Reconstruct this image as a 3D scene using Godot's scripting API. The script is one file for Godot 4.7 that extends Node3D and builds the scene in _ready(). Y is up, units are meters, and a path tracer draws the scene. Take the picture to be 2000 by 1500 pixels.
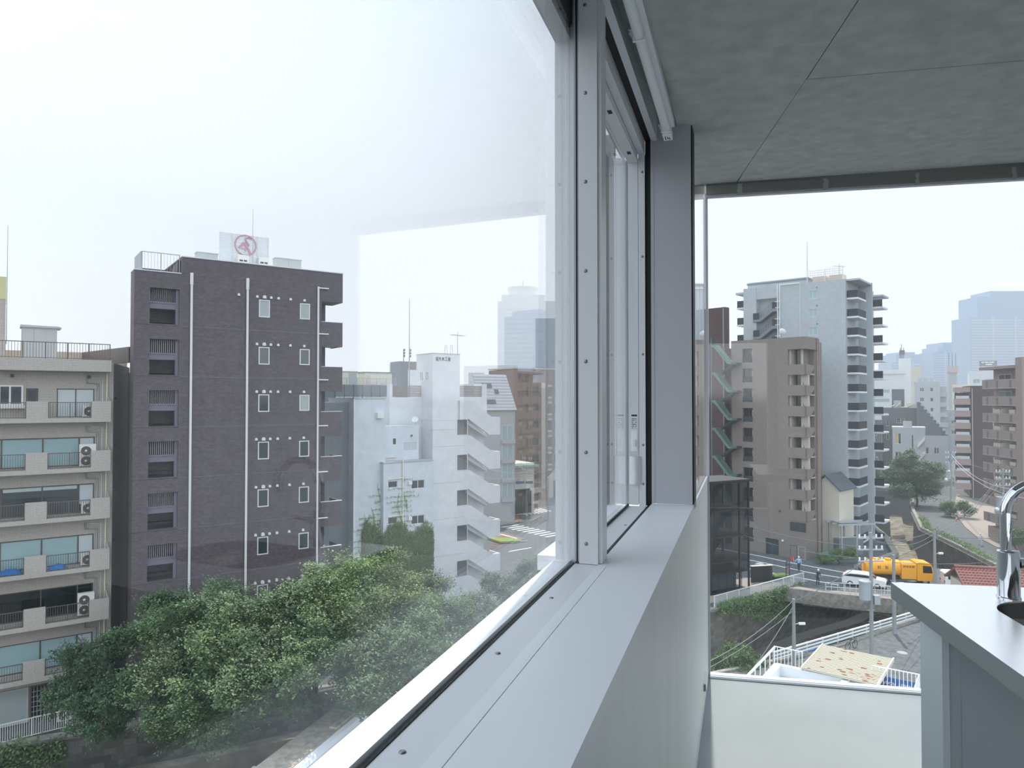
extends Node3D

const GROUND := -19.5
const ALONG := 53.83          # yaw of everything that stands parallel to the canal
var M := {}
var shapes := {}
var taken := {}
var rng := RandomNumberGenerator.new()

# ---------------------------------------------------------------- helpers
func numbered(called: String) -> String:
	if not taken.has(called):
		taken[called] = 0
		return called
	taken[called] += 1
	return "%s_%03d" % [called, taken[called]]

func tag(o: Node, label: String, category := "", group := "", kind := "") -> void:
	if label != "":
		o.set_meta("label", label)
	if category != "":
		o.set_meta("category", category)
	if group != "":
		o.set_meta("group", group)
	if kind != "":
		o.set_meta("kind", kind)

func thing(called: String, label: String, category: String, at: Vector3, turn := 0.0, group := "") -> Node3D:
	var o := Node3D.new()
	o.name = numbered(called)
	add_child(o)
	o.position = at
	o.rotation_degrees.y = turn
	tag(o, label, category, group)
	return o

func struct(called: String, label: String, at := Vector3.ZERO, turn := 0.0) -> Node3D:
	var o := Node3D.new()
	o.name = numbered(called)
	add_child(o)
	o.position = at
	o.rotation_degrees.y = turn
	tag(o, label, "", "", "structure")
	return o

func copy(o: Node3D, at: Vector3, turn: float, label := "") -> Node3D:
	var c: Node3D = o.duplicate()
	var plain: String = str(o.name)
	if plain.substr(plain.length() - 4, 1) == "_" and plain.right(3).is_valid_int():
		plain = plain.left(plain.length() - 4)
	c.name = numbered(plain)
	add_child(c)
	c.position = at
	c.rotation_degrees.y = turn
	if label != "":
		c.set_meta("label", label)
	return c

func part(parent: Node, called: String, mesh: Mesh, mat: Material, at := Vector3.ZERO, turn := Vector3.ZERO) -> MeshInstance3D:
	var o := MeshInstance3D.new()
	o.name = called if parent != self else numbered(called)
	o.mesh = mesh
	o.material_override = mat
	parent.add_child(o, true)
	o.position = at
	o.rotation_degrees = turn
	return o

# a box between two corners, as a part of its own
func bx(parent: Node, called: String, a: Vector3, b: Vector3, mat: Material) -> MeshInstance3D:
	var size := (b - a).abs()
	var key := "b%.4f,%.4f,%.4f" % [size.x, size.y, size.z]
	if not shapes.has(key):
		var m := BoxMesh.new()
		m.size = size
		shapes[key] = m
	return part(parent, called, shapes[key], mat, (a + b) / 2.0)

func quad(st: SurfaceTool, a: Vector3, b: Vector3, c: Vector3, d: Vector3) -> void:
	st.set_smooth_group(-1)
	for v in [a, c, b, a, d, c]:
		st.add_vertex(v)

func add_box(st: SurfaceTool, a: Vector3, b: Vector3) -> void:
	var l := Vector3(minf(a.x, b.x), minf(a.y, b.y), minf(a.z, b.z))
	var h := Vector3(maxf(a.x, b.x), maxf(a.y, b.y), maxf(a.z, b.z))
	quad(st, Vector3(l.x, l.y, h.z), Vector3(h.x, l.y, h.z), Vector3(h.x, h.y, h.z), Vector3(l.x, h.y, h.z))
	quad(st, Vector3(h.x, l.y, l.z), Vector3(l.x, l.y, l.z), Vector3(l.x, h.y, l.z), Vector3(h.x, h.y, l.z))
	quad(st, Vector3(h.x, l.y, h.z), Vector3(h.x, l.y, l.z), Vector3(h.x, h.y, l.z), Vector3(h.x, h.y, h.z))
	quad(st, Vector3(l.x, l.y, l.z), Vector3(l.x, l.y, h.z), Vector3(l.x, h.y, h.z), Vector3(l.x, h.y, l.z))
	quad(st, Vector3(l.x, h.y, h.z), Vector3(h.x, h.y, h.z), Vector3(h.x, h.y, l.z), Vector3(l.x, h.y, l.z))
	quad(st, Vector3(l.x, l.y, l.z), Vector3(h.x, l.y, l.z), Vector3(h.x, l.y, h.z), Vector3(l.x, l.y, h.z))

func tool() -> SurfaceTool:
	var st := SurfaceTool.new()
	st.begin(Mesh.PRIMITIVE_TRIANGLES)
	return st

func done(st: SurfaceTool) -> ArrayMesh:
	st.generate_normals()
	return st.commit()

# several boxes [x0,y0,z0,x1,y1,z1] as one part
func boxes(parent: Node, called: String, list: Array, mat: Material) -> MeshInstance3D:
	var st := tool()
	for q in list:
		add_box(st, Vector3(q[0], q[1], q[2]), Vector3(q[3], q[4], q[5]))
	return part(parent, called, done(st), mat)

# an outline in x, y drawn out from z0 to z1
func ex_mesh(poly: PackedVector2Array, z0: float, z1: float) -> ArrayMesh:
	var st := tool()
	var p := poly.duplicate()
	if Geometry2D.is_polygon_clockwise(p):
		p.reverse()
	var tri := Geometry2D.triangulate_polygon(p)
	st.set_smooth_group(-1)
	for i in range(0, tri.size(), 3):
		var a := p[tri[i]]
		var b := p[tri[i + 1]]
		var c := p[tri[i + 2]]
		if (b - a).cross(c - a) < 0.0:
			var k := b
			b = c
			c = k
		for v in [a, c, b]:
			st.add_vertex(Vector3(v.x, v.y, z1))
		for v in [a, b, c]:
			st.add_vertex(Vector3(v.x, v.y, z0))
	for i in p.size():
		var a := p[i]
		var b := p[(i + 1) % p.size()]
		quad(st, Vector3(a.x, a.y, z0), Vector3(b.x, b.y, z0), Vector3(b.x, b.y, z1), Vector3(a.x, a.y, z1))
	return done(st)

func pv(list: Array) -> PackedVector2Array:
	var r := PackedVector2Array()
	for i in range(0, list.size(), 2):
		r.append(Vector2(list[i], list[i + 1]))
	return r

func ex(parent: Node, called: String, list: Array, z0: float, z1: float, mat: Material) -> MeshInstance3D:
	return part(parent, called, ex_mesh(pv(list), z0, z1), mat)

# a plan outline in x, z drawn up from y0 to y1
func prism(parent: Node, called: String, list: Array, y0: float, y1: float, mat: Material) -> MeshInstance3D:
	var flat := []
	for i in range(0, list.size(), 2):
		flat.append_array([list[i], -list[i + 1]])
	var o := part(parent, called, ex_mesh(pv(flat), y0, y1), mat)
	o.rotation_degrees.x = -90
	return o

# a wall from x0 to x1 and y0 to y1 with rectangular openings [xa, ya, xb, yb]
func wall(parent: Node, called: String, x0: float, y0: float, x1: float, y1: float, z0: float, z1: float, holes: Array, mat: Material) -> MeshInstance3D:
	var xs := [x0, x1]
	var ys := [y0, y1]
	for h in holes:
		for v in [h[0], h[2]]:
			if v > x0 and v < x1 and not xs.has(v):
				xs.append(v)
		for v in [h[1], h[3]]:
			if v > y0 and v < y1 and not ys.has(v):
				ys.append(v)
	xs.sort()
	ys.sort()
	var st := tool()
	var open := func(i: int, j: int) -> bool:
		if i < 0 or j < 0 or i >= xs.size() - 1 or j >= ys.size() - 1:
			return true
		var cx: float = (xs[i] + xs[i + 1]) / 2.0
		var cy: float = (ys[j] + ys[j + 1]) / 2.0
		for h in holes:
			if cx > h[0] and cx < h[2] and cy > h[1] and cy < h[3]:
				return true
		return false
	for i in xs.size() - 1:
		for j in ys.size() - 1:
			if open.call(i, j):
				continue
			var a: float = xs[i]
			var b: float = xs[i + 1]
			var c: float = ys[j]
			var d: float = ys[j + 1]
			quad(st, Vector3(a, c, z1), Vector3(b, c, z1), Vector3(b, d, z1), Vector3(a, d, z1))
			quad(st, Vector3(b, c, z0), Vector3(a, c, z0), Vector3(a, d, z0), Vector3(b, d, z0))
			if open.call(i + 1, j):
				quad(st, Vector3(b, c, z1), Vector3(b, c, z0), Vector3(b, d, z0), Vector3(b, d, z1))
			if open.call(i - 1, j):
				quad(st, Vector3(a, c, z0), Vector3(a, c, z1), Vector3(a, d, z1), Vector3(a, d, z0))
			if open.call(i, j + 1):
				quad(st, Vector3(a, d, z1), Vector3(b, d, z1), Vector3(b, d, z0), Vector3(a, d, z0))
			if open.call(i, j - 1):
				quad(st, Vector3(a, c, z0), Vector3(b, c, z0), Vector3(b, c, z1), Vector3(a, c, z1))
	return part(parent, called, done(st), mat)

# a round bar along a chain of points
func add_tube(st: SurfaceTool, pts: Array, r0: float, r1 := -1.0, sides := 8, capped := true) -> void:
	if r1 < 0.0:
		r1 = r0
	st.set_smooth_group(1)
	var rings := []
	var side := Vector3.ZERO
	for i in pts.size():
		var p: Vector3 = pts[i]
		var before: Vector3 = pts[maxi(i - 1, 0)]
		var after: Vector3 = pts[mini(i + 1, pts.size() - 1)]
		var d := (after - before).normalized()
		if side == Vector3.ZERO:
			side = d.cross(Vector3.UP if absf(d.y) < 0.9 else Vector3.RIGHT).normalized()
		side = (side - d * side.dot(d)).normalized()
		var up := d.cross(side)
		var r := lerpf(r0, r1, float(i) / maxf(1.0, pts.size() - 1.0))
		var ring := []
		for k in sides:
			var a := TAU * k / sides
			ring.append(p + (side * cos(a) + up * sin(a)) * r)
		rings.append(ring)
	for i in rings.size() - 1:
		for k in sides:
			var n := (k + 1) % sides
			for v in [rings[i][k], rings[i + 1][n], rings[i + 1][k], rings[i][k], rings[i][n], rings[i + 1][n]]:
				st.add_vertex(v)
	if capped:
		st.set_smooth_group(-1)
		for k in range(1, sides - 1):
			for v in [rings[0][0], rings[0][k + 1], rings[0][k]]:
				st.add_vertex(v)
			for v in [rings[-1][0], rings[-1][k], rings[-1][k + 1]]:
				st.add_vertex(v)

func tube(parent: Node, called: String, pts: Array, r: float, mat: Material, sides := 8, r1 := -1.0) -> MeshInstance3D:
	var st := tool()
	add_tube(st, pts, r, r1, sides)
	return part(parent, called, done(st), mat)

# a profile [radius, height] turned about the y axis
func lathe_mesh(prof: Array, sides := 20) -> ArrayMesh:
	var st := tool()
	st.set_smooth_group(1)
	for i in prof.size() - 1:
		if prof[i + 1].size() > 2:
			st.set_smooth_group(i + 2)
		for k in sides:
			var a := TAU * k / sides
			var b := TAU * (k + 1) / sides
			var p := Vector3(cos(a) * prof[i][0], prof[i][1], sin(a) * prof[i][0])
			var q := Vector3(cos(b) * prof[i][0], prof[i][1], sin(b) * prof[i][0])
			var r := Vector3(cos(b) * prof[i + 1][0], prof[i + 1][1], sin(b) * prof[i + 1][0])
			var s := Vector3(cos(a) * prof[i + 1][0], prof[i + 1][1], sin(a) * prof[i + 1][0])
			if prof[i][0] > 0.0:
				for v in [p, q, r]:
					st.add_vertex(v)
			if prof[i + 1][0] > 0.0:
				for v in [p, r, s]:
					st.add_vertex(v)
	return done(st)

func sphere_mesh(r: float) -> SphereMesh:
	var key := "s%.4f" % r
	if not shapes.has(key):
		var m := SphereMesh.new()
		m.radius = r
		m.height = r * 2.0
		m.radial_segments = 12
		m.rings = 6
		shapes[key] = m
	return shapes[key]

# a railing in the plane z: bars joined into one part, posts and rails each a part
func railing(parent: Node, x0: float, x1: float, y0: float, y1: float, z: float, mat: Material, step := 0.13, bar := 0.012, posts := 1.2) -> void:
	var list := []
	var n := int((x1 - x0) / step)
	for i in range(1, n):
		var x := lerpf(x0, x1, float(i) / n)
		list.append([x - bar, y0 + 0.04, z - bar, x + bar, y1 - 0.02, z + bar])
	if list.size():
		boxes(parent, "balusters", list, mat)
	bx(parent, "rail", Vector3(x0, y1 - 0.03, z - 0.025), Vector3(x1, y1 + 0.02, z + 0.025), mat)
	bx(parent, "rail", Vector3(x0, y0 + 0.03, z - 0.02), Vector3(x1, y0 + 0.07, z + 0.02), mat)
	var m := maxi(1, int(round((x1 - x0) / posts)))
	for i in m + 1:
		var x := lerpf(x0 + 0.03, x1 - 0.03, float(i) / m)
		bx(parent, "post", Vector3(x - 0.03, y0, z - 0.03), Vector3(x + 0.03, y1, z + 0.03), mat)

# ---------------------------------------------------------------- materials
func mat(key: String, hex: String, rough := 0.8, metal := 0.0, tex: Texture2D = null, metres := 1.0) -> StandardMaterial3D:
	var m := StandardMaterial3D.new()
	m.resource_name = key
	m.albedo_color = Color(hex)
	m.roughness = rough
	m.metallic = metal
	if tex:
		m.albedo_texture = tex
		m.uv1_triplanar = true
		m.uv1_triplanar_sharpness = 8.0
		m.uv1_scale = Vector3.ONE / metres
	M[key] = m
	return m

# cloudy grey-white speckle, multiplied with the colour of its material
func grain(seed_: int, low: float, freq: float, size := 256, octaves := 4, stretch := 1.0) -> ImageTexture:
	var n := FastNoiseLite.new()
	n.seed = seed_
	n.noise_type = FastNoiseLite.TYPE_SIMPLEX_SMOOTH
	n.frequency = freq
	n.fractal_octaves = octaves
	var im := Image.create(size, size, false, Image.FORMAT_RGB8)
	for y in size:
		for x in size:
			var a := TAU * x / size
			var b := TAU * y / size
			var k := size / TAU
			var v := n.get_noise_3d(cos(a) * k, sin(a) * k, y * stretch) * (1.0 - float(y) / size) + n.get_noise_3d(cos(a) * k, sin(a) * k, (y - size) * stretch) * float(y) / size
			var g := clampf(lerpf(low, 1.0, 0.5 + v * 0.9), 0.0, 1.0)
			im.set_pixel(x, y, Color(g, g, g))
	im.generate_mipmaps()
	return ImageTexture.create_from_image(im)

# small facing tiles with joints
func tiles(cols: int, rows: int, cell_w: int, cell_h: int, joint: float, spread: float, half_bond: bool, seed_: int) -> ImageTexture:
	rng.seed = seed_
	var im := Image.create(cols * cell_w, rows * cell_h, false, Image.FORMAT_RGB8)
	im.fill(Color(joint, joint, joint))
	for r in rows:
		for c in cols:
			var g := 1.0 - rng.randf() * spread
			var x := c * cell_w + (cell_w / 2 if half_bond and r % 2 else 0)
			for k in [0, -cols * cell_w]:
				im.fill_rect(Rect2i(x + k + 1, r * cell_h + 1, cell_w - 1, cell_h - 1), Color(g, g, g))
	im.generate_mipmaps()
	return ImageTexture.create_from_image(im)

func make_materials() -> void:
	var fine := grain(3, 0.86, 0.06)
	var cloudy := grain(5, 0.72, 0.02)
	var streak := grain(8, 0.965, 0.05, 256, 3, 0.06)
	# the room
	mat("ceiling concrete", "#b6bbb7", 0.85, 0.0, grain(21, 0.88, 0.022, 512, 6), 1.1)
	mat("floor paint", "#98a2a6", 0.42, 0.0, grain(22, 0.93, 0.015, 256, 4), 2.2)
	mat("wall aluminium", "#eef2ef", 0.4, 0.0, streak, 1.1)
	mat("room plaster", "#e6e8e8", 0.9, 0.0, fine, 1.5)
	mat("sill paint", "#eceef1", 0.38)
	mat("aluminium", "#e0e2e4", 0.4, 0.1)
	mat("shaded aluminium", "#bfc0c5", 0.5, 0.0)  # darker copy of the aluminium, shade put into its colour
	mat("white metal", "#f6f7f8", 0.45)
	mat("black rubber", "#141416", 0.6)
	mat("screw steel", "#8d8d8f", 0.35, 0.8)
	mat("track brown", "#8d8a87", 0.55, 0.2)
	mat("torn tape", "#aeb0ae", 0.9)
	mat("lamp plastic", "#e6ebea", 0.35)
	mat("counter top", "#fafbfc", 0.26, 0.95)
	mat("counter edge", "#8a9291", 0.5)
	mat("counter body", "#d8dfe1", 0.6)
	mat("shaded counter body", "#b7bfc1", 0.6)  # counter body darkened for the front that gets less window light
	mat("sink steel", "#9a9794", 0.3, 0.9)
	mat("chrome", "#d9dcdf", 0.06, 1.0)
	mat("print dark", "#3a3d40", 0.7)
	mat("print white", "#e4e6e6", 0.6)
	for g in [["side glass", "#5d7478", 0.05], ["end glass", "#6d8582", 0.03], ["landing glass", "#2a3032", 0.3]]:
		var m := mat(g[0], g[1], 0.0)
		m.transparency = BaseMaterial3D.TRANSPARENCY_ALPHA
		m.albedo_color.a = g[2]
		m.metallic_specular = 0.5
	# the city
	mat("asphalt", "#6e7173", 0.9, 0.0, cloudy, 3.0)
	mat("pavement", "#a79a90", 0.9, 0.0, fine, 1.3)
	mat("brick paving", "#9c7f70", 0.9, 0.0, tiles(8, 16, 16, 8, 0.8, 0.15, true, 4), 1.6)
	mat("road white", "#e9ebea", 0.8)
	mat("band yellow", "#cfca9a", 0.8)
	mat("road yellow", "#c9b070", 0.8)
	mat("kerb", "#9fa19f", 0.9)
	mat("concrete", "#a8a49b", 0.9, 0.0, cloudy, 2.5)
	mat("canal concrete", "#aea591", 0.92, 0.0, grain(31, 0.55, 0.012), 5.0)
	mat("canal wall", "#8b867a", 0.92, 0.0, grain(33, 0.5, 0.014), 4.0)
	mat("stone wall", "#82817a", 0.92, 0.0, tiles(6, 8, 40, 26, 0.62, 0.35, true, 9), 3.4)
	var w := mat("canal water", "#3b4034", 0.08)
	w.metallic_specular = 0.5
	mat("grey tile", "#c4bdb3", 0.5, 0.0, tiles(20, 20, 10, 7, 0.62, 0.06, false, 11), 1.7)
	mat("dark tile", "#665c60", 0.6, 0.0, tiles(12, 32, 24, 8, 0.84, 0.2, true, 13), 2.6)
	mat("violet metal", "#77737f", 0.6, 0.1)
	mat("bronze metal", "#6b625b", 0.5, 0.4)
	mat("cream pipe", "#e3dcc6", 0.5)
	mat("white pipe", "#e4e4de", 0.45)
	mat("grey pipe", "#a8abad", 0.5, 0.2)
	mat("frame light", "#dddedd", 0.45, 0.1)
	mat("frame bronze", "#5f564f", 0.5, 0.3)
	mat("ac white", "#dcdbd6", 0.6)
	mat("fan dark", "#55524f", 0.7)
	mat("tarp blue", "#2f86d8", 0.7, 0.0, fine, 0.6)
	mat("glass dark", "#3b4347", 0.06).metallic_specular = 0.7
	mat("glass black", "#1d2022", 0.08).metallic_specular = 0.55
	mat("glass teal", "#9db8ba", 0.12)
	mat("glass pale", "#c3cdd0", 0.15)
	mat("glass frosted", "#a9b2b0", 0.3)
	mat("glass sky", "#7f9fb6", 0.08).metallic_specular = 0.8
	mat("curtain", "#b9c9c6", 0.9)
	mat("cabinet grey", "#b7bbba", 0.6)
	mat("cabinet pale", "#d3d7da", 0.6)
	mat("steel white", "#eceeee", 0.5)
	mat("logo pink", "#c29aa5", 0.7)
	mat("roof grey", "#9b9d9c", 0.9, 0.0, cloudy, 3.0)
	mat("pale render", "#dbe2e8", 0.85, 0.0, grain(41, 0.94, 0.02), 5.0)
	mat("white render", "#e7eaec", 0.85, 0.0, grain(42, 0.94, 0.02), 5.0)
	mat("slate panel", "#6b777b", 0.5, 0.0, fine, 2.0)
	mat("tan tile", "#8c8179", 0.75, 0.0, tiles(10, 30, 20, 7, 0.92, 0.1, true, 17), 2.0)
	mat("tan soffit", "#b7afa3", 0.85)
	mat("tan pale", "#c9bfb2", 0.8)
	mat("brown tile", "#8d7361", 0.8, 0.0, fine, 2.0)
	mat("red brick", "#5d4240", 0.85, 0.0, tiles(12, 30, 20, 8, 0.9, 0.25, true, 19), 2.2)
	mat("rose tile", "#ae9992", 0.8, 0.0, fine, 2.0)
	mat("gray render", "#bcc3c6", 0.85, 0.0, grain(43, 0.94, 0.02), 4.0)
	mat("plain mid grey", "#83898d", 0.85)  # one even mid grey, darker than the gray render
	mat("charcoal", "#34383c", 0.7)
	mat("black steel", "#1f2023", 0.6, 0.2)
	mat("green steel", "#5f7c70", 0.6, 0.2)
	mat("slate roof", "#5b6067", 0.8)
	mat("metal roof", "#b9bcc2", 0.45, 0.3)
	mat("cream render", "#d9d2c0", 0.85)
	mat("dark grey render", "#63686d", 0.85)
	mat("light grey render", "#b1b4b5", 0.85)
	mat("pink render", "#c6b3b0", 0.85)
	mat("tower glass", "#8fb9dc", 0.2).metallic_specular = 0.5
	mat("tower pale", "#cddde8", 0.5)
	mat("tower haze pale", "#e2e4e2", 0.6)  # lightened so the far tower looks deeper in the haze
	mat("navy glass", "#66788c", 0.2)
	mat("truck yellow", "#f7ab1c", 0.4)
	mat("car white", "#eef0f0", 0.25)
	mat("car dark", "#2b2d30", 0.3)
	mat("bus beige", "#c9c0b0", 0.5, 0.0, cloudy, 2.5)
	mat("bus white", "#e6ebf0", 0.3)
	mat("bus green", "#4fa869", 0.5)
	mat("tyre", "#232324", 0.9)
	mat("cone red", "#d8452f", 0.6)
	mat("rust roof", "#bdb7a6", 0.7)
	mat("rust", "#8a5a41", 0.95)
	mat("roof tile red", "#8d5f58", 0.7)
	mat("banner blue", "#2c5f9a", 0.7)
	mat("hedge fence green", "#6fae7e", 0.8)
	mat("guard steel", "#dfe3e5", 0.45, 0.2)
	mat("pole concrete", "#97999a", 0.9)
	mat("cable", "#6d7276", 0.7)
	mat("cable pale", "#b6bec2", 0.6)
	mat("transformer", "#a9b0b3", 0.5)
	mat("porcelain", "#eef1f2", 0.3)
	mat("bark", "#5a4b3e", 0.95, 0.0, cloudy, 0.8)
	mat("green creeper", "#7d9a55", 0.8)
	mat("leaf grass", "#8fae5a", 0.9, 0.0, fine, 1.0)
	var skin := mat("clothes", "#ffffff", 0.85)
	skin.vertex_color_use_as_albedo = true
	for l in [["leaf cherry", "#98bb80"], ["leaf dark", "#7fa478"], ["leaf bright", "#a6c87c"], ["leaf grey", "#a3b59a"]]:
		var m := mat(l[0], l[1], 0.55)
		m.vertex_color_use_as_albedo = true
		m.cull_mode = BaseMaterial3D.CULL_DISABLED
		m.backlight_enabled = true
		m.backlight = Color(0.5, 0.6, 0.25)

# ---------------------------------------------------------------- the scene
func _ready() -> void:
	set_camera_and_light()
	make_materials()
	build_room()
	build_counter()
	build_ground()
	build_tiled_apartments()
	build_dark_block()
	build_pale_block()
	build_white_stairs()
	build_behind_left()
	build_tan_block()
	build_gray_tower()
	build_street_small()
	build_trees()
	build_street_things()
	build_haze()

func set_camera_and_light() -> void:
	var cam := Camera3D.new()
	cam.name = "camera"
	add_child(cam)
	cam.position = Vector3(0, 1.45, 0)
	cam.rotation_degrees = Vector3(rad_to_deg(atan(28.0 / 1387.0)), 18.09, 0)
	cam.fov = rad_to_deg(2.0 * atan(750.0 / 1387.0))
	cam.near = 0.05
	cam.far = 4000.0
	cam.current = true
	# a hazy white summer sky
	var sky_material := ProceduralSkyMaterial.new()
	sky_material.sky_top_color = Color(0.86, 0.93, 1.0)
	sky_material.sky_horizon_color = Color(0.97, 0.98, 1.0)
	sky_material.sky_curve = 0.3
	sky_material.ground_bottom_color = Color(0.45, 0.46, 0.47)
	sky_material.ground_horizon_color = Color(0.75, 0.77, 0.8)
	sky_material.sky_energy_multiplier = 1.33
	sky_material.ground_energy_multiplier = 0.6
	var e := Environment.new()
	e.background_mode = Environment.BG_SKY
	e.sky = Sky.new()
	e.sky.sky_material = sky_material
	e.tonemap_mode = Environment.TONE_MAPPER_LINEAR
	e.tonemap_exposure = 1.0
	e.sdfgi_enabled = true
	e.ssao_enabled = true
	e.ssil_enabled = true
	e.volumetric_fog_enabled = true
	e.volumetric_fog_density = 0.0
	var w := WorldEnvironment.new()
	w.name = "environment"
	w.environment = e
	add_child(w)
	# the sun stands high ahead of the camera, a little left of the line of the window wall
	var sun := DirectionalLight3D.new()
	sun.name = "sun"
	add_child(sun)
	var high := deg_to_rad(61.0)
	var towards := Vector3(-0.055 * cos(high), sin(high), -cos(high)).normalized()
	sun.look_at_from_position(Vector3.ZERO, -towards)
	sun.light_energy = 1.9
	sun.light_color = Color(1.0, 0.97, 0.92)
	sun.light_angular_distance = 0.8
	sun.shadow_enabled = true

# ---------------------------------------------------------------- the room
func screw(parent: Node, at: Vector3, turn: Vector3) -> void:
	if not shapes.has("screw"):
		shapes["screw"] = lathe_mesh([[0.0, 0.0015], [0.0018, 0.0012], [0.0042, 0.0008, 1], [0.0052, -0.001]], 12)
	part(parent, "screw", shapes["screw"], M["screw steel"], at, turn)

func ceiling_at(z: float) -> float:
	return 2.5 + 0.066 * (-2.8 - z)

func build_room() -> void:
	var end_dir := Vector3(0.9945, 0, -0.105)
	var corner := Vector3(-0.185, 0, -3.862)
	# floor
	var f := struct("floor", "pale grey painted floor")
	prism(f, "slab", [-0.5, 1.5, -0.5, -3.86, -0.185, -3.90, 1.55, -4.085, 1.55, 1.5], -0.3, 0.0, M["floor paint"])
	# ceiling of board-marked concrete: four fields between open joints
	var c := struct("ceiling", "raw concrete ceiling with fine formwork joints")
	var fields := [
		[-0.238, 1.5, 0.81, 1.5, 0.1955, -2.449, 0.0, -3.64, -0.035, -3.86, -0.205, -3.86, -0.238, -2.9],
		[0.8135, 1.5, 1.55, 1.5, 1.55, -2.62, 0.199, -2.4475],
		[0.1965, -2.4515, 1.55, -2.624, 1.55, -4.06, -0.031, -3.895, 0.0035, -3.64],
	]
	for q in fields:
		var st := tool()
		var p := pv(q)
		if Geometry2D.is_polygon_clockwise(p):
			p.reverse()
		var tri := Geometry2D.triangulate_polygon(p)
		st.set_smooth_group(-1)
		for i in range(0, tri.size(), 3):
			var v := [p[tri[i]], p[tri[i + 1]], p[tri[i + 2]]]
			for k in [0, 1, 2]:
				st.add_vertex(Vector3(v[k].x, ceiling_at(v[k].y), v[k].y))
			for k in [0, 2, 1]:
				st.add_vertex(Vector3(v[k].x, ceiling_at(v[k].y) + 0.2, v[k].y))
		for i in p.size():
			var a := p[i]
			var b := p[(i + 1) % p.size()]
			quad(st, Vector3(a.x, ceiling_at(a.y), a.y), Vector3(a.x, ceiling_at(a.y) + 0.2, a.y), Vector3(b.x, ceiling_at(b.y) + 0.2, b.y), Vector3(b.x, ceiling_at(b.y), b.y))
		part(c, "concrete_field", done(st), M["ceiling concrete"])
	bx(c, "slab", Vector3(-0.458, 2.84, -4.2), Vector3(1.6, 3.0, 1.6), M["ceiling concrete"])
	# slab edge over the windows: the shadowed slot in which the lamp hangs
	ex(c, "window_slot", [-1.5, 2.84, 2.9, 2.84, 2.9, ceiling_at(-2.9) + 0.05, 1.2, 2.47, -1.5, 2.47], -0.458, -0.238, M["ceiling concrete"]).rotation_degrees.y = 90
	# low wall under the windows
	var w := struct("wall_left", "low pale metal-faced wall under the window sill")
	bx(w, "panel", Vector3(-0.34, 0, -3.86), Vector3(-0.185, 1.02, 1.5), M["wall aluminium"])
	bx(w, "outer_skin", Vector3(-0.5, -0.3, -3.86), Vector3(-0.341, 0.98, 1.5), M["white metal"])
	bx(w, "end_strip", Vector3(-0.205, 0.0, -3.874), Vector3(-0.176, 0.955, -3.8605), M["lamp plastic"])
	bx(w, "cable_channel", Vector3(-0.1848, 0.108, -3.54), Vector3(-0.172, 0.146, -3.385), M["white metal"])
	bx(w, "channel_end", Vector3(-0.183, 0.112, -3.3849), Vector3(-0.174, 0.142, -3.383), M["screw steel"])
	# sill boards
	var s := struct("trim_1", "broad white metal window sill board")
	bx(s, "board", Vector3(-0.3165, 1.0205, -2.78), Vector3(-0.183, 1.045, 1.5), M["sill paint"])
	bx(s, "board", Vector3(-0.34, 1.0205, -1.7), Vector3(-0.318, 1.045, 1.5), M["sill paint"])
	bx(s, "board", Vector3(-0.34, 1.0205, -2.78), Vector3(-0.3168, 1.0448, -1.7005), M["sill paint"])
	bx(s, "corner_ledge", Vector3(-0.215, 1.0205, -3.86), Vector3(-0.183, 1.043, -2.9205), M["sill paint"])
	# fixed window beside the camera
	var a := struct("window_1", "large fixed pane beside the sill in an aluminium frame")
	bx(a, "bottom_frame", Vector3(-0.3992, 1.0, -1.72), Vector3(-0.3405, 1.043, 1.5), M["aluminium"])
	bx(a, "gasket", Vector3(-0.4033, 1.0, -1.72), Vector3(-0.3994, 1.0445, 1.5), M["black rubber"])
	bx(a, "pane", Vector3(-0.413, 1.02, -1.745), Vector3(-0.4035, 2.38, 1.5), M["side glass"])
	bx(a, "outer_sill", Vector3(-0.455, 0.985, -1.745), Vector3(-0.4135, 1.046, 1.5), M["white metal"])
	bx(a, "outer_head", Vector3(-0.455, 2.362, -1.75), Vector3(-0.4135, 2.6, 1.5), M["aluminium"])
	bx(a, "head", Vector3(-0.412, 2.45, -1.72), Vector3(-0.3405, 2.6, 1.5), M["aluminium"])
	bx(a, "head_gasket", Vector3(-0.4125, 2.38, -1.72), Vector3(-0.4035, 2.45, 1.5), M["black rubber"])
	for z in [-0.41, -0.745, -1.078, -1.41]:
		screw(a, Vector3(-0.376, 1.0435, z), Vector3.ZERO)
	for z in [-0.42, -0.53]:
		bx(a, "drain_cap", Vector3(-0.427, 1.046, z - 0.012), Vector3(-0.4145, 1.052, z + 0.012), M["print dark"])
	# mullion between the fixed and the opening window
	var mu := struct("trim_2", "aluminium mullion with a row of screws")
	bx(mu, "face", Vector3(-0.388, 1.044, -1.80), Vector3(-0.341, 2.6, -1.72), M["aluminium"])
	bx(mu, "edge_strip", Vector3(-0.3409, 1.0455, -1.79), Vector3(-0.332, 2.6, -1.728), M["aluminium"])
	bx(mu, "gasket", Vector3(-0.4025, 1.046, -1.79), Vector3(-0.3885, 2.6, -1.73), M["shaded aluminium"])
	bx(mu, "gasket_line", Vector3(-0.3965, 1.046, -1.7299), Vector3(-0.3935, 2.6, -1.7275), M["black rubber"])
	bx(mu, "outer_face", Vector3(-0.455, 1.0, -1.84), Vector3(-0.4035, 2.6, -1.7455), M["aluminium"])
	for y in [1.093, 1.317, 1.541, 1.765, 1.987, 2.209, 2.43]:
		screw(mu, Vector3(-0.3705, y, -1.7195), Vector3(90, 0, 0))
	# opening window between mullion and pillar
	var b := struct("window_2", "narrow opening window with black track and pull handle")
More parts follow.
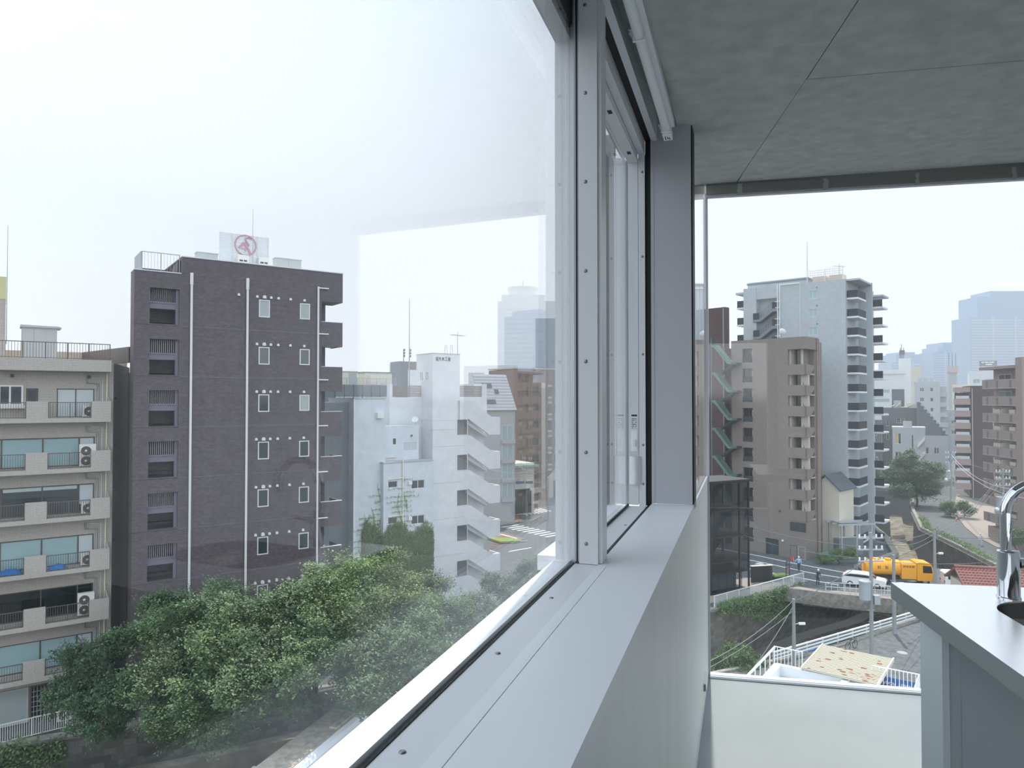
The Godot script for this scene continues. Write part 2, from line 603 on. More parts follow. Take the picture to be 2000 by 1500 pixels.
	bx(b, "bottom_track", Vector3(-0.357, 0.99, -2.78), Vector3(-0.3405, 1.036, -1.801), M["black rubber"])
	bx(b, "bottom_frame", Vector3(-0.43, 0.99, -2.78), Vector3(-0.3575, 1.032, -1.801), M["aluminium"])
	bx(b, "pane", Vector3(-0.441, 1.02, -2.78), Vector3(-0.432, 2.40, -1.841), M["side glass"])
	bx(b, "pane_gasket", Vector3(-0.4318, 1.0325, -2.775), Vector3(-0.4275, 1.04, -1.841), M["black rubber"])
	bx(b, "outer_sill", Vector3(-0.53, 0.99, -2.79), Vector3(-0.442, 1.03, -1.841), M["white metal"])
	bx(b, "jamb_track", Vector3(-0.3615, 1.036, -2.80), Vector3(-0.338, 2.5, -2.779), M["black rubber"])
	bx(b, "jamb_frame", Vector3(-0.387, 1.032, -2.80), Vector3(-0.362, 2.40, -2.768), M["aluminium"])
	bx(b, "sash_stile", Vector3(-0.4275, 1.04, -2.80), Vector3(-0.3895, 2.39, -2.772), M["aluminium"])
	bx(b, "outer_jamb", Vector3(-0.53, 1.03, -2.83), Vector3(-0.485, 2.5, -2.79), M["track brown"])
	bx(b, "outer_frame", Vector3(-0.4845, 1.03, -2.82), Vector3(-0.442, 2.4, -2.785), M["aluminium"])
	bx(b, "rear_frame", Vector3(-0.4845, 1.03, -2.84), Vector3(-0.4, 2.4, -2.821), M["aluminium"])
	bx(b, "head_track", Vector3(-0.3615, 2.455, -2.78), Vector3(-0.3385, 2.6, -1.801), M["black rubber"])
	bx(b, "head_frame", Vector3(-0.387, 2.40, -2.78), Vector3(-0.362, 2.6, -1.801), M["aluminium"])
	bx(b, "head_rail", Vector3(-0.4275, 2.372, -2.772), Vector3(-0.3885, 2.6, -1.801), M["aluminium"])
	bx(b, "outer_head", Vector3(-0.456, 2.40, -2.79), Vector3(-0.442, 2.6, -1.841), M["track brown"])
	bx(b, "head_trim", Vector3(-0.338, 2.452, -2.78), Vector3(-0.315, 2.6, 1.5), M["aluminium"])
	for y in [1.12, 1.27, 1.62, 2.0, 2.33]:
		screw(b, Vector3(-0.3715, y, -2.7675), Vector3(90, 0, 0))
	for z in [-1.95, -2.35]:
		screw(b, Vector3(-0.375, 1.0325, z), Vector3.ZERO)
		bx(b, "head_clip", Vector3(-0.412, 2.3712, z - 0.32), Vector3(-0.398, 2.3719, z - 0.29), M["print dark"])
	# curved pull handle, latch and sticker on the sash stile
	var prof := []
	for k in 9:
		var t := float(k) / 8.0
		prof.append_array([-0.424 + 0.046 * t, 0.004 + 0.016 * sin(PI * t)])
	for k in 9:
		var t := 1.0 - float(k) / 8.0
		prof.append_array([-0.424 + 0.046 * t, 0.001 + 0.013 * sin(PI * t)])
	var h := part(b, "pull_handle", ex_mesh(pv(prof), 0.0, 0.108), M["aluminium"])
	h.rotation_degrees.x = -90
	h.position = Vector3(0, 1.118, -2.768)
	h.scale.y = -1.0
	bx(b, "latch_plate", Vector3(-0.418, 1.245, -2.7718), Vector3(-0.394, 1.325, -2.769), M["white metal"])
	bx(b, "latch_button", Vector3(-0.410, 1.265, -2.7689), Vector3(-0.400, 1.29, -2.763), M["lamp plastic"])
	var sticker := bx(b, "sticker", Vector3(-0.418, 1.327, -2.7718), Vector3(-0.394, 1.388, -2.7712), M["print white"])
	var lines := [[-0.417, 1.38, -2.7711, -0.395, 1.387, -2.7709]]
	for k in 6:
		lines.append([-0.416, 1.334 + k * 0.007, -2.7711, -0.416 + 0.006 + 0.004 * (k % 3), 1.3365 + k * 0.007, -2.7709])
		lines.append([-0.402, 1.334 + k * 0.007, -2.7711, -0.402 + 0.003 + 0.002 * (k % 2), 1.3365 + k * 0.007, -2.7709])
	var sl := boxes(b, "sticker_print", lines, M["print dark"])
	sl.name = "sticker_print"
	# clad pillar
	var p := struct("column", "grey aluminium-clad pillar on the sill")
	bx(p, "cladding", Vector3(-0.3375, 1.0455, -2.92), Vector3(-0.188, 2.66, -2.78), M["shaded aluminium"])
	bx(p, "corner_bead", Vector3(-0.3405, 1.0455, -2.79), Vector3(-0.3285, 2.66, -2.7785), M["shaded aluminium"])
	bx(p, "edge_seal", Vector3(-0.1879, 1.0455, -2.92), Vector3(-0.1835, 2.66, -2.79), M["black rubber"])
	# narrow corner pane seen almost edge on
	var n := struct("window_3", "narrow frameless pane between the pillar and the glass corner")
	bx(n, "pane", Vector3(-0.196, 1.0435, -3.862), Vector3(-0.187, 2.62, -2.921), M["end glass"])
	# glazed end wall
	var g := struct("window_4", "tall frameless glass end wall with floor rail and head track", corner, rad_to_deg(atan2(0.105, 0.9945)))
	bx(g, "pane", Vector3(0.01, 0.012, -0.006), Vector3(1.74, 2.62, 0.006), M["end glass"])
	bx(g, "corner_joint", Vector3(-0.003, 0.0, -0.006), Vector3(0.009, 2.53, 0.006), M["shaded aluminium"])
	bx(g, "floor_rail", Vector3(0.0, 0.0, 0.0065), Vector3(1.74, 0.012, 0.022), M["chrome"])
	bx(g, "outer_rail", Vector3(0.0, -0.02, -0.045), Vector3(1.74, 0.01, -0.0065), M["shaded aluminium"])
	bx(g, "head_track", Vector3(0.0, 2.512, 0.0065), Vector3(1.74, 2.575, 0.05), M["track brown"])
	bx(g, "head_lip", Vector3(0.0, 2.5, 0.008), Vector3(1.74, 2.5115, 0.04), M["shaded aluminium"])
	bx(g, "silver_line", Vector3(0.0, 2.558, 0.0505), Vector3(0.55, 2.562, 0.0525), M["screw steel"])
	rng.seed = 77
	for x in [0.16, 0.575, 1.0, 1.42]:
		var o := []
		for k in 9:
			o.append_array([x - 0.012 + rng.randf() * 0.012, 2.499 + k * 0.0075])
		for k in 9:
			o.append_array([x + 0.008 + rng.randf() * 0.014, 2.559 - k * 0.0075])
		ex(g, "torn_tape", o, 0.0505, 0.0525, M["torn tape"])
	bx(g, "outer_fascia", Vector3(-0.3, 2.6, -0.25), Vector3(1.8, 3.0, -0.02), M["white metal"])
	# the rest of the room, beside and behind the camera
	var r := struct("wall_right", "plain plaster wall beside the kitchen counter")
	bx(r, "plaster", Vector3(1.55, -0.3, -4.05), Vector3(1.7, 2.84, 1.5), M["room plaster"])
	var k := struct("wall_back", "plain plaster wall behind the room")
	wall(k, "plaster", -0.5, -0.3, 1.7, 2.84, 1.5, 1.62, [[-0.4, 0.02, 1.5, 2.2]], M["room plaster"])
	var kw := struct("window_5", "tall unseen glazing added behind the room to brighten it")  # glazing out of view, put in to light the faces turned to the back
	win(kw, -0.4, 0.02, 1.5, 2.2, 1.6, M["aluminium"], M["side glass"], [0.6], 0.05)
	# slim tube lamp in the slot over the windows
	var l := thing("tube_lamp", "slim white tube lamp with torn tape hung under the concrete ceiling edge", "lamp", Vector3(-0.262, 0, 0))
	var y0 := 2.425
	tube(l, "diffuser", [Vector3(0, y0, 0.2), Vector3(0, y0, -2.615)], 0.0145, M["lamp plastic"], 16)
	bx(l, "batten", Vector3(0.002, y0 + 0.004, -2.6), Vector3(0.03, y0 + 0.028, 0.2), M["aluminium"])
	bx(l, "end_cap", Vector3(-0.016, y0 - 0.014, -2.68), Vector3(0.016, y0 + 0.014, -2.61), M["white metal"])
	boxes(l, "cap_print", [[-0.009, y0 - 0.0148, -2.67, -0.006, y0 - 0.0141, -2.635], [-0.001, y0 - 0.0148, -2.665, 0.002, y0 - 0.0141, -2.64], [0.005, y0 - 0.0148, -2.67, 0.008, y0 - 0.0141, -2.65]], M["print dark"])
	for z in [-1.9, -2.585]:
		bx(l, "joint_band", Vector3(-0.0165, y0 - 0.0165, z - 0.004), Vector3(0.0165, y0 + 0.0165, z + 0.004), M["white metal"])
		var o := []
		for i in 8:
			o.append_array([-0.018 - rng.randf() * 0.009, -0.04 + i * 0.01])
		for i in 8:
			o.append_array([-0.008 + rng.randf() * 0.006, 0.03 - i * 0.01])
		var tp := ex(l, "torn_tape", o, 0.0, 0.002, M["torn tape"])
		tp.rotation_degrees.x = -90
		tp.position = Vector3(0, y0 - 0.002, z)
		tube(l, "hanger", [Vector3(0.016, y0 + 0.02, z + 0.05), Vector3(0.016, 2.6, z + 0.05)], 0.003, M["screw steel"], 6)

func build_counter() -> void:
	var t := thing("kitchen_counter", "pale grey kitchen counter with overhanging worktop", "counter", Vector3(0.414, 0, -2.383), 8.5)
	# worktop with a rounded opening for the sink
	var outer := pv([0, 0, 1.02, 0, 1.02, 0.82, 0, 0.82])
	var hole := PackedVector2Array()
	var basin := PackedVector2Array()
	for k in 40:
		var a := TAU * k / 40.0
		var cx := 0.42 + (0.12 if cos(a) > 0 else -0.12)
		var cz := 0.335 + (0.05 if sin(a) > 0 else -0.05)
		hole.append(Vector2(cx + 0.13 * cos(a), cz + 0.13 * sin(a)))
		basin.append(Vector2(cx + 0.1 * cos(a), cz + 0.1 * sin(a)))
	var st := tool()
	var ring := PackedVector2Array()
	ring.append_array(outer)
	ring.append(outer[0])
	# keyhole polygon: outer loop, then the hole run the other way
	var start := 0
	var best := 9.0
	for k in 40:
		if hole[k].distance_to(outer[0]) < best:
			best = hole[k].distance_to(outer[0])
			start = k
	for k in 41:
		ring.append(hole[(start - k + 80) % 40] + (Vector2(0.0001, -0.0001) if k == 40 else Vector2.ZERO))
	var tri := Geometry2D.triangulate_polygon(ring)
	var top := 0.9
	var low := 0.853
	for i in range(0, tri.size(), 3):
		var v := [ring[tri[i]], ring[tri[i + 1]], ring[tri[i + 2]]]
		var turn: float = (v[1] - v[0]).cross(v[2] - v[0])
		var order: Array = [0, 1, 2] if turn > 0 else [0, 2, 1]
		for k in order:
			st.add_vertex(Vector3(v[k].x, top, v[k].y))
		order.reverse()
		for k in order:
			st.add_vertex(Vector3(v[k].x, low, v[k].y))
	var band := tool()
	for i in 4:
		var a := outer[i]
		var b := outer[(i + 1) % 4]
		quad(band, Vector3(b.x, low, b.y), Vector3(a.x, low, a.y), Vector3(a.x, top, a.y), Vector3(b.x, top, b.y))
	for i in 40:
		var a := hole[i]
		var b := hole[(i + 1) % 40]
		quad(st, Vector3(a.x, low, a.y), Vector3(b.x, low, b.y), Vector3(b.x, top, b.y), Vector3(a.x, top, a.y))
	st.generate_normals()
	part(t, "worktop", st.commit(), M["counter top"])
	part(t, "edge_band", done(band), M["counter edge"])
	# basin
	st = tool()
	st.set_smooth_group(1)
	for i in 40:
		var a := hole[i]
		var b := hole[(i + 1) % 40]
		var c := basin[(i + 1) % 40]
		var d := basin[i]
		for q in [[Vector3(a.x, 0.896, a.y), Vector3(b.x, 0.896, b.y), Vector3(b.x, 0.82, b.y), Vector3(a.x, 0.82, a.y)], [Vector3(a.x, 0.82, a.y), Vector3(b.x, 0.82, b.y), Vector3(c.x, 0.77, c.y), Vector3(d.x, 0.77, d.y)], [Vector3(d.x, 0.77, d.y), Vector3(c.x, 0.77, c.y), Vector3(0.42, 0.765, 0.335), Vector3(0.42, 0.765, 0.335)]]:
			for v in [q[0], q[1], q[2], q[0], q[2], q[3]]:
				st.add_vertex(v)
	st.generate_normals()
	part(t, "sink_basin", st.commit(), M["sink steel"])
	# body
	bx(t, "side_panel", Vector3(0.08, 0.0, 0.0), Vector3(0.098, 0.8525, 0.15), M["counter body"])
	bx(t, "carcass", Vector3(0.0985, 0.02, 0.003), Vector3(1.02, 0.8525, 0.146), M["shaded counter body"])
	bx(t, "door", Vector3(0.128, 0.06, 0.1465), Vector3(0.7, 0.79, 0.152), M["shaded counter body"])
	# mixer tap
	var f := thing("mixer_tap", "chrome gooseneck mixer tap standing behind the sink", "tap", Vector3(0.69, 0.9, -2.296), 8.5)
	part(f, "body", lathe_mesh([[0.0, 0.0], [0.0295, 0.0, 1], [0.0295, 0.004, 1], [0.0275, 0.006, 1], [0.0275, 0.128, 1], [0.026, 0.131, 1], [0.0, 0.131]], 28), M["chrome"])
	var neck := [Vector3(-0.006, 0.13, 0), Vector3(-0.006, 0.235, 0)]
	for k in 13:
		var a := PI * k / 12.0
		neck.append(Vector3(-0.006 + 0.085 * (1.0 - cos(a)), 0.235 + 0.085 * sin(a), 0.02 * (1 - cos(a))))
	neck.append(Vector3(0.164, 0.2, 0.04))
	tube(f, "spout", neck, 0.0135, M["chrome"], 18)
	tube(f, "lever", [Vector3(0.024, 0.095, 0.0), Vector3(0.05, 0.098, 0.004), Vector3(0.11, 0.104, 0.012)], 0.008, M["chrome"], 12)
	part(f, "lever_cap", lathe_mesh([[0.0, 0.0], [0.015, 0.0, 1], [0.015, 0.02, 1], [0.0, 0.02]], 20), M["chrome"], Vector3(0.026, 0.095, 0), Vector3(0, 0, -90))

# ---------------------------------------------------------------- ground, canal, haze
func build_haze() -> void:
	var fog := FogVolume.new()
	fog.name = "haze"
	fog.size = Vector3(1600, 300, 900)
	var fm := FogMaterial.new()
	fm.resource_name = "haze"
	fm.density = 0.0012
	fm.albedo = Color(0.96, 0.98, 1.0)
	fog.material = fm
	add_child(fog)
	fog.position = Vector3(0, 124.0, -60.0 - 450.0)
	tag(fog, "thin bluish summer haze over the distant city", "haze", "", "stuff")

const FAR_BANK := [-83.0, 13.6, -43.0, -31.4, -35.3, -38.2, -1.85, -75.0, 6.67, -88.3, 13.0, -96.0, 19.0, -106.0, 19.9, -118.0, 19.5, -130.0, 21.0, -150.0, 26.0, -180.0]
const NEAR_BANK := [-72.8, 21.0, -32.8, -24.0, -24.5, -36.0, 5.75, -63.9, 15.3, -75.9, 22.0, -86.0, 29.6, -102.5, 28.5, -114.0, 26.8, -128.0, 30.0, -151.0, 36.0, -180.0]
const BED := -26.0

# a battered retaining wall along a bank line; lean is how far the foot stands out into the canal
func bank(parent: Node, called: String, line: Array, lean: float, top: float, foot: float, m: Material) -> void:
	var st := tool()
	var p := pv(line)
	var inner := PackedVector2Array()
	var outer := PackedVector2Array()
	for i in p.size():
		var d := (p[mini(i + 1, p.size() - 1)] - p[maxi(i - 1, 0)]).normalized()
		var nrm := Vector2(-d.y, d.x)
		inner.append(p[i] + nrm * lean)
		outer.append(p[i] - nrm * signf(lean) * 0.5)
	for i in p.size() - 1:
		var a := Vector3(p[i].x, top, p[i].y)
		var b := Vector3(p[i + 1].x, top, p[i + 1].y)
		var c := Vector3(inner[i + 1].x, foot, inner[i + 1].y)
		var d := Vector3(inner[i].x, foot, inner[i].y)
		var e := Vector3(outer[i].x, top, outer[i].y)
		var f := Vector3(outer[i + 1].x, top, outer[i + 1].y)
		if lean > 0.0:
			quad(st, a, d, c, b)
			quad(st, e, a, b, f)
		else:
			quad(st, a, b, c, d)
			quad(st, e, f, b, a)
	part(parent, called, done(st), m)

func strip(parent: Node, called: String, line: Array, width: float, y0: float, y1: float, m: Material) -> void:
	var p := pv(line)
	var l := []
	var r := []
	for i in p.size():
		var d := (p[mini(i + 1, p.size() - 1)] - p[maxi(i - 1, 0)]).normalized()
		var nrm := Vector2(-d.y, d.x) * width / 2.0
		l.append_array([p[i].x + nrm.x, p[i].y + nrm.y])
		r.push_front(p[i].y - nrm.y)
		r.push_front(p[i].x - nrm.x)
	prism(parent, called, l + r, y0, y1, m)

func back_to_front(list: Array) -> Array:
	var r := []
	for i in range(list.size() - 2, -1, -2):
		r.append_array([list[i], list[i + 1]])
	return r

func build_ground() -> void:
	var g := struct("ground", "asphalt ground and streets between the buildings")
	prism(g, "far_side", FAR_BANK + [26, -1500, -1200, -1500, -1200, 13.6], GROUND - 0.3, GROUND, M["asphalt"])
	prism(g, "near_side", NEAR_BANK + [36, -1500, 1200, -1500, 1200, 120, -72.8, 120], GROUND - 0.3, GROUND, M["asphalt"])
	prism(g, "closed_end", [26, -180, 36, -180, 36, -1500, 26, -1500], GROUND - 0.3, GROUND, M["asphalt"])
	var c := struct("canal_bed", "deep concrete canal channel with a shallow stream")
	prism(c, "bed", FAR_BANK + back_to_front(NEAR_BANK), BED - 0.4, BED, M["canal concrete"])
	strip(c, "stream", [-70, 11, -37, -27, -28, -38, 4.5, -71, 13, -83.5, 22.5, -99, 24.2, -112, 23.4, -127, 25.5, -150, 30, -180], 3.6, BED, BED + 0.05, M["canal water"])
	strip(c, "ledge", [-80, 13.2, -42.2, -30.6, -34.5, -37.4, -14.0, -60.2], 0.9, BED, -21.9, M["canal concrete"])
	strip(c, "ledge", [25.2, -104, 25.6, -113, 24.6, -127, 27.4, -150, 32.4, -180], 2.4, BED, BED + 1.1, M["canal concrete"])
	var w := struct("canal_wall_far", "concrete and stone retaining wall on the far canal bank")
	bank(w, "stone_face", FAR_BANK.slice(0, 8), -0.5, GROUND - 0.01, BED, M["stone wall"])
	bank(w, "sloping_face", FAR_BANK.slice(6, 14), -1.6, GROUND - 0.01, BED, M["canal wall"])
	bank(w, "upstream_face", FAR_BANK.slice(12, 22), -1.0, GROUND - 0.01, BED, M["canal wall"])
	strip(w, "coping", FAR_BANK.slice(0, 10), 0.5, GROUND - 0.2, GROUND + 0.12, M["concrete"])
	strip(w, "coping", FAR_BANK.slice(10, 22), 0.8, GROUND - 0.2, GROUND + 0.5, M["concrete"])
	var v := struct("canal_wall_near", "concrete retaining wall on the near canal bank")
	bank(v, "near_face", NEAR_BANK.slice(0, 12), 0.5, GROUND - 0.01, BED, M["canal wall"])
	bank(v, "upstream_face", NEAR_BANK.slice(10, 22), 2.6, GROUND - 0.01, BED, M["canal wall"])
	strip(v, "coping", NEAR_BANK.slice(0, 10), 0.4, GROUND - 0.2, GROUND + 0.15, M["concrete"])
	strip(v, "coping", NEAR_BANK.slice(12, 22), 0.5, GROUND - 0.2, GROUND + 0.45, M["concrete"])
	# bridge
	var b := thing("road_bridge", "short concrete road bridge over the canal", "bridge", Vector3.ZERO)
	prism(b, "deck", [3.0, -84.6, 8.5, -83.4, 20.2, -82.6, 25, -88, 28.2, -95, 24, -99.5, 17, -101, 11, -96, 6, -91], GROUND - 0.7, GROUND + 0.02, M["asphalt"])
	strip(b, "fascia", [3.0, -84.3, 8.5, -83.1, 20.2, -82.3], 0.5, GROUND - 1.3, GROUND + 0.2, M["concrete"])
	strip(b, "girder", [6.0, -85.2, 20.0, -84.0], 0.6, GROUND - 1.9, GROUND - 0.7, M["concrete"])
	strip(b, "girder", [9.0, -90.5, 24.0, -89.0], 0.6, GROUND - 1.9, GROUND - 0.7, M["concrete"])
	strip(b, "footway", [3.2, -84.9, 8.7, -83.8, 20.2, -83.0], 1.0, GROUND + 0.02, GROUND + 0.14, M["pavement"])
	# white lines, each painted stripe a strip of its own
	var l := struct("road_markings", "white lines painted on the bridge road")
	strip(l, "edge_line", [-20, -113.5, 1.6, -100.4, 6.0, -97.1, 11.1, -94.1, 18, -90.2], 0.3, GROUND + 0.021, GROUND + 0.03, M["road white"])
	strip(l, "centre_line", [-20, -109.5, 2.1, -96.4, 7.6, -92.4, 11.4, -90.8, 20, -86], 0.3, GROUND + 0.021, GROUND + 0.03, M["road white"])
	strip(l, "edge_line", [-18, -102, 2.3, -91.4, 6.9, -89.1, 10.0, -87.4], 0.3, GROUND + 0.021, GROUND + 0.03, M["road white"])
	for q in [[36.2, -148, 36.8, -146.4], [34.0, -131, 34.4, -129.2], [17.5, -66.0, 18.3, -66.8], [14.2, -60.5, 14.9, -60.0]]:
		strip(l, "stop_line", q, 0.3, GROUND + 0.0, GROUND + 0.012, M["road white"])
	var p := struct("pavement_far", "paved footways along the far streets")
	prism(p, "footway", [33.5, -116, 38, -113, 46, -150, 44, -178, 39.5, -161, 35.7, -144, 33.9, -132.5, 33.2, -124], GROUND, GROUND + 0.15, M["pavement"])
	prism(p, "courtyard", [-3.6, -75.2, 6.5, -86.6, 3.5, -90.2, -1.2, -86.0, -6, -80], GROUND, GROUND + 0.1, M["pavement"])
	part(p, "manhole_cover", lathe_mesh([[0.0, 0.02], [0.38, 0.02, 1], [0.4, 0.0]], 20), M["kerb"], Vector3(12.25, GROUND, -66))
	# crossroads between the white building and the brown block
	var x := struct("crossroads", "sunlit crossroads with zebra stripes beside the white stair building")
	prism(x, "brick_footway", [-44.5, -126, -39.0, -122.4, -35.8, -115.1, -38.3, -111.7, -50, -116], GROUND, GROUND + 0.12, M["brick paving"])
	prism(x, "brick_footway", [-38.5, -107.5, -31, -101.2, -31.8, -97.5, -42, -103], GROUND, GROUND + 0.12, M["brick paving"])
	strip(x, "kerb_stone", [-38.6, -104, -33.7, -98.0, -30.2, -99.6], 0.4, GROUND, GROUND + 0.2, M["kerb"])
	for k in 9:
		var t := k / 8.0
		strip(x, "zebra_stripe", [lerpf(-37.6, -28.6, t), lerpf(-109.6, -104.0, t), lerpf(-35.6, -26.9, t), lerpf(-112.6, -107.0, t)], 0.55, GROUND, GROUND + 0.012, M["road white"])
	for k in 7:
		var t := k / 6.0
		strip(x, "zebra_stripe", [lerpf(-39.9, -37.2, t), lerpf(-125.3, -130.5, t), lerpf(-37.0, -34.2, t), lerpf(-122.4, -127.8, t)], 0.45, GROUND, GROUND + 0.012, M["road white"])
	strip(x, "lane_line", [-35.6, -103.4, -32.2, -101.0], 0.4, GROUND + 0.121, GROUND + 0.13, M["road white"])
	strip(x, "lane_line", [-30.7, -92.6, -28.5, -96.0], 0.3, GROUND, GROUND + 0.012, M["road white"])
	prism(x, "planted_island", [-36.5, -99.5, -33.4, -97.0, -31, -98.6, -32.6, -100.4], GROUND + 0.12, GROUND + 0.35, M["leaf grass"])

# ---------------------------------------------------------------- buildings seen through the side window
# a window: frame as a part, each pane a sub-part
func win(parent: Node, x0: float, y0: float, x1: float, y1: float, z: float, fm: Material, gm: Material, splits := [], fw := 0.06, called := "window") -> MeshInstance3D:
	var list := [[x0, y0, z - 0.08, x0 + fw, y1, z], [x1 - fw, y0, z - 0.08, x1, y1, z], [x0 + fw, y0, z - 0.08, x1 - fw, y0 + fw, z], [x0 + fw, y1 - fw, z - 0.08, x1 - fw, y1, z]]
	for s in splits:
		list.append([s - fw / 2, y0 + fw, z - 0.08, s + fw / 2, y1 - fw, z])
	var f := boxes(parent, called, list, fm)
	var edges: Array = [x0] + splits + [x1]
	for i in edges.size() - 1:
		bx(f, "pane", Vector3(edges[i] + fw * 0.4, y0 + fw * 0.6, z - 0.06), Vector3(edges[i + 1] - fw * 0.4, y1 - fw * 0.6, z - 0.04), gm)
	return f

func ac_unit(label: String, at: Vector3, turn: float, fans: int, group := "outdoor units on the tiled balconies") -> Node3D:
	var h := 0.72 * fans + 0.08
	var t := thing("outdoor_unit", label, "air conditioner", at, turn, group)
	bx(t, "casing", Vector3(-0.48, 0.08, -0.18), Vector3(0.48, h, 0.16), M["ac white"])
	for k in fans:
		var c := Vector3(-0.1, 0.42 + k * 0.66, 0.161)
		if not shapes.has("fan"):
			shapes["fan"] = lathe_mesh([[0.06, 0.0], [0.27, 0.0, 1], [0.285, 0.02, 1], [0.3, 0.02, 1], [0.3, -0.01]], 24)
			shapes["hub"] = lathe_mesh([[0.0, 0.03], [0.07, 0.025], [0.08, 0.0]], 12)
		var f := part(t, "fan_grille", shapes["fan"], M["fan dark"], c, Vector3(90, 0, 0))
		part(f, "hub", shapes["hub"], M["ac white"])
	bx(t, "foot", Vector3(-0.4, 0.0, -0.16), Vector3(-0.3, 0.08, 0.14), M["fan dark"])
	bx(t, "foot", Vector3(0.3, 0.0, -0.16), Vector3(0.4, 0.08, 0.14), M["fan dark"])
	return t

# a point of a building given in its own axes
func from(o: Node3D, p: Vector3) -> Vector3:
	return o.position + o.basis * p

func build_tiled_apartments() -> void:
	var t := thing("apartment_building", "beige tiled apartment building with railed balconies and curtained windows", "building", Vector3(-42.32, GROUND, -34.37), ALONG)
	var tile: Material = M["grey tile"]
	var br: Material = M["bronze metal"]
	var fb: Material = M["frame bronze"]
	prism(t, "body", [-9, -1.52, 3.5, -1.52, 5.6, -9.76, -9, -9.76], 0, 23.4, tile)
	var bottoms := [19.38, 16.1, 12.95, 9.55, 6.25, 2.95]
	var holes := [[0.23, 19.68, 2.39, 21.6], [-1.45, 19.68, -0.79, 21.6], [-2.9, 20.5, -1.6, 21.8]]
	for i in range(1, 6):
		holes.append([-4.9, bottoms[i] + 0.32, 2.45, bottoms[i] + 2.25])
	holes.append([-4.9, 0.0, 2.0, 2.35])
	wall(t, "tiled_wall", -9, 0, 3.52, 23.4, -1.5, -1.3, holes, tile)
	# top floor
	win(t, 0.23, 19.68, 2.39, 21.6, -1.36, fb, M["glass pale"], [1.31])
	win(t, -1.45, 19.68, -0.79, 21.6, -1.36, fb, M["glass dark"], [], 0.12, "door")
	win(t, -2.9, 20.5, -1.6, 21.8, -1.2, M["frame light"], M["glass dark"], [-2.3], 0.1)
	bx(t, "window_ledge", Vector3(-2.95, 20.3, -1.3), Vector3(-1.5, 20.5, -1.0), M["frame light"])
	var glass := ["glass teal", "glass dark", "glass teal", "glass black", "glass teal"]
	for i in range(1, 6):
		var b: float = bottoms[i]
		var f := win(t, -4.9, b + 0.32, 2.45, b + 2.25, -1.36, fb, M[glass[i - 1]], [-2.7, -0.5, 1.54], 0.08)
		if i == 2:
			bx(f, "roller_blind", Vector3(-2.6, b + 1.95, -1.395), Vector3(1.45, b + 2.18, -1.385), M["curtain"])
			bx(f, "blind_panel", Vector3(1.6, b + 0.9, -1.395), Vector3(2.38, b + 2.18, -1.385), M["glass pale"])
		elif i != 4:
			bx(f, "curtain", Vector3(1.6, b + 0.4, -1.395), Vector3(2.38, b + 2.18, -1.385), M["glass pale"])
	# ground floor with lattice doors
	win(t, -4.9, 0.05, -1.1, 2.3, -1.36, M["cabinet grey"], M["glass frosted"], [-3.0], 0.1)
	for x in [-1.0, 0.1]:
		var d := win(t, x, 0.05, x + 0.95, 2.3, -1.36, fb, M["glass black"], [], 0.08, "lattice_door")
		var bars := []
		for k in range(1, 5):
			bars.append([x + k * 0.19 - 0.012, 0.1, -1.4, x + k * 0.19 + 0.012, 2.2, -1.36])
		for k in range(1, 7):
			bars.append([x + 0.06, k * 0.32 - 0.012, -1.4, x + 0.9, k * 0.32 + 0.012, -1.36])
		boxes(d, "lattice", bars, M["cabinet grey"])
	# balconies
	for i in 6:
		var b: float = bottoms[i]
		bx(t, "balcony_slab", Vector3(-9, b, -1.3), Vector3(3.25, b + 0.28, 0), tile)
		for q in [[-5.6, -4.4], [-1.45, -0.3], [2.12, 3.25]]:
			bx(t, "parapet_panel", Vector3(q[0], b + 0.281, -0.14), Vector3(q[1], b + 1.38, 0), tile)
		ex(t, "end_wing", [-1.3, b + 0.281, -0.141, b + 0.281, -0.141, b + 1.38, -0.5, b + 1.38, -1.3, b + 1.7], -3.25, -3.12, tile).rotation_degrees.y = -90
		railing(t, -4.4, -1.45, b + 0.3, b + 1.3, -0.07, br)
		railing(t, -0.3, 2.12, b + 0.3, b + 1.3, -0.07, br)
	# roof edge
	bx(t, "roof_edge", Vector3(-9, 22.73, -1.3), Vector3(3.25, 23.5, 0), tile)
	railing(t, -9, 3.2, 23.52, 24.58, -0.25, br, 0.16)
	bx(t, "roof_screen", Vector3(3.3, 23.4, -9.6), Vector3(3.42, 24.5, -0.5), br).rotation_degrees.y = 13.0
	bx(t, "back_screen", Vector3(-9, 23.4, -9.7), Vector3(5.4, 24.5, -9.6), M["tan pale"])
	# pipes, ducts, lamps
	tube(t, "drain_pipe", [Vector3(3.12, 0, -1.2), Vector3(3.12, 22.7, -1.2)], 0.055, M["cream pipe"])
	for i in range(0, 6):
		var b: float = bottoms[i]
		tube(t, "cable_duct", [Vector3(1.95, b + 3.0, -1.22), Vector3(1.95, b + 2.62, -1.22), Vector3(2.6, b + 2.55, -1.22), Vector3(2.6, b + 0.3, -1.22)], 0.06, M["grey pipe"], 4)
		tube(t, "thin_pipe", [Vector3(2.2, b + 2.95, -1.23), Vector3(2.85, b + 2.9, -1.23), Vector3(2.85, b + 0.3, -1.23)], 0.025, M["white pipe"], 6)
		part(t, "vent_cap", sphere_mesh(0.1), M["fan dark"], Vector3(3.75 + i * 0.02, b + 1.6, -2.4))
	for x in [-2.2, 2.05]:
		bx(t, "wall_lamp", Vector3(x - 0.1, 22.3, -1.3), Vector3(x + 0.1, 22.5, -1.15), M["fan dark"])
	for y in [0.0]:
		tube(t, "side_pipe", [Vector3(5.65, 0, -9.6), Vector3(5.65, 23.0, -9.6)], 0.09, M["cream pipe"])
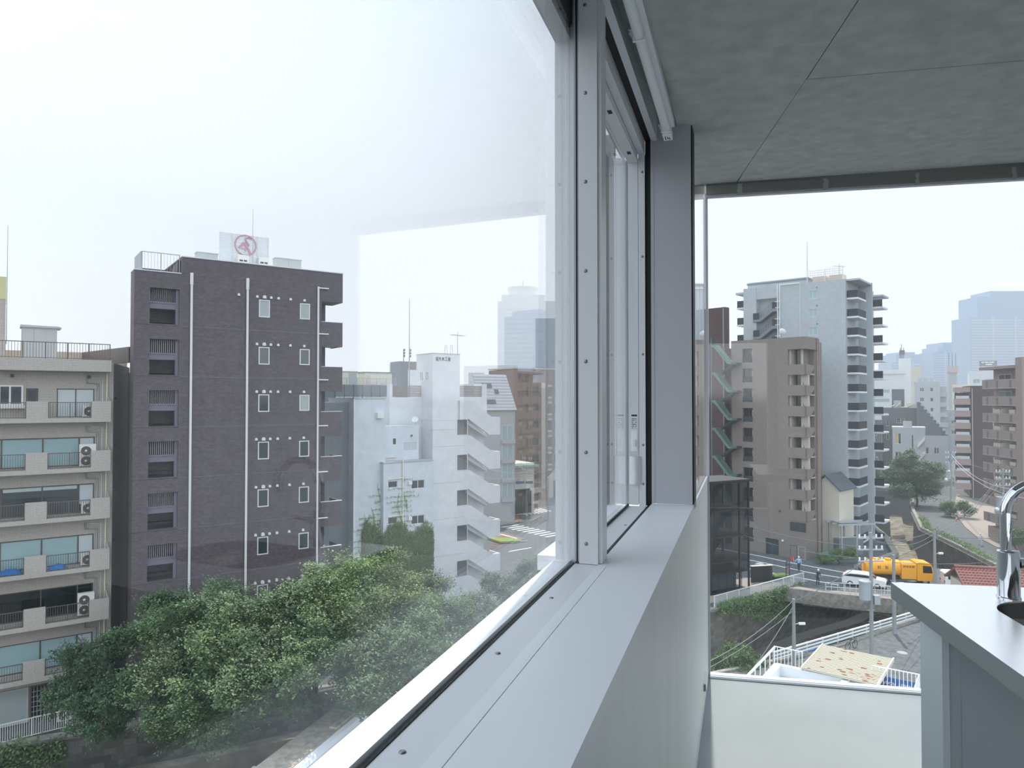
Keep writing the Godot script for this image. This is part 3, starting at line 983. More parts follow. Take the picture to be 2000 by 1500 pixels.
	# things on the balconies and on the roof
	var labels := ["single-fan outdoor unit on the top balcony of the tiled apartments", "tall twin-fan outdoor unit one balcony below the top of the tiled apartments", "single-fan outdoor unit on the balcony before the dark office windows", "single-fan outdoor unit on the balcony with the blue tarpaulin", "tall twin-fan outdoor unit on the balcony with black windows", "outdoor unit on the lowest balcony above the tree"]
	var fans := [1, 2, 1, 1, 2, 1]
	for i in 6:
		ac_unit(labels[i], from(t, Vector3(2.02 + (0.1 if fans[i] == 1 else -0.05), bottoms[i] + 0.285, -0.6)), ALONG, fans[i])
	ac_unit("white outdoor unit on the street behind the white railing", from(t, Vector3(0.9, 0.0, -0.3)), ALONG, 1)
	var tarp := thing("tarpaulin", "crumpled blue tarpaulin lying on a tiled balcony", "tarpaulin", from(t, Vector3(0, bottoms[3] + 0.285, 0)), ALONG)
	rng.seed = 5
	for q in [[-2.9, -1.5, 0.42], [-0.2, 0.9, 0.4]]:
		var st := tool()
		st.set_smooth_group(1)
		var nx := 14
		var nz := 6
		var hgt := []
		for i in nx + 1:
			var row := []
			for j in nz + 1:
				var edge := sin(PI * i / nx) * sin(PI * j / nz)
				row.append(Vector3(lerpf(q[0], q[1], float(i) / nx), 0.01 + q[2] * sqrt(edge) * (0.6 + 0.4 * rng.randf()), lerpf(-0.8, -0.18, float(j) / nz)))
			hgt.append(row)
		for i in nx:
			for j in nz:
				for v in [hgt[i][j], hgt[i + 1][j], hgt[i + 1][j + 1], hgt[i][j], hgt[i + 1][j + 1], hgt[i][j + 1]]:
					st.add_vertex(v)
		part(tarp, "sheet", done(st), M["tarp blue"])
	var k := thing("rooftop_cabinet", "grey steel cabinet on the roof of the tiled apartments", "cabinet", from(t, Vector3(0, 23.4, -4)), ALONG)
	bx(k, "body", Vector3(-1.66, 0, -1.6), Vector3(0.35, 2.4, 0), M["cabinet grey"])
	for x in [-1.0, -0.33]:
		bx(k, "door_panel", Vector3(x - 0.64, 0.1, 0.0), Vector3(x + 0.005, 2.3, 0.02), M["cabinet grey"])
	ex(k, "roof", [-1.75, 2.4, 0.6, 2.4, 0.6, 2.46, 0.4, 2.52, -1.75, 2.55], -1.75, 0.15, M["cabinet grey"])
	var s := thing("roof_house", "white tiled stair tower with a yellow top beside the roof railing", "tower", from(t, Vector3(-9, 23.4, -4)), ALONG)
	bx(s, "shaft", Vector3(0, 0, -4), Vector3(6.42, 5.6, 0), M["grey tile"])
	bx(s, "yellow_band", Vector3(0, 4.2, -4.02), Vector3(6.44, 5.7, 0.03), M["band yellow"])
	tube(s, "lightning_rod", [Vector3(6.48, 1.2, 0.05), Vector3(6.48, 9.2, 0.05)], 0.035, M["grey pipe"], 6, 0.015)
	# white railing on the canal edge and a stretch of pavement
	var r := thing("canal_railing", "white steel railing along the canal edge before the tiled apartments", "railing", Vector3(-43.0, GROUND + 0.1, -31.4), 56.0)
	railing(r, -8.0, 0.0, 0.0, 1.1, 0.0, M["white pipe"], 0.12, 0.014, 1.9)
	railing(r, 0.0, 9.0, 0.0, 1.1, 0.0, M["white pipe"], 0.12, 0.014, 1.9)

func build_dark_block() -> void:
	var t := thing("office_block", "tall dark purplish brick-tiled block with white downpipes and small windows", "building", Vector3(-38.84, GROUND, -37.29), ALONG)
	var tile: Material = M["dark tile"]
	prism(t, "body", [0.02, -1.6, 13.9, -1.6, 13.9, -13, 2.6, -13], 0, 29.55, tile)
	prism(t, "upper_body", [2.95, -1.6, 13.9, -1.6, 13.9, -13, 3.6, -13], 29.551, 30.8, tile)
	for i in 8:
		var y1 := 29.45 - 3.5 * i
		var y0 := maxf(y1 - 3.482, 0.0)
		if i == 0:
			y1 = 29.6
		var o := 28.5 - 3.5 * i
		var holes := [[0.95, o - 2.45, 2.8, o], [8.2, o - 1.55, 9.0, o - 0.25], [11.27, o - 1.5, 12.05, o - 0.28]]
		wall(t, "tiled_panel", 0, y0, 13.0, y1, -0.35, 0, holes, tile)
		bx(t, "joint_filler", Vector3(2.85, y0 - 0.018, -0.34), Vector3(12.99, y0, -0.002), M["plain mid grey"])
		# open stair bay
		var bay := boxes(t, "stair_bay", [[0.95, o - 1.4, -0.6, 2.6, o - 0.95, -0.25], [2.6, o - 2.45, -0.5, 2.8, o, -0.2], [0.95, o - 1.02, -0.45, 2.6, o - 0.92, -0.2]], M["violet metal"])
		var bars := []
		for k in 13:
			bars.append([1.0 + k * 0.125, o - 0.95, -0.42, 1.03 + k * 0.125, o, -0.39])
		boxes(bay, "bars", bars, M["grey pipe"])
		bx(bay, "stair_flight", Vector3(0.95, o - 2.3, -1.5), Vector3(2.6, o - 2.1, -0.9), M["charcoal"])
		win(t, 8.2, o - 1.55, 9.0, o - 0.25, 0.03, M["frame light"], M["glass frosted" if i in [0] else "glass dark"], [], 0.075)
		win(t, 11.27, o - 1.5, 12.05, o - 0.28, 0.03, M["frame light"], M["glass frosted" if i in [0, 2] else "glass dark"], [], 0.075)
		if not shapes.has("hood"):
			shapes["hood"] = ex_mesh(pv([-0.085, -0.08, 0.085, -0.08, 0.085, 0.03, 0.06, 0.085, 0.0, 0.105, -0.06, 0.085, -0.085, 0.03]), 0.0, 0.13)
			shapes["big hood"] = ex_mesh(pv([-0.115, -0.1, 0.115, -0.1, 0.115, 0.05, 0.08, 0.115, 0.0, 0.14, -0.08, 0.115, -0.115, 0.05]), 0.0, 0.17)
		for x in [8.06, 8.58, 9.07, 9.62, 10.53, 11.6]:
			part(t, "vent_hood", shapes["big hood" if x == 8.58 else "hood"], M["white pipe"], Vector3(x, o - 0.06, 0.0))
		if i == 0:
			part(t, "vent_hood", shapes["hood"], M["white pipe"], Vector3(6.75, o - 0.03, 0.0))
		# corner balcony
		bx(t, "balcony_front", Vector3(13.0, o - 3.5, -0.2), Vector3(14.7, o - 1.6, 0), tile)
		bx(t, "balcony_side", Vector3(14.55, o - 3.5, -2.2), Vector3(14.7, o - 1.6, -0.201), tile)
		bx(t, "balcony_floor", Vector3(13.0, o - 3.45, -2.2), Vector3(14.54, o - 3.3, -0.201), M["cabinet grey"])
		bx(t, "balcony_coping", Vector3(12.98, o - 1.6, -0.22), Vector3(14.72, o - 1.56, 0.02), M["frame light"])
	bx(t, "corner_top", Vector3(13.0, 28.5, -2.2), Vector3(14.7, 30.8, 0), tile)
	bx(t, "upper_wall", Vector3(2.95, 29.6, -0.35), Vector3(12.999, 30.8, 0), tile)
	bx(t, "end_wall", Vector3(0.0, 0.0, -1.6), Vector3(0.2, 29.6, -0.351), tile)
	bx(t, "roof_coping", Vector3(2.92, 30.801, -12), Vector3(14.75, 30.87, 0.04), M["frame light"])
	bx(t, "roof_coping", Vector3(-0.03, 29.601, -1.7), Vector3(2.9, 29.66, 0.04), M["frame light"])
	for x in [3.56, 7.36]:
		var p := tube(t, "downpipe", [Vector3(x, 0.0, 0.1), Vector3(x, 29.7, 0.1)], 0.085, M["white pipe"], 10)
		tube(p, "pipe_hopper", [Vector3(x, 28.9, 0.1), Vector3(x, 29.72, 0.1)], 0.115, M["white pipe"], 10)
	var q := tube(t, "downpipe", [Vector3(12.68, 0.0, 0.1), Vector3(12.68, 29.6, 0.1)], 0.075, M["white pipe"], 10)
	for i in 8:
		tube(q, "overflow_spout", [Vector3(12.68, 29.5 - 3.56 * i, 0.1), Vector3(13.5, 29.5 - 3.56 * i, 0.12)], 0.055, M["white pipe"], 8)
	# roof terrace railing
	railing(t, 0.5, 2.92, 29.66, 31.0, -0.6, M["grey pipe"], 0.2, 0.008)
	bx(t, "terrace_screen", Vector3(0.45, 29.66, -3.4), Vector3(0.5, 31.0, -0.6), M["grey pipe"])
	bx(t, "terrace_wall", Vector3(0.9, 29.56, -3.4), Vector3(2.9, 30.3, -3.3), tile)
	# rooftop things
	var base := from(t, Vector3(0, 30.87, -3))
	var s := thing("rooftop_sign", "white slatted rooftop screen with a round pink emblem", "sign", base, ALONG)
	for k in 24:
		bx(s, "slat", Vector3(6.13, 0.03 + k * 0.112, -0.03), Vector3(9.8, 0.105 + k * 0.112, 0.03), M["cabinet pale"])
	for x in [6.13, 7.05, 8.0, 8.9, 9.74]:
		bx(s, "upright", Vector3(x - 0.03, 0, -0.1), Vector3(x + 0.03, 2.75, -0.031), M["steel white"])
	var em := struct_ring(s, Vector3(8.0, 1.88, 0.08), 0.78)
	ex(em, "slanted_stroke", [-0.55, -0.2, -0.2, 0.22, 0.02, 0.22, 0.45, -0.6, 0.32, -0.68, -0.1, 0.02, -0.42, -0.32], -0.04, 0.04, M["logo pink"])
	tube(em, "curved_stroke", [Vector3(0.1, -0.15, 0), Vector3(0.25, 0.05, 0), Vector3(0.05, 0.3, 0), Vector3(0.0, 0.5, 0), Vector3(0.2, 0.62, 0), Vector3(0.5, 0.5, 0)], 0.06, M["logo pink"], 6)
	tube(em, "small_stroke", [Vector3(-0.3, -0.3, 0), Vector3(-0.05, -0.25, 0), Vector3(-0.02, -0.45, 0)], 0.04, M["logo pink"], 6)
	for q2 in [["low grey roof cabinet beside the slatted sign", 4.55, 6.0, 0.95], ["grey twin-door roof cabinet near the end of the dark roof", 10.36, 12.4, 1.2]]:
		var c := thing("roof_cabinet", q2[0], "cabinet", base, ALONG)
		bx(c, "body", Vector3(q2[1], 0, -0.8), Vector3(q2[2], q2[3], 0), M["cabinet grey"])
		bx(c, "lid", Vector3(q2[1] - 0.05, q2[3], -0.85), Vector3(q2[2] + 0.05, q2[3] + 0.05, 0.05), M["cabinet grey"])
		bx(c, "seam", Vector3((q2[1] + q2[2]) / 2 - 0.015, 0.02, 0.0), Vector3((q2[1] + q2[2]) / 2 + 0.015, q2[3], 0.012), M["grey pipe"])
	for q2 in [["small roof unit under the round pink emblem", 7.3], ["small roof unit under the blank end of the slatted sign", 8.85]]:
		var c := thing("roof_unit", q2[0], "air conditioner", base, ALONG)
		bx(c, "casing", Vector3(q2[1], 0, 0.2), Vector3(q2[1] + 0.8, 1.0, 0.7), M["ac white"])
		boxes(c, "louvres", [[q2[1] + 0.1, 0.5, 0.7, q2[1] + 0.35, 0.62, 0.72], [q2[1] + 0.42, 0.5, 0.7, q2[1] + 0.65, 0.62, 0.72]], M["fan dark"])
	var a := thing("roof_antenna", "thin lightning rod before the slatted rooftop sign", "antenna", base, ALONG)
	tube(a, "mast", [Vector3(8.4, 0, 0.6), Vector3(8.4, 4.6, 0.6)], 0.03, M["grey pipe"], 6, 0.012)
	tube(a, "foot", [Vector3(8.4, 0, 0.6), Vector3(8.4, 0.2, 0.6)], 0.08, M["grey pipe"], 8)

func struct_ring(parent: Node, at: Vector3, r: float) -> MeshInstance3D:
	var pts := []
	for k in 33:
		pts.append(Vector3(cos(TAU * k / 32) * r, sin(TAU * k / 32) * r, 0))
	return part(parent, "emblem_ring", ring_mesh(pts), M["logo pink"], at)

func ring_mesh(pts: Array) -> ArrayMesh:
	var st := tool()
	add_tube(st, pts, 0.055, -1, 6, false)
	return done(st)

func build_pale_block() -> void:
	var t := thing("pale_block", "pale blue-white stepped block with creeper and blank wall", "building", Vector3(-30.38, GROUND, -56.89), ALONG)
	var m: Material = M["pale render"]
	bx(t, "tall_wing", Vector3(-3.05, 0, -6), Vector3(-0.1, 20.9, 0), m)
	bx(t, "side_wing", Vector3(-5.5, 0, -8), Vector3(-3.051, 20.6, -1.2), M["plain mid grey"])
	bx(t, "coping", Vector3(-3.12, 20.901, -6), Vector3(-0.05, 21.0, 0.06), M["light grey render"])
	bx(t, "corner_edge", Vector3(-3.13, 0, -0.1), Vector3(-3.0, 20.9, 0.05), M["white render"])
	wall(t, "middle_wing", -0.099, 0, 3.68, 18.45, -2.1, -0.8, [[0.97, 16.7, 1.4, 17.35], [2.05, 16.1, 3.5, 16.95]], m)
	bx(t, "middle_roof", Vector3(-0.099, 18.2, -2.1), Vector3(3.6, 18.3, -0.9), M["light grey render"])
	bx(t, "middle_core", Vector3(0.0, 0, -2.1), Vector3(3.6, 18.2, -1.2), m)
	win(t, 0.97, 16.7, 1.4, 17.35, -0.8, M["frame light"], M["glass dark"])
	win(t, 2.05, 16.1, 3.5, 16.95, -0.8, M["frame light"], M["glass pale"], [2.8])
	var holes := []
	for y in [12.75, 9.55, 6.35]:
		holes.append([2.17, y, 3.55, y + 0.8])
		holes.append([-0.12, y + 0.25, 0.82, y + 0.87])
	wall(t, "low_wing", -0.57, 0, 4.4, 15.2, -0.5, 0.6, holes, m)
	bx(t, "low_core", Vector3(-0.5, 0, -2.1), Vector3(4.3, 15.1, 0.2), m)
	bx(t, "low_coping", Vector3(-0.62, 15.201, -0.8), Vector3(4.45, 15.3, 0.65), M["light grey render"])
	for y in [12.75, 9.55, 6.35]:
		win(t, 2.17, y, 3.55, y + 0.8, 0.56, M["frame light"], M["glass dark"], [2.86])
		win(t, -0.12, y + 0.25, 0.82, y + 0.87, 0.56, M["frame light"], M["glass dark"])
		bx(t, "vent_box", Vector3(1.82, y + 0.45, 0.6), Vector3(2.15, y + 0.75, 0.85), M["steel white"])
	bx(t, "duct_box", Vector3(-1.04, 19.2, 0), Vector3(-0.45, 19.7, 0.4), M["steel white"])
	var p := tube(t, "gutter_pipe", [Vector3(0.02, 16.8, -0.72), Vector3(0.02, 15.6, -0.72), Vector3(1.15, 15.6, -0.72), Vector3(1.3, 15.55, 0.68), Vector3(1.3, 0, 0.68)], 0.06, M["cream pipe"], 8)
	for y in [13.75, 10.45, 7.2]:
		tube(p, "branch_pipe", [Vector3(-0.1, y, 0.68), Vector3(1.3, y + 0.08, 0.68)], 0.05, M["cream pipe"], 8)
	part(t, "wall_lamp", sphere_mesh(0.1), M["fan dark"], Vector3(2.9, 17.5, -0.72))
	for y in [18.3, 15.0, 11.8]:
		win(t, -4.6, y - 1.6, -4.0, y, -1.18, M["plain mid grey"], M["glass dark"])
	var d := dish("satellite dish on the low roof of the pale blue-white block", from(t, Vector3(3.4, 18.45, -1.0)), 20, 0.3)
	d.rotation_degrees.z = 0.0

func dish(label: String, at: Vector3, turn: float, r: float) -> Node3D:
	var d := thing("satellite_dish", label, "antenna", at, turn, "satellite dishes on the roofs")
	tube(d, "mast", [Vector3.ZERO, Vector3(0, r * 1.6, 0)], 0.03, M["grey pipe"], 6)
	part(d, "reflector", lathe_mesh([[0.0, 0.0], [r * 0.5, r * 0.06], [r, r * 0.24], [r * 1.02, r * 0.24], [r * 0.5, r * 0.02], [0.0, -0.03]], 18), M["steel white"], Vector3(0, r * 1.7, 0.08), Vector3(60, 0, 0))
	tube(d, "feed_arm", [Vector3(0, r * 1.2, 0.1), Vector3(0, r * 1.5, r)], 0.02, M["grey pipe"], 5)
	return d

func yagi(label: String, at: Vector3, turn: float, h: float, w: float) -> Node3D:
	var a := thing("aerial", label, "antenna", at, turn)
	tube(a, "mast", [Vector3.ZERO, Vector3(0, h, 0)], 0.04, M["grey pipe"], 6, 0.025)
	tube(a, "boom", [Vector3(-w, h * 0.82, 0), Vector3(w, h * 0.84, 0)], 0.025, M["grey pipe"], 5)
	var bars := []
	for k in 7:
		var x := lerpf(-w, w, k / 6.0)
		bars.append([x - 0.012, h * 0.83 - 0.012, -0.35, x + 0.012, h * 0.83 + 0.012, 0.35])
	boxes(a, "elements", bars, M["grey pipe"])
	return a

func build_white_stairs() -> void:
	var t := thing("white_stair_building", "white building with zigzag outer staircase and dark landings", "building", Vector3(-27.72, GROUND, -60.92), ALONG)
	var m: Material = M["white render"]
	bx(t, "lift_tower", Vector3(0, 18.9, -3.2), Vector3(2.97, 25.15, 0), m)
	ex(t, "tower_cap", [-0.03, 25.15, 3.0, 25.15, 3.0, 25.22, -0.03, 25.22], -3.23, 0.03, M["light grey render"])
	for x in [-1.2, -2.3]:
		var f := win(t, -0.1, 0.0, 0.3, 0.65, 0.0, M["plain mid grey"], M["glass black"], [], 0.05, "slit_window")
		f.rotation_degrees.y = -90
		f.position = Vector3(-0.02, 22.75, x)
	bx(t, "core", Vector3(0.02, 0, -5), Vector3(2.6, 18.9, -0.06), m)
	bx(t, "rear_wing", Vector3(-3.34, 0, -7), Vector3(0.0, 21.05, -2.2), m)
	bx(t, "roof_wall", Vector3(2.971, 18.9, -2.5), Vector3(6.7, 21.1, -0.9), m)
	bx(t, "right_wing", Vector3(2.62, 0, -6), Vector3(6.78, 18.9, -1.6), m)
	bx(t, "parapet_post", Vector3(6.15, 21.1, -2.4), Vector3(6.75, 22.4, -1.0), m)
	bx(t, "rear_post", Vector3(-3.34, 21.05, -2.8), Vector3(-3.05, 22.3, -2.2), m)
	for q in [[2.98, 6.14, -1.0], [-3.04, -0.02, -2.25]]:
		for k in 9:
			bx(t, "louvre_slat", Vector3(q[0], 21.12 + k * 0.12, q[2] - 0.04), Vector3(q[1], 21.2 + k * 0.12, q[2] + 0.04), M["tan tile"])
	bx(t, "front_face", Vector3(0, 0, -0.06), Vector3(2.62, 18.88, 0.02), m)
	for y in [16.4, 12.95, 9.55, 6.1, 2.7]:
		bx(t, "joint_line", Vector3(-0.01, y, 0.02), Vector3(3.4, y + 0.03, 0.03), M["light grey render"])
	# stairs: landing windows, sloping parapets, end bays
	for k in 6:
		var y := 18.97 - 3.38 * k
		if k < 5:
			win(t, 2.64, y - 1.6, 3.9, y, 0.0, M["frame light"], M["landing glass"], [], 0.07, "landing_window")
			bx(t, "landing_back", Vector3(2.62, y - 3.3, -1.6), Vector3(6.7, y, -1.5), m)
			ex(t, "stair_soffit", [3.9, y, 4.6, y - 0.5, 6.4, y - 1.65, 6.4, y - 1.9, 4.4, y - 0.75, 3.9, y - 0.4], -1.5, -0.4, m)
		ex(t, "sloping_parapet", [2.62, y, 3.95, y, 6.4, y - 1.62, 7.7, y - 1.62, 7.7, y + 0.1, 6.75, y + 0.1, 6.7, y + 0.14, 4.2, y + 1.77, 2.62, y + 1.77], -0.25, 0.0, m)
		bx(t, "end_bay", Vector3(7.55, y - 1.62, -1.8), Vector3(7.7, y + 0.1, -0.251), m)
		bx(t, "landing_floor", Vector3(6.4, y - 1.62, -1.8), Vector3(7.549, y - 1.42, -0.251), m)
	bx(t, "top_band", Vector3(-0.02, 18.0, -0.3), Vector3(2.64, 18.88, 0.05), m)
	# roof lettering, built stroke by stroke
	var sign_ := part(t, "roof_lettering", letters([
		[[0.06, 0.4, 0.02, 0.2], [0.05, 0.3, 0.05, 0.0], [0.12, 0.32, 0.3, 0.34], [0.2, 0.4, 0.12, 0.0], [0.16, 0.18, 0.3, 0.18], [0.23, 0.18, 0.23, 0.02], [0.15, 0.02, 0.31, 0.02]],
		[[0.46, 0.38, 0.38, 0.18], [0.44, 0.3, 0.6, 0.3], [0.6, 0.3, 0.48, 0.1], [0.46, 0.14, 0.56, 0.02]],
		[[0.72, 0.28, 1.0, 0.28], [0.86, 0.4, 0.86, 0.0], [0.85, 0.27, 0.72, 0.06], [0.87, 0.27, 1.0, 0.06]],
		[[1.12, 0.36, 1.36, 0.36], [1.24, 0.36, 1.24, 0.04], [1.08, 0.04, 1.4, 0.04]],
		[[1.48, 0.32, 1.76, 0.32], [1.56, 0.4, 1.56, 0.24], [1.68, 0.4, 1.68, 0.24], [1.48, 0.22, 1.76, 0.22], [1.5, 0.14, 1.74, 0.14], [1.62, 0.22, 1.62, 0.0], [1.6, 0.12, 1.48, 0.0], [1.64, 0.12, 1.76, 0.0]],
	]), M["print dark"], Vector3(0.32, 24.5, 0.02), Vector3.ZERO)
	sign_.scale = Vector3(0.9, 0.9, 1)
	var a := yagi("tall thin aerial on the white lift tower with lettering", from(t, Vector3(2.9, 25.2, -0.3)), ALONG + 20, 2.2, 0.9)
	var rod := thing("lightning_rod", "slender lightning rod rising behind the white lift tower", "antenna", from(t, Vector3(-1.2, 25.1, -2.4)), ALONG)
	rod.position.y = GROUND + 21.0
	tube(rod, "mast", [Vector3.ZERO, Vector3(0, 9.4, 0)], 0.06, M["grey pipe"], 6, 0.03)
	for q in [[1.6, "bent roof ladder rail beside the lettering of the white tower"], [2.2, "bent roof ladder rail near the aerial of the white tower"]]:
		var l := thing("ladder_rail", q[1], "ladder", from(t, Vector3(q[0], 25.2, -0.5)), ALONG)
		tube(l, "hoop", [Vector3(0, 0, 0), Vector3(0.05, 0.8, 0), Vector3(0.22, 0.85, 0), Vector3(0.28, 0, 0)], 0.025, M["grey pipe"], 5)

# upright strokes [x0,y0,x1,y1] as one raised mesh
func letters(glyphs: Array) -> ArrayMesh:
	var st := tool()
	for g in glyphs:
		for s in g:
			add_tube(st, [Vector3(s[0], s[1], 0.02), Vector3(s[2], s[3], 0.02)], 0.028, -1, 4)
	return done(st)

func build_behind_left() -> void:
	# glass-fronted block behind
	var t := thing("slate_panel_block", "slate grey panelled block with curtained window row", "building", Vector3(-40.2, GROUND, -71.05), ALONG)
	bx(t, "core", Vector3(-6, 0, -8), Vector3(3.5, 22.4, -0.2), M["slate panel"])
	for i in 7:
		var x := -3.9 + i * 1.06
		for j in 3:
			var y := 21.2 - j * 2.3
			bx(t, "panel", Vector3(x, y, -0.2), Vector3(x + 1.0, y + 1.25, 0), M["slate panel"])
			var f := win(t, x, y - 1.0, x + 1.0, y - 0.02, -0.02, M["plain mid grey"], M["glass pale"], [x + 0.5], 0.05)
			if (i + j) % 3 == 1:
				bx(f, "red_mark", Vector3(x + 0.52, y - 0.45, -0.03), Vector3(x + 0.62, y - 0.35, -0.015), M["cone red"])
	railing(t, -5, 3.5, 22.45, 23.2, -0.2, M["grey pipe"], 0.25, 0.012)
	var a := thing("rooftop_hut", "white twin-door hut on the slate panelled roof", "hut", from(t, Vector3(0, 22.4, -1.5)), ALONG)
	bx(a, "body", Vector3(-2.9, 0, -1.5), Vector3(-0.7, 1.55, 0), M["cream render"])
	bx(a, "lid", Vector3(-3.0, 1.55, -1.6), Vector3(-0.6, 1.62, 0.1), M["light grey render"])
	bx(a, "door", Vector3(-1.75, 0.05, 0), Vector3(-0.8, 1.45, 0.03), M["light grey render"])
	var b := thing("rooftop_hut", "cream hut with overhanging flat lid on the slate panelled roof", "hut", from(t, Vector3(0, 22.4, -1.5)), ALONG)
	bx(b, "body", Vector3(0.2, 0, -2), Vector3(3.6, 1.5, 0), M["cream render"])
	bx(b, "lid", Vector3(0.05, 1.5, -2.1), Vector3(3.75, 1.6, 0.1), M["slate panel"])
	bx(b, "door", Vector3(0.3, 0.05, 0), Vector3(0.9, 1.2, 0.03), M["tan pale"])
	# grey lift house and antennas
	var c := thing("lift_house", "dark grey lift house with phone masts behind the white building", "building", Vector3(-43.18, GROUND, -85.86), ALONG)
	bx(c, "dark_shaft", Vector3(-0.62, 0, -3), Vector3(0.5, 25.9, 0), M["slate panel"])
	bx(c, "brown_cap", Vector3(0.501, 24.8, -3), Vector3(2.0, 25.9, -0.1), M["tan tile"])
	bx(c, "white_wing", Vector3(0.501, 0, -3), Vector3(3.4, 24.79, -0.05), M["white render"])
	for x in [0.1, 1.0]:
		var p := tube(c, "phone_mast", [Vector3(x, 25.9, -0.5), Vector3(x, 25.9 + 1.6 + x * 0.4, -0.5)], 0.05, M["fan dark"], 6)
		for k in 3:
			bx(p, "aerial_panel", Vector3(x + 0.06, 26.5 + k * 0.4, -0.55), Vector3(x + 0.22, 26.8 + k * 0.4, -0.45), M["fan dark"])
	# white water tank house and aerials at the shoulder of the dark block
	var d := thing("tank_house", "white roof house with aerials beside the dark block", "building", Vector3(-46.8, GROUND, -66.0), ALONG)
	bx(d, "body", Vector3(-1.5, 0, -4), Vector3(1.3, 26.0, 0), M["white render"])
	for k in 4:
		bx(d, "ladder_rung", Vector3(0.5, 24.3 + k * 0.4, 0), Vector3(0.9, 24.34 + k * 0.4, 0.08), M["grey pipe"])
	railing(d, -1.4, 1.2, 26.0, 27.0, -0.1, M["grey pipe"], 0.4, 0.015)
	yagi("aerial on the white roof house beside the dark block", from(d, Vector3(0.9, 26.0, -0.5)), ALONG, 4.2, 0.7)
	dish("satellite dish on the white roof house beside the dark block", from(d, Vector3(0.6, 26.0, -0.4)), 60, 0.4)
	# brown apartment block beyond the crossroads
	var e := thing("brown_apartments", "brown tiled apartment block beyond the crossroads", "building", Vector3(-44.57, GROUND, -138.79), ALONG)
	var holes := []
	for k in 7:
		var y := 21.9 - 3.55 * k
		holes.append([4.36, y, 6.0, y + 1.5])
		holes.append([2.6, y - 0.4, 3.25, y + 1.5])
		holes.append([8.45, y - 0.6, 9.5, y + 1.5])
		holes.append([10.3, y - 0.6, 11.3, y + 1.5])
	wall(e, "tiled_wall", 0, 0, 14, 27.05, -0.3, 0, holes, M["brown tile"])
	bx(e, "body", Vector3(0.1, 0, -10), Vector3(14, 26.9, -0.31), M["brown tile"])
	for h in holes:
		win(e, h[0], h[1], h[2], h[3], -0.12, M["frame bronze"], M["glass dark"], [(h[0] + h[2]) / 2] if h[0] == 4.36 else [], 0.1)
		if h[0] > 8:
			bx(e, "pale_lintel", Vector3(h[0], h[3], -0.05), Vector3(h[2], h[3] + 0.4, 0.06), M["tan pale"])
			bx(e, "pale_lintel", Vector3(h[0], h[1] - 0.4, -0.05), Vector3(h[2], h[1], 0.06), M["tan pale"])
	bx(e, "stair_strip", Vector3(6.7, 2, 0), Vector3(7.7, 24.2, 0.15), M["tan pale"])
	bx(e, "roof_edge", Vector3(-0.1, 27.05, -10), Vector3(14.1, 27.3, 0.1), M["tan pale"])
	for q in [0.6, 1.1, 2.6, 3.1, 4.6, 5.2]:
		bx(e, "top_slit", Vector3(q, 24.9, 0), Vector3(q + 0.35, 26.2, 0.03), M["glass dark"])
	ex(e, "gable_porch", [8.2, 0, 12.4, 0, 12.4, 4.2, 10.3, 5.8, 8.2, 4.2], 0.01, 0.8, M["tan pale"])
	bx(e, "porch_door", Vector3(9.3, 0, 0.8), Vector3(11.3, 3.6, 0.84), M["glass dark"])
	# sloping zinc roof house
	var f := thing("zinc_roof_house", "house with steep ribbed zinc roof and skylights", "building", Vector3(-40.4, GROUND, -108.6), 48.0)
	bx(f, "body", Vector3(0, 0, -7), Vector3(6.2, 19.0, -0.4), M["light grey render"])
	var roof := struct_slope(f, 6.4, 19.0, 25.0, 3.8)
	for k in 12:
		bx(roof, "roof_rib", Vector3(0.0, k * 0.6, 0.0), Vector3(6.4, k * 0.6 + 0.05, 0.06), M["light grey render"])
	for q in [[1.1, 4.4, 2.9], [0.7, 1.2, 2.8], [3.2, 3.2, 3.9]]:
		bx(roof, "skylight", Vector3(q[0], q[1], 0.02), Vector3(q[2], q[1] + 0.8, 0.14), M["glass dark"])
	for k in 4:
		win(f, 3.6, 13.5 - k * 3.2, 5.8, 16.5 - k * 3.2, -0.3, M["frame light"], M["glass teal"], [4.7], 0.08)
		bx(f, "balcony_rail", Vector3(3.5, 13.4 - k * 3.2, -0.3), Vector3(6.0, 14.1 - k * 3.2, 0.1), M["light grey render"])
	# low teal shop between
	var g := thing("teal_shop", "low shop with a green-tinted canopy behind the stair building", "building", Vector3(-42.5, GROUND, -118), 48.0)
	bx(g, "body", Vector3(0, 0, -6), Vector3(9, 9.2, 0), M["cream render"])
	for k in 10:
		bx(g, "shutter_slat", Vector3(0.2, 5.4 + k * 0.3, 0), Vector3(6.0, 5.65 + k * 0.3, 0.06), M["tan pale"])
	bx(g, "canopy", Vector3(-0.3, 8.6, 0), Vector3(9.2, 9.0, 1.4), M["glass teal"])
	win(g, 0.6, 0.2, 8.4, 4.6, 0.04, M["charcoal"], M["glass black"], [3.0, 5.6], 0.12)
	# far tower with the drum top
	var h := thing("drum_top_tower", "hazy far tower with a round drum on its stepped top", "tower", Vector3(-164.9, GROUND, -472.2), 18.1)
	bx(h, "shaft", Vector3(0, 0, -38), Vector3(42.6, 89.6, 0), M["tower haze pale"])
	bx(h, "shoulder", Vector3(2.8, 89.6, -34), Vector3(33.6, 94.2, -1), M["tower haze pale"])
	part(h, "drum", lathe_mesh([[10.4, 0.0], [10.4, 4.0, 1], [11.2, 6.2, 1], [11.2, 6.8, 1], [0.0, 6.8]], 32), M["tower haze pale"], Vector3(18.2, 94.2, -14))
	tube(h, "spire", [Vector3(18.2, 101, -14), Vector3(18.2, 106, -14)], 0.35, M["grey pipe"], 6)
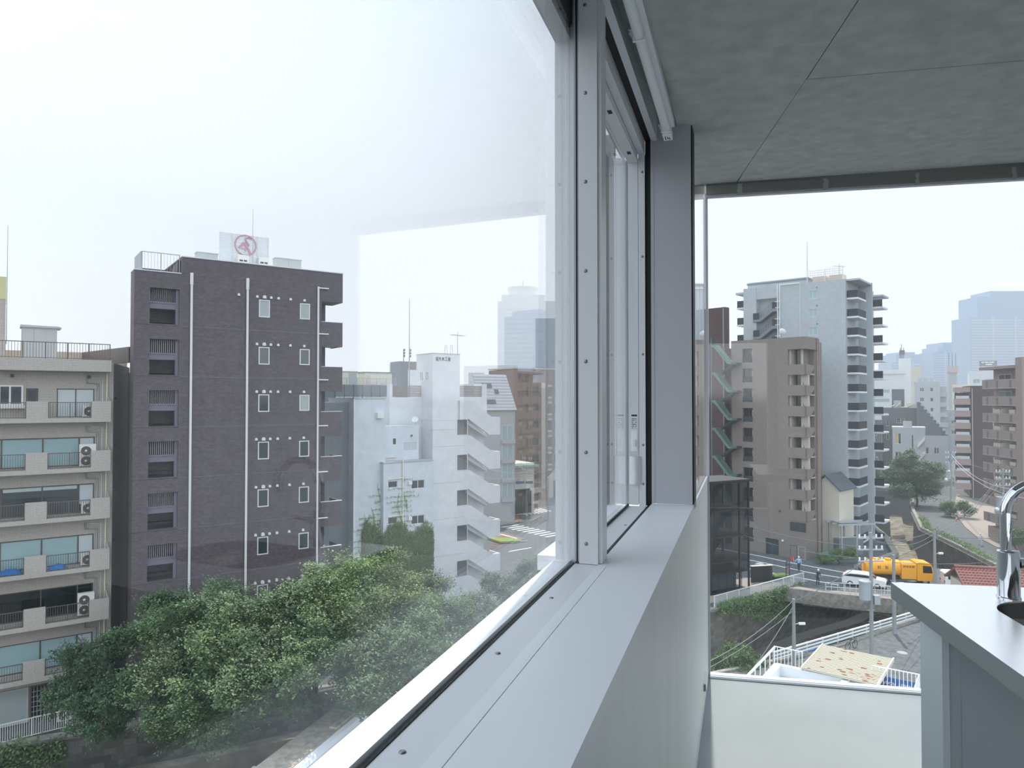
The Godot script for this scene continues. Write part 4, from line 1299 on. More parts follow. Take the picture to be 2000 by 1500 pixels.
	for k in 24:
		bx(h, "window_band", Vector3(1.5, 5.0 + k * 3.4, 0.0), Vector3(41, 6.5 + k * 3.4, 0.15), M["tower pale"])
	var i := thing("navy_block", "dark blue-grey office block before the drum topped tower", "building", Vector3(-64.2, GROUND, -221.0), 18.1)
	bx(i, "shaft", Vector3(0, 0, -12), Vector3(12, 46.9, 0), M["navy glass"])
	for k in 12:
		bx(i, "floor_band", Vector3(0.3, 4.0 + k * 3.5, 0.0), Vector3(11.8, 4.7 + k * 3.5, 0.12), M["slate panel"])
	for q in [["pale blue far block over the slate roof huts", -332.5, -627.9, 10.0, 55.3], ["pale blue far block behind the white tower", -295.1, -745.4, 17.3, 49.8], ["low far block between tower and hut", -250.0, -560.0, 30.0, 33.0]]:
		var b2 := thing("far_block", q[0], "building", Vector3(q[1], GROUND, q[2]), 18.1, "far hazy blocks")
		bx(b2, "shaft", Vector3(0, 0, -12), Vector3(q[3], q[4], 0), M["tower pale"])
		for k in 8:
			bx(b2, "floor_band", Vector3(0.5, q[4] - 3.0 - k * 3.2, 0), Vector3(q[3] - 0.5, q[4] - 1.8 - k * 3.2, 0.1), M["tower haze pale"])

# a roof plane that leans back: a Node-less sloped slab returned as the parent of its ribs
func struct_slope(parent: Node, w: float, y0: float, y1: float, back: float) -> MeshInstance3D:
	var len_ := Vector2(y1 - y0, back).length()
	var o := bx(parent, "sloped_roof", Vector3(0, 0, -0.2), Vector3(w, len_, 0), M["metal roof"])
	var m: BoxMesh = BoxMesh.new()
	m.size = Vector3(w, len_, 0.2)
	var st := tool()
	add_box(st, Vector3(0, 0, -0.2), Vector3(w, len_, 0))
	o.mesh = done(st)
	o.position = Vector3(-0.1, y0, 0.1)
	o.rotation_degrees.x = -rad_to_deg(atan2(back, y1 - y0))
	return o

# ---------------------------------------------------------------- buildings seen through the end wall
func build_tan_block() -> void:
	var t := thing("tan_apartments", "tall taupe tiled apartment block with stacked corner balconies", "building", Vector3(7.59, GROUND, -99.39), -28.91)
	var m: Material = M["tan tile"]
	var holes := []
	for k in 10:
		holes.append([-8.9, 25.9 - 2.73 * k, -7.4, 27.8 - 2.73 * k])
	holes.append([-5.66, 0.0, -3.8, 2.15])
	wall(t, "tiled_wall", -10.6, 0, -2.35, 29.0, -0.4, 0, holes, m)
	bx(t, "body", Vector3(-10.6, 0, -7), Vector3(-0.9, 28.6, -1.4), m)
	bx(t, "side_return", Vector3(-10.6, 0, -1.4), Vector3(-10.3, 29.0, -0.401), m)
	bx(t, "corner_wall", Vector3(-0.899, 0, -3.9), Vector3(-0.2, 28.6, -3.0), m)
	bx(t, "roof_edge", Vector3(-2.349, 27.4, -3.9), Vector3(0.0, 29.0, 0.0), m)
	bx(t, "roof", Vector3(-10.3, 28.601, -7), Vector3(-2.35, 28.8, -0.401), M["roof grey"])
	for k in 10:
		var y := 25.9 - 2.73 * k
		var f := win(t, -8.9, y, -7.4, y + 1.9, -0.32, M["charcoal"], M["glass black"], [-8.1], 0.06)
		bx(f, "balcony_bars", Vector3(-8.85, y + 0.08, -0.1), Vector3(-7.45, y + 0.75, -0.07), M["charcoal"])
		bx(f, "outdoor_unit", Vector3(-8.7, y + 0.05, -0.3), Vector3(-8.0, y + 0.5, -0.12), M["cabinet grey"])
		bx(f, "light_slot", Vector3(-7.62, y + 0.75, -0.35), Vector3(-7.44, y + 1.6, -0.3), M["tan pale"])
	for k in 9:
		var y := 25.4 - 2.73 * k
		if y > 4.8:
			bx(t, "balcony_parapet", Vector3(-2.349, y - 1.36, -0.25), Vector3(0.0, y, 0.0), m)
			ex(t, "parapet_side", [0.0, y, 0.0, y - 1.36, 1.4, y - 1.36, 2.6, y - 0.5, 2.6, y - 0.1, 0.5, y], -0.12, 0.0, m).rotation_degrees.y = 90
			bx(t, "balcony_floor", Vector3(-2.349, y - 1.36, -3.0), Vector3(-0.1, y - 1.2, -0.251), M["tan soffit"])
			var top := 27.4 if k == 0 else y + 1.37
			bx(t, "recess_window", Vector3(-1.9, y, -1.39), Vector3(-1.0, top, -1.33), M["glass black"])
			bx(t, "pale_jamb", Vector3(-2.349, y - 1.2, -1.4), Vector3(-2.1, top, -0.401), M["tan soffit"])
			tube(t, "balcony_column", [Vector3(-0.85, y - 1.2, -0.9), Vector3(-0.85, top, -0.9)], 0.17, M["tan soffit"], 12)
			if k > 0:
				ex(t, "sloped_soffit", [-0.95, y + 1.36, -0.05, y + 1.36, 0.0, y - 0.3, -0.45, y - 0.3], -1.3, -0.8, M["tan soffit"])
	bx(t, "lower_corner", Vector3(-2.349, 0, -3), Vector3(0.0, 2.18, 0.0), m)
	bx(t, "lower_corner", Vector3(-2.349, 2.181, -3), Vector3(0.0, 4.9, -0.02), m)
	win(t, -2.2, 3.6, -0.1, 4.75, 0.02, M["charcoal"], M["glass dark"], [-1.2], 0.06)
	win(t, -2.2, 0.05, -1.3, 1.7, 0.02, M["charcoal"], M["glass black"], [], 0.06, "door")
	win(t, -1.15, 0.05, -0.2, 1.7, 0.02, M["light grey render"], M["glass pale"], [], 0.06, "door")
	win(t, -5.66, 0.0, -3.8, 2.15, -0.3, M["charcoal"], M["glass dark"], [-5.2, -4.73, -4.26], 0.06, "folding_door")
	for x in [0.35, 0.75]:
		tube(t, "side_pipe", [Vector3(0.12, 0, -3.0 - x), Vector3(0.12, 28.9, -3.0 - x)], 0.09, M["rose tile"], 8)
	part(t, "wall_lamp", sphere_mesh(0.16), M["porcelain"], Vector3(-3.2, 2.1, 0.1))
	part(t, "wall_lamp", sphere_mesh(0.16), M["fan dark"], Vector3(-3.6, 6.0, 0.1))
	dish("satellite dish on the taupe apartment roof", from(t, Vector3(-3.6, 29.0, -1.0)), 150, 0.5)
	# brick stair tower behind and its green fire stairs
	var b := thing("brick_tower", "narrow reddish brick tower with thin pipes beside the taupe block", "building", Vector3(7.59, GROUND, -99.39), -28.91)
	bx(b, "shaft", Vector3(-17.5, 0, -3.2), Vector3(-12.7, 34.2, -2.0), M["red brick"])
	bx(b, "lower_wing", Vector3(-12.699, 0, -6), Vector3(-10.601, 28.2, -3.0), M["red brick"])
	tube(b, "drain_pipe", [Vector3(-12.9, 0, -1.9), Vector3(-12.9, 34, -1.9)], 0.1, M["plain mid grey"], 8)
	var s := thing("fire_stairs", "green steel zigzag fire stairs before the brick tower", "stairs", Vector3(6.67, GROUND, -97.73), -28.91)
	for k in 6:
		var y := 28.4 - 3.85 * k
		ex(s, "flight", [-12.0, y, -11.5, y, -9.4, y - 2.45, -8.95, y - 2.45, -8.95, y - 2.75, -9.6, y - 2.75, -11.7, y - 0.35, -12.0, y - 0.35], -0.4, 0.9, M["green steel"])
		var bars := []
		for j in 9:
			var x := -11.5 + j * 0.2625
			bars.append([x, y - j * 0.306, 0.85, x + 0.03, y - j * 0.306 + 1.0, 0.88])
		for j in 6:
			bars.append([-12.0 + j * 0.1, y, 0.85, -11.98 + j * 0.1, y + 1.0, 0.87])
			bars.append([-9.4 + j * 0.1, y - 2.45, 0.85, -9.38 + j * 0.1, y - 1.45, 0.87])
		boxes(s, "bars", bars, M["charcoal"])
		for r in [0.0, 0.35, 0.7, 1.0]:
			tube(s, "handrail", [Vector3(-12.0, y + r, 0.87), Vector3(-11.5, y + r, 0.87), Vector3(-9.4, y - 2.45 + r, 0.87), Vector3(-8.95, y - 2.45 + r, 0.87)], 0.03, M["charcoal"], 5)
		ex(s, "return_flight", [-9.0, y - 2.5, -9.4, y - 2.5, -11.6, y - 3.85, -12.0, y - 3.85, -12.0, y - 4.1, -11.5, y - 4.1, -9.3, y - 2.8, -9.0, y - 2.8], -1.8, -0.5, M["charcoal"])
	bx(s, "stair_post", Vector3(-12.1, 0, 0.8), Vector3(-11.98, 29.4, 0.92), M["green steel"])

func build_gray_tower() -> void:
	var t := thing("gray_apartment_tower", "tall light grey apartment tower with dark outer stairs and corner balconies", "building", Vector3(13.83, GROUND, -110.79), -21.91)
	var m: Material = M["gray render"]
	var holes := []
	for k in 3:
		holes.append([-5.1, 35.55 - 2.68 * k, -3.85, 36.7 - 2.68 * k])
	for k in range(3, 13):
		holes.append([-4.1, 35.6 - 2.68 * k, -3.7, 36.4 - 2.68 * k])
	wall(t, "rendered_wall", -9.6, 0, 0, 38.0, -0.3, 0, holes, m)
	bx(t, "body", Vector3(-14.9, 0, -16), Vector3(-0.02, 37.6, -1.3), m)
	bx(t, "left_wall", Vector3(-14.9, 0, -1.3), Vector3(-12.9, 38.0, 0), m)
	bx(t, "stair_top_wall", Vector3(-12.899, 36.2, -0.3), Vector3(-9.601, 38.0, -0.1), m)
	bx(t, "east_side", Vector3(-0.3, 0, -16), Vector3(0.0, 38.0, -0.301), m)
	bx(t, "penthouse", Vector3(-14.8, 37.8, -9), Vector3(-5.6, 39.1, -1.5), m)
	bx(t, "penthouse_band", Vector3(-14.9, 38.75, -9.1), Vector3(-5.5, 38.95, -1.4), M["plain mid grey"])
	for h in holes:
		win(t, h[0], h[1], h[2], h[3], -0.05, M["frame light"], M["glass teal" if h[0] < -5 else "glass dark"], [-4.47] if h[0] < -5 else [], 0.06)
		part(t, "vent_cap", sphere_mesh(0.1), M["plain mid grey"], Vector3(-3.9, h[3] + 0.5, 0.03))
	# outer stairs
	for k in 5:
		var y := 35.5 - 2.62 * k
		ex(t, "stair_flight", [-13.3, y - 2.45, -12.4, y - 2.45, -10.4, y - 0.95, -9.62, y - 0.95, -9.62, y - 1.4, -10.3, y - 1.4, -12.2, y - 2.8, -13.3, y - 2.8], -1.2, 0.25, M["plain mid grey"])
		var bars := []
		for j in 10:
			bars.append([-12.4 + j * 0.2, y - 2.45 + j * 0.15, 0.15, -12.37 + j * 0.2, y - 1.45 + j * 0.15, 0.19])
		boxes(t, "stair_bars", bars, M["charcoal"])
		bx(t, "landing_panel", Vector3(-13.3, y - 2.45, 0.1), Vector3(-12.42, y - 1.45, 0.2), M["charcoal"])
		bx(t, "landing_panel", Vector3(-10.4, y - 0.95, 0.1), Vector3(-9.62, y + 0.05, 0.2), M["charcoal"])
	# caged ladder
	for x in [-9.55, -9.2]:
		tube(t, "ladder_rail", [Vector3(x, 30, 0.25), Vector3(x, 38.2, 0.25)], 0.06, M["steel white"], 6)
	for k in 3:
		bx(t, "ladder_stay", Vector3(-9.9, 34.6 - k * 2.6, 0.2), Vector3(-9.2, 34.7 - k * 2.6, 0.3), M["steel white"])
		bx(t, "ladder_stay", Vector3(-9.9, 35.5 - k * 2.6, 0.2), Vector3(-9.2, 35.6 - k * 2.6, 0.3), M["steel white"])
	bx(t, "roof_pipe", Vector3(-9.2, 38.0, 0.1), Vector3(-6.3, 38.15, 0.25), M["steel white"])
	tube(t, "wall_pipe", [Vector3(-6.3, 20, 0.06), Vector3(-6.3, 38, 0.06)], 0.05, M["frame light"], 6)
	# roof tanks behind a mesh screen
	for x in [-5.0, -2.6]:
		bx(t, "roof_tank", Vector3(x, 38.0, -3.4), Vector3(x + 1.9, 39.0, -1.6), M["cream render"])
	var mesh_ := []
	for k in 20:
		mesh_.append([-5.6 + k * 0.26, 38.0, -1.02, -5.57 + k * 0.26, 39.9, -1.0])
	for k in 6:
		mesh_.append([-5.6, 38.1 + k * 0.34, -1.02, -0.6, 38.13 + k * 0.34, -1.0])
	boxes(t, "screen_mesh", mesh_, M["pink render"])
	for x in [-5.6, -3.1, -0.62]:
		bx(t, "screen_post", Vector3(x, 38.0, -1.06), Vector3(x + 0.07, 39.95, -0.98), M["steel white"])
	# balconies on both sides
	for k in 14:
		var y := 35.35 - 2.68 * k
		bx(t, "balcony_slab", Vector3(0.001, y - 0.25, -5.2), Vector3(1.5, y, -0.6), M["white render"])
		bx(t, "balcony_panel", Vector3(1.36, y, -5.15), Vector3(1.44, y + 1.05, -0.65), M["charcoal"])
		bx(t, "balcony_panel", Vector3(0.05, y, -0.72), Vector3(1.35, y + 1.05, -0.65), M["charcoal"])
		bx(t, "outdoor_unit", Vector3(0.3, y, -1.7), Vector3(1.1, y + 0.7, -1.2), M["plain mid grey"])
		bx(t, "balcony_slab", Vector3(0.001, y - 0.9, -12.0), Vector3(2.9, y - 0.65, -8.6), M["white render"])
		bx(t, "balcony_panel", Vector3(0.05, y - 0.65, -8.75), Vector3(2.85, y + 0.4, -8.65), M["charcoal"])
		if k < 5:
			bx(t, "balcony_slab", Vector3(-16.3, y - 0.35, -3.5), Vector3(-14.901, y - 0.1, -0.8), M["white render"])
			bx(t, "balcony_panel", Vector3(-16.25, y - 0.1, -0.9), Vector3(-14.95, y + 0.95, -0.82), M["charcoal"])
	bx(t, "dividing_wall", Vector3(0.001, 0, -7.2), Vector3(1.9, 38.1, -6.9), m)
	bx(t, "balcony_roof", Vector3(-0.1, 37.75, -7.5), Vector3(1.8, 38.0, -0.4), m)
	bx(t, "balcony_roof", Vector3(-16.4, 37.3, -3.5), Vector3(-14.901, 37.6, -0.6), m)
	bx(t, "balcony_roof", Vector3(0.001, 36.2, -12.2), Vector3(3.0, 36.45, -8.5), m)
	var a := thing("lightning_rod", "slender lightning rod on the light grey apartment tower", "antenna", from(t, Vector3(-6.0, 39.1, -2.5)), 0.0)
	tube(a, "mast", [Vector3.ZERO, Vector3(0, 5.5, 0)], 0.06, M["grey pipe"], 6, 0.03)
	yagi("aerial above the mesh screen on the light grey tower", from(t, Vector3(-1.6, 38.0, -3.0)), 30, 2.9, 0.9)

func build_street_small() -> void:
	# black lattice stair building on the bank
	var u := Vector2(0.39 + 3.49, -82.34 + 78.33).normalized()
	var t := thing("black_stair_tower", "black steel-mesh enclosed staircase tower on the canal bank", "tower", Vector3(-3.49, GROUND, -78.33), rad_to_deg(atan2(-u.y, u.x)))
	var bars := []
	for k in 46:
		bars.append([k * 0.125, 2.2 if k % 9 else 0.0, -0.04, k * 0.125 + 0.05, 12.0, 0.0])
	boxes(t, "front_lattice", bars, M["black steel"])
	for y in [0.0, 2.1, 3.3, 6.0, 8.8, 11.8]:
		bx(t, "floor_beam", Vector3(0, y, -4.0), Vector3(5.6, y + 0.18, 0.06), M["black steel"])
	for x in [0.0, 4.15, 5.5]:
		bx(t, "steel_post", Vector3(x, 0, -0.1), Vector3(x + 0.14, 12.0, 0.08), M["black steel"])
		bx(t, "steel_post", Vector3(x, 0, -4.0), Vector3(x + 0.14, 12.0, -3.85), M["black steel"])
	for k in 4:
		var y := 0.2 + 2.9 * k
		ex(t, "stair_flight", [0.6, y, 3.6, y + 2.7, 4.1, y + 2.7, 4.1, y + 2.5, 3.7, y + 2.5, 0.9, y], -2.6 if k % 2 else -1.6, -1.7 if k % 2 else -0.7, M["black steel"])
	bx(t, "back_wall", Vector3(0.0, 0, -4.3), Vector3(4.1, 11.9, -4.05), M["black steel"])
	bx(t, "lower_infill", Vector3(0.15, 0.4, -0.5), Vector3(4.1, 2.0, -0.42), M["charcoal"])
	bx(t, "roof_plate", Vector3(-0.1, 12.0, -4.3), Vector3(5.7, 12.12, 0.1), M["charcoal"])
	# black wall with sign frame, planter
	var w := thing("black_garden_wall", "low black wall with pale coping beside the black stair tower", "wall", Vector3(0.7, GROUND, -85.2), 30.0)
	bx(w, "wall_face", Vector3(0, 0, -0.2), Vector3(2.6, 1.9, 0), M["black steel"])
	bx(w, "coping", Vector3(-0.05, 1.9, -0.3), Vector3(2.65, 1.98, 0.05), M["cream render"])
	var pl := thing("planter", "black planter box with clipped grass on the paved courtyard", "planter", Vector3(3.0, GROUND + 0.1, -86.6), 30.0)
	bx(pl, "box", Vector3(0, 0, -0.6), Vector3(1.9, 0.55, 0.4), M["black steel"])
	bx(pl, "grass", Vector3(0.06, 0.55, -0.54), Vector3(1.84, 0.75, 0.34), M["leaf grass"])
	var fr := thing("sign_frame", "tall thin black steel sign frame on the courtyard", "sign", Vector3(4.35, GROUND + 0.1, -85.8), 30.0)
	for x in [0.0, 0.42]:
		bx(fr, "post", Vector3(x, 0, -0.03), Vector3(x + 0.06, 2.5, 0.03), M["black steel"])
	for y in [1.75, 2.1, 2.45]:
		bx(fr, "rung", Vector3(0, y, -0.03), Vector3(0.48, y + 0.06, 0.03), M["black steel"])
	bx(fr, "sign_plate", Vector3(0.1, 1.55, -0.02), Vector3(0.38, 1.72, 0.02), M["cone red"])
	var sc := thing("scooter", "white delivery scooter with a red-marked box behind the black wall", "scooter", Vector3(1.6, GROUND, -88.4), 40.0)
	bx(sc, "box", Vector3(-0.35, 0.9, -0.3), Vector3(0.35, 1.65, 0.3), M["car white"])
	part(sc, "box_mark", lathe_mesh([[0.0, 0.02], [0.2, 0.02, 1], [0.2, 0.0]], 14), M["cone red"], Vector3(0, 1.25, 0.3), Vector3(90, 0, 0))
	ex(sc, "frame", [-0.5, 0.35, 0.3, 0.3, 0.7, 0.9, 0.6, 1.05, 0.2, 0.6, -0.3, 0.9, -0.6, 0.8], -0.15, 0.15, M["car white"])
	for x in [-0.5, 0.75]:
		part(sc, "wheel", lathe_mesh([[0.12, -0.06], [0.26, -0.06, 1], [0.28, 0.0], [0.26, 0.06], [0.12, 0.06, 1], [0.12, -0.06]], 16), M["tyre"], Vector3(x, 0.28, 0), Vector3(90, 0, 0))
	# white fence along the far bank
	var f := thing("bank_fence", "white slatted fence along the far canal bank beside the courtyard", "fence", Vector3(-2.93, GROUND + 0.12, -73.9), rad_to_deg(atan2(13.5, 9.6)))
	for k in 9:
		var x := k * 1.98
		bx(f, "post", Vector3(x - 0.05, 0, -0.05), Vector3(x + 0.05, 1.15, 0.05), M["guard steel"])
	var sl := []
	for k in 9:
		bx(f, "slat", Vector3(0, 0.18 + k * 0.1, -0.02), Vector3(15.9, 0.23 + k * 0.1, 0.02), M["light grey render"])
	bx(f, "top_rail", Vector3(0, 1.1, -0.05), Vector3(15.9, 1.18, 0.05), M["guard steel"])
	bx(f, "bottom_rail", Vector3(0, 0.08, -0.04), Vector3(15.9, 0.14, 0.04), M["guard steel"])
	# bridge railing
	var br := thing("bridge_railing", "grey steel railing on the near side of the road bridge", "railing", Vector3(8.2, GROUND + 0.14, -83.6), 4.0)
	railing(br, 0, 11.6, 0, 1.0, 0, M["guard steel"], 0.6, 0.02, 1.9)
	bx(br, "mid_rail", Vector3(0, 0.5, -0.02), Vector3(11.6, 0.56, 0.02), M["guard steel"])
	# little house with slate gable
	var h := thing("gable_house", "narrow cream house with a slate gable roof", "house", Vector3(8.9, GROUND, -106.4), -28.0)
	bx(h, "body", Vector3(0, 0, -5), Vector3(3.6, 8.6, 0), M["cream render"])
	ex(h, "gable", [0.0, 8.6, 3.6, 8.6, 1.8, 10.3], -5, -0.01, M["cream render"])
	ex(h, "roof_slope", [-0.3, 8.45, 1.8, 10.45, 1.8, 10.6, -0.4, 8.55], -5.3, 0.3, M["slate roof"])
	ex(h, "roof_slope", [3.9, 8.45, 1.8, 10.45, 1.8, 10.6, 4.0, 8.55], -5.3, 0.3, M["slate roof"])
	win(h, 0.5, 5.8, 1.7, 7.3, 0.02, M["frame light"], M["glass dark"], [1.1])
	win(h, 0.5, 2.6, 1.7, 4.1, 0.02, M["frame light"], M["glass dark"], [1.1])
	# green hoarding with hedge
	var g := thing("green_hoarding", "green garden fence beside the road works", "fence", Vector3(9.4, GROUND, -99.6), 32.0)
	for k in 4:
		bx(g, "panel", Vector3(k * 1.3, 0.1, -0.06), Vector3(k * 1.3 + 1.24, 1.15, 0.06), M["hedge fence green"])
		part(g, "dark_disc", lathe_mesh([[0.0, 0.02], [0.26, 0.02, 1], [0.26, 0.0]], 12), M["green steel"], Vector3(k * 1.3 + 0.62, 0.6, 0.06), Vector3(90, 0, 0))
	# substation frame by the canal
	var ss := thing("steel_canopy", "grey steel frame canopy behind the green fence", "canopy", Vector3(12.0, GROUND, -102.5), 28.0)
	for x in [0.0, 2.2, 4.4]:
		for z in [0.0, -2.6]:
			bx(ss, "post", Vector3(x, 0, z - 0.1), Vector3(x + 0.16, 4.2, z + 0.1), M["transformer"])
	for z in [0.0, -1.3, -2.6]:
		bx(ss, "beam", Vector3(-0.4, 4.2, z - 0.1), Vector3(5.0, 4.4, z + 0.1), M["transformer"])
	bx(ss, "beam", Vector3(-0.4, 2.6, -0.08), Vector3(5.0, 2.75, 0.08), M["transformer"])
	bx(ss, "canopy_sheet", Vector3(0.2, 4.41, -2.4), Vector3(3.4, 4.5, -0.6), M["metal roof"])
	bx(ss, "cabinet", Vector3(0.4, 0.0, -2.2), Vector3(4.0, 2.2, -1.0), M["plain mid grey"])
	# brick apartments and balconied block along the street
	var rb := thing("rose_balcony_block", "rose-grey apartment block with long balconies and blue-grey slots", "building", Vector3(36.01, GROUND, -115.17), rad_to_deg(atan2(-0.98, -0.21)) )
	build_rose(rb)
	var bk := thing("brick_apartments", "dark red-brown brick apartment block with rounded end balconies", "building", Vector3(45.4, GROUND, -172.7), -8.0)
	bx(bk, "body", Vector3(0, 0, -12), Vector3(12, 23.2, 0), M["red brick"])
	bx(bk, "roof_edge", Vector3(-0.1, 23.2, -12), Vector3(12, 23.6, 0.1), M["red brick"])
	tube(bk, "drain_pipe", [Vector3(0.35, 0, 0.1), Vector3(0.35, 23, 0.1)], 0.09, M["light grey render"], 6)
	for k in 8:
		var y := 20.2 - 2.55 * k
		win(bk, 4.0, y, 6.6, y + 1.2, 0.03, M["frame light"], M["glass dark" if k % 2 else "glass teal"], [5.3], 0.08)
		bx(bk, "end_balcony", Vector3(-2.7, y - 0.6, -3.0), Vector3(-0.001, y + 0.7, 0.3), M["rose tile"])
		bx(bk, "balcony_glass", Vector3(-2.6, y + 0.701, 0.1), Vector3(-0.2, y + 1.3, 0.16), M["glass pale"])
		bx(bk, "balcony_back", Vector3(-2.5, y + 0.7, -3.0), Vector3(-0.001, y + 1.95, -2.8), M["red brick"])
	bx(bk, "end_cap", Vector3(-2.8, 22.3, -3.0), Vector3(-0.001, 23.3, 0.4), M["rose tile"])
	# distant street front, each block its own thing
	var hall := block("white_hall", "large white windowless hall with two ribbon windows", Vector3(45.1, GROUND, -309.3), -10.0, 14.2, 30.4, 30, "white render", [[2.6, 23.0, 8.8, 24.4], [2.6, 19.4, 8.8, 20.8]], "glass teal")
	bx(hall, "roof_fascia", Vector3(-0.5, 30.4, -30), Vector3(14.4, 32.1, 0.6), M["white render"])
	var at := block("antenna_tower", "white lift shaft carrying phone aerials above the street", Vector3(64.3, GROUND, -347.2), -10.0, 4.7, 38.4, 6, "white render", [], "glass dark")
	for k in 5:
		var p := tube(at, "phone_mast", [Vector3(0.4 + k * 0.4, 38.4, -1), Vector3(0.4 + k * 0.4, 41.5 + (k % 3) * 1.6, -1)], 0.12, M["fan dark"], 5)
		bx(p, "aerial_panel", Vector3(0.4 + k * 0.4, 40.0, -0.9), Vector3(0.8 + k * 0.4, 42.0, -0.7), M["fan dark"])
	block("cream_slab", "plain cream slab beside the antenna shaft", Vector3(73.9, GROUND, -371.4), -10.0, 3.9, 35.7, 8, "cream render", [], "glass dark")
	var four := []
	for k in 6:
		four.append([1.5, 23.3 - 3.5 * k, 2.8, 24.7 - 3.5 * k])
		four.append([4.6, 23.3 - 3.5 * k, 5.6, 24.7 - 3.5 * k])
	var gc := block("grey_corner_block", "pale grey flat-roofed block with small square windows", Vector3(57.2, GROUND, -281.7), -10.0, 7.6, 26.7, 10, "gray render", four, "glass dark")
	for k in 3:
		bx(gc, "roof_unit", Vector3(1.0 + k * 1.8, 26.7, -3), Vector3(2.2 + k * 1.8, 28.2, -2), M["light grey render"])
	for k in 6:
		bx(gc, "corner_balcony", Vector3(7.601, 21.5 - k * 3.5, -2.0), Vector3(9.8, 23.0 - k * 3.5, -0.2), M["light grey render"])
		bx(gc, "balcony_back", Vector3(7.601, 23.0 - k * 3.5, -2.4), Vector3(9.6, 25.0 - k * 3.5, -2.1), M["light grey render"])
	var ds := block("dark_step_block", "dark grey stepped block with rooftop box and pipes", Vector3(35.0, GROUND, -211.4), -10.0, 8.3, 18.4, 9, "dark grey render", [[1.0, 13.5, 1.7, 15.0], [1.0, 10.0, 1.7, 11.5], [3.4, 14.4, 5.4, 15.8]], "glass dark")
	bx(ds, "roof_box", Vector3(2.4, 18.4, -6), Vector3(5.4, 23.4, -3), M["dark grey render"])
	bx(ds, "roof_tank", Vector3(2.8, 18.4, -2.6), Vector3(4.6, 20.4, -1), M["light grey render"])
	for k in 5:
		tube(ds, "roof_pipe", [Vector3(0.6 + k * 1.3, 18.5, -0.4), Vector3(1.8 + k * 1.3, 18.7 + 0.5 * (k % 3), -0.4)], 0.14, M["cream render"], 5)
	bx(ds, "roof_duct", Vector3(5.8, 18.4, -1.5), Vector3(8.0, 19.6, -0.5), M["cream render"])
	var ls := block("light_step_block", "light grey concrete block with yellow-curtained windows above the canal tree", Vector3(32.7, GROUND, -184.3), -10.0, 6.6, 14.3, 8, "light grey render", [[0.5, 10.4, 1.8, 12.9], [0.5, 6.2, 1.8, 8.6], [3.8, 4.0, 4.3, 12.6]], "glass dark")
	bx(ls, "roof_unit", Vector3(2.2, 14.3, -3.0), Vector3(4.0, 15.6, -1.6), M["light grey render"])
	bx(ls, "yellow_curtain", Vector3(0.6, 10.5, -0.18), Vector3(1.1, 12.8, -0.17), M["road yellow"])
	for k in 3:
		ex(ls, "outer_flight", [5.0, 9.6 - k * 3.2, 6.5, 11.4 - k * 3.2, 6.5, 12.2 - k * 3.2, 5.0, 10.4 - k * 3.2], 0.0, 0.5, M["white render"])
	block("long_grey_row", "low dark grey row of flats behind the grey tower", Vector3(27.4, GROUND, -203.0), -10.0, 6.0, 15.4, 8, "dark grey render", [[1.0, 11.4, 2.0, 12.8], [3.0, 11.4, 5.0, 12.8], [3.0, 7.8, 5.0, 9.2], [1.0, 7.8, 2.0, 9.2]], "glass dark")
	var rd := block("stair_roof_block", "block with steep dark stepped roof beside the street", Vector3(41.8, GROUND, -203.1), -10.0, 6.5, 11.6, 9, "light grey render", [[3.5, 7.0, 4.6, 8.6], [1.0, 7.0, 2.4, 8.6]], "glass dark")
	ex(rd, "steep_roof", [0.0, 11.6, 6.5, 11.6, 6.5, 12.0, 0.6, 20.0, 0.0, 20.0], -9, -0.2, M["dark grey render"])
	for k in 9:
		bx(rd, "roof_step", Vector3(0.7 + k * 0.66, 19.0 - k * 0.88, -0.5 - (k % 2) * 0.6), Vector3(1.3 + k * 0.66, 19.5 - k * 0.88, 0.1), M["light grey render"])
	var tc := block("tank_column", "slim pink-capped water tower column", Vector3(82.2, GROUND, -342.5), -12.0, 3.0, 31.8, 4, "light grey render", [], "glass dark")
	bx(tc, "pink_cap", Vector3(-0.6, 31.8, -4.4), Vector3(3.5, 34.4, 0.5), M["pink render"])
	for x in [0.2, 1.5, 2.7]:
		tube(tc, "mast", [Vector3(x, 34.4, -1), Vector3(x, 40.0, -1)], 0.1, M["fan dark"], 5)
	var cr := []
	for k in 7:
		for x in [0.5, 2.1, 3.7]:
			cr.append([x, 22.0 - 2.9 * k, x + 0.8, 23.3 - 2.9 * k])
	block("cream_flats", "cream block of flats with rows of small windows", Vector3(72.8, GROUND, -297.4), -12.0, 5.1, 26.0, 8, "cream render", cr, "glass dark")
	var wo := block("white_office", "white office with grey sign board on its roof", Vector3(72.5, GROUND, -276.2), -12.0, 9.5, 30.1, 12, "white render", [[1.0, 26.0, 3.0, 27.4], [4.5, 26.0, 7.0, 27.4]], "glass teal")
	bx(wo, "sign_board", Vector3(3.0, 31.8, -3), Vector3(8.0, 33.6, -2.8), M["plain mid grey"])
	boxes(wo, "sign_lettering", [[3.6, 32.9, -2.8, 4.4, 33.3, -2.76], [4.6, 32.9, -2.8, 5.6, 33.3, -2.76], [5.8, 32.9, -2.8, 7.2, 33.3, -2.76], [4.8, 32.2, -2.8, 6.6, 32.6, -2.76]], M["steel white"])
	for x in [3.4, 7.4]:
		bx(wo, "sign_leg", Vector3(x, 30.1, -3), Vector3(x + 0.2, 31.8, -2.8), M["plain mid grey"])
	block("street_end_flats", "hazy grey flats closing the end of the street", Vector3(66.0, GROUND, -285.0), -12.0, 5.0, 17.0, 6, "gray render", [[0.6, 12.0, 1.8, 13.4], [0.6, 8.5, 1.8, 9.9], [3.0, 12.0, 4.2, 13.4], [3.0, 8.5, 4.2, 9.9]], "glass dark")
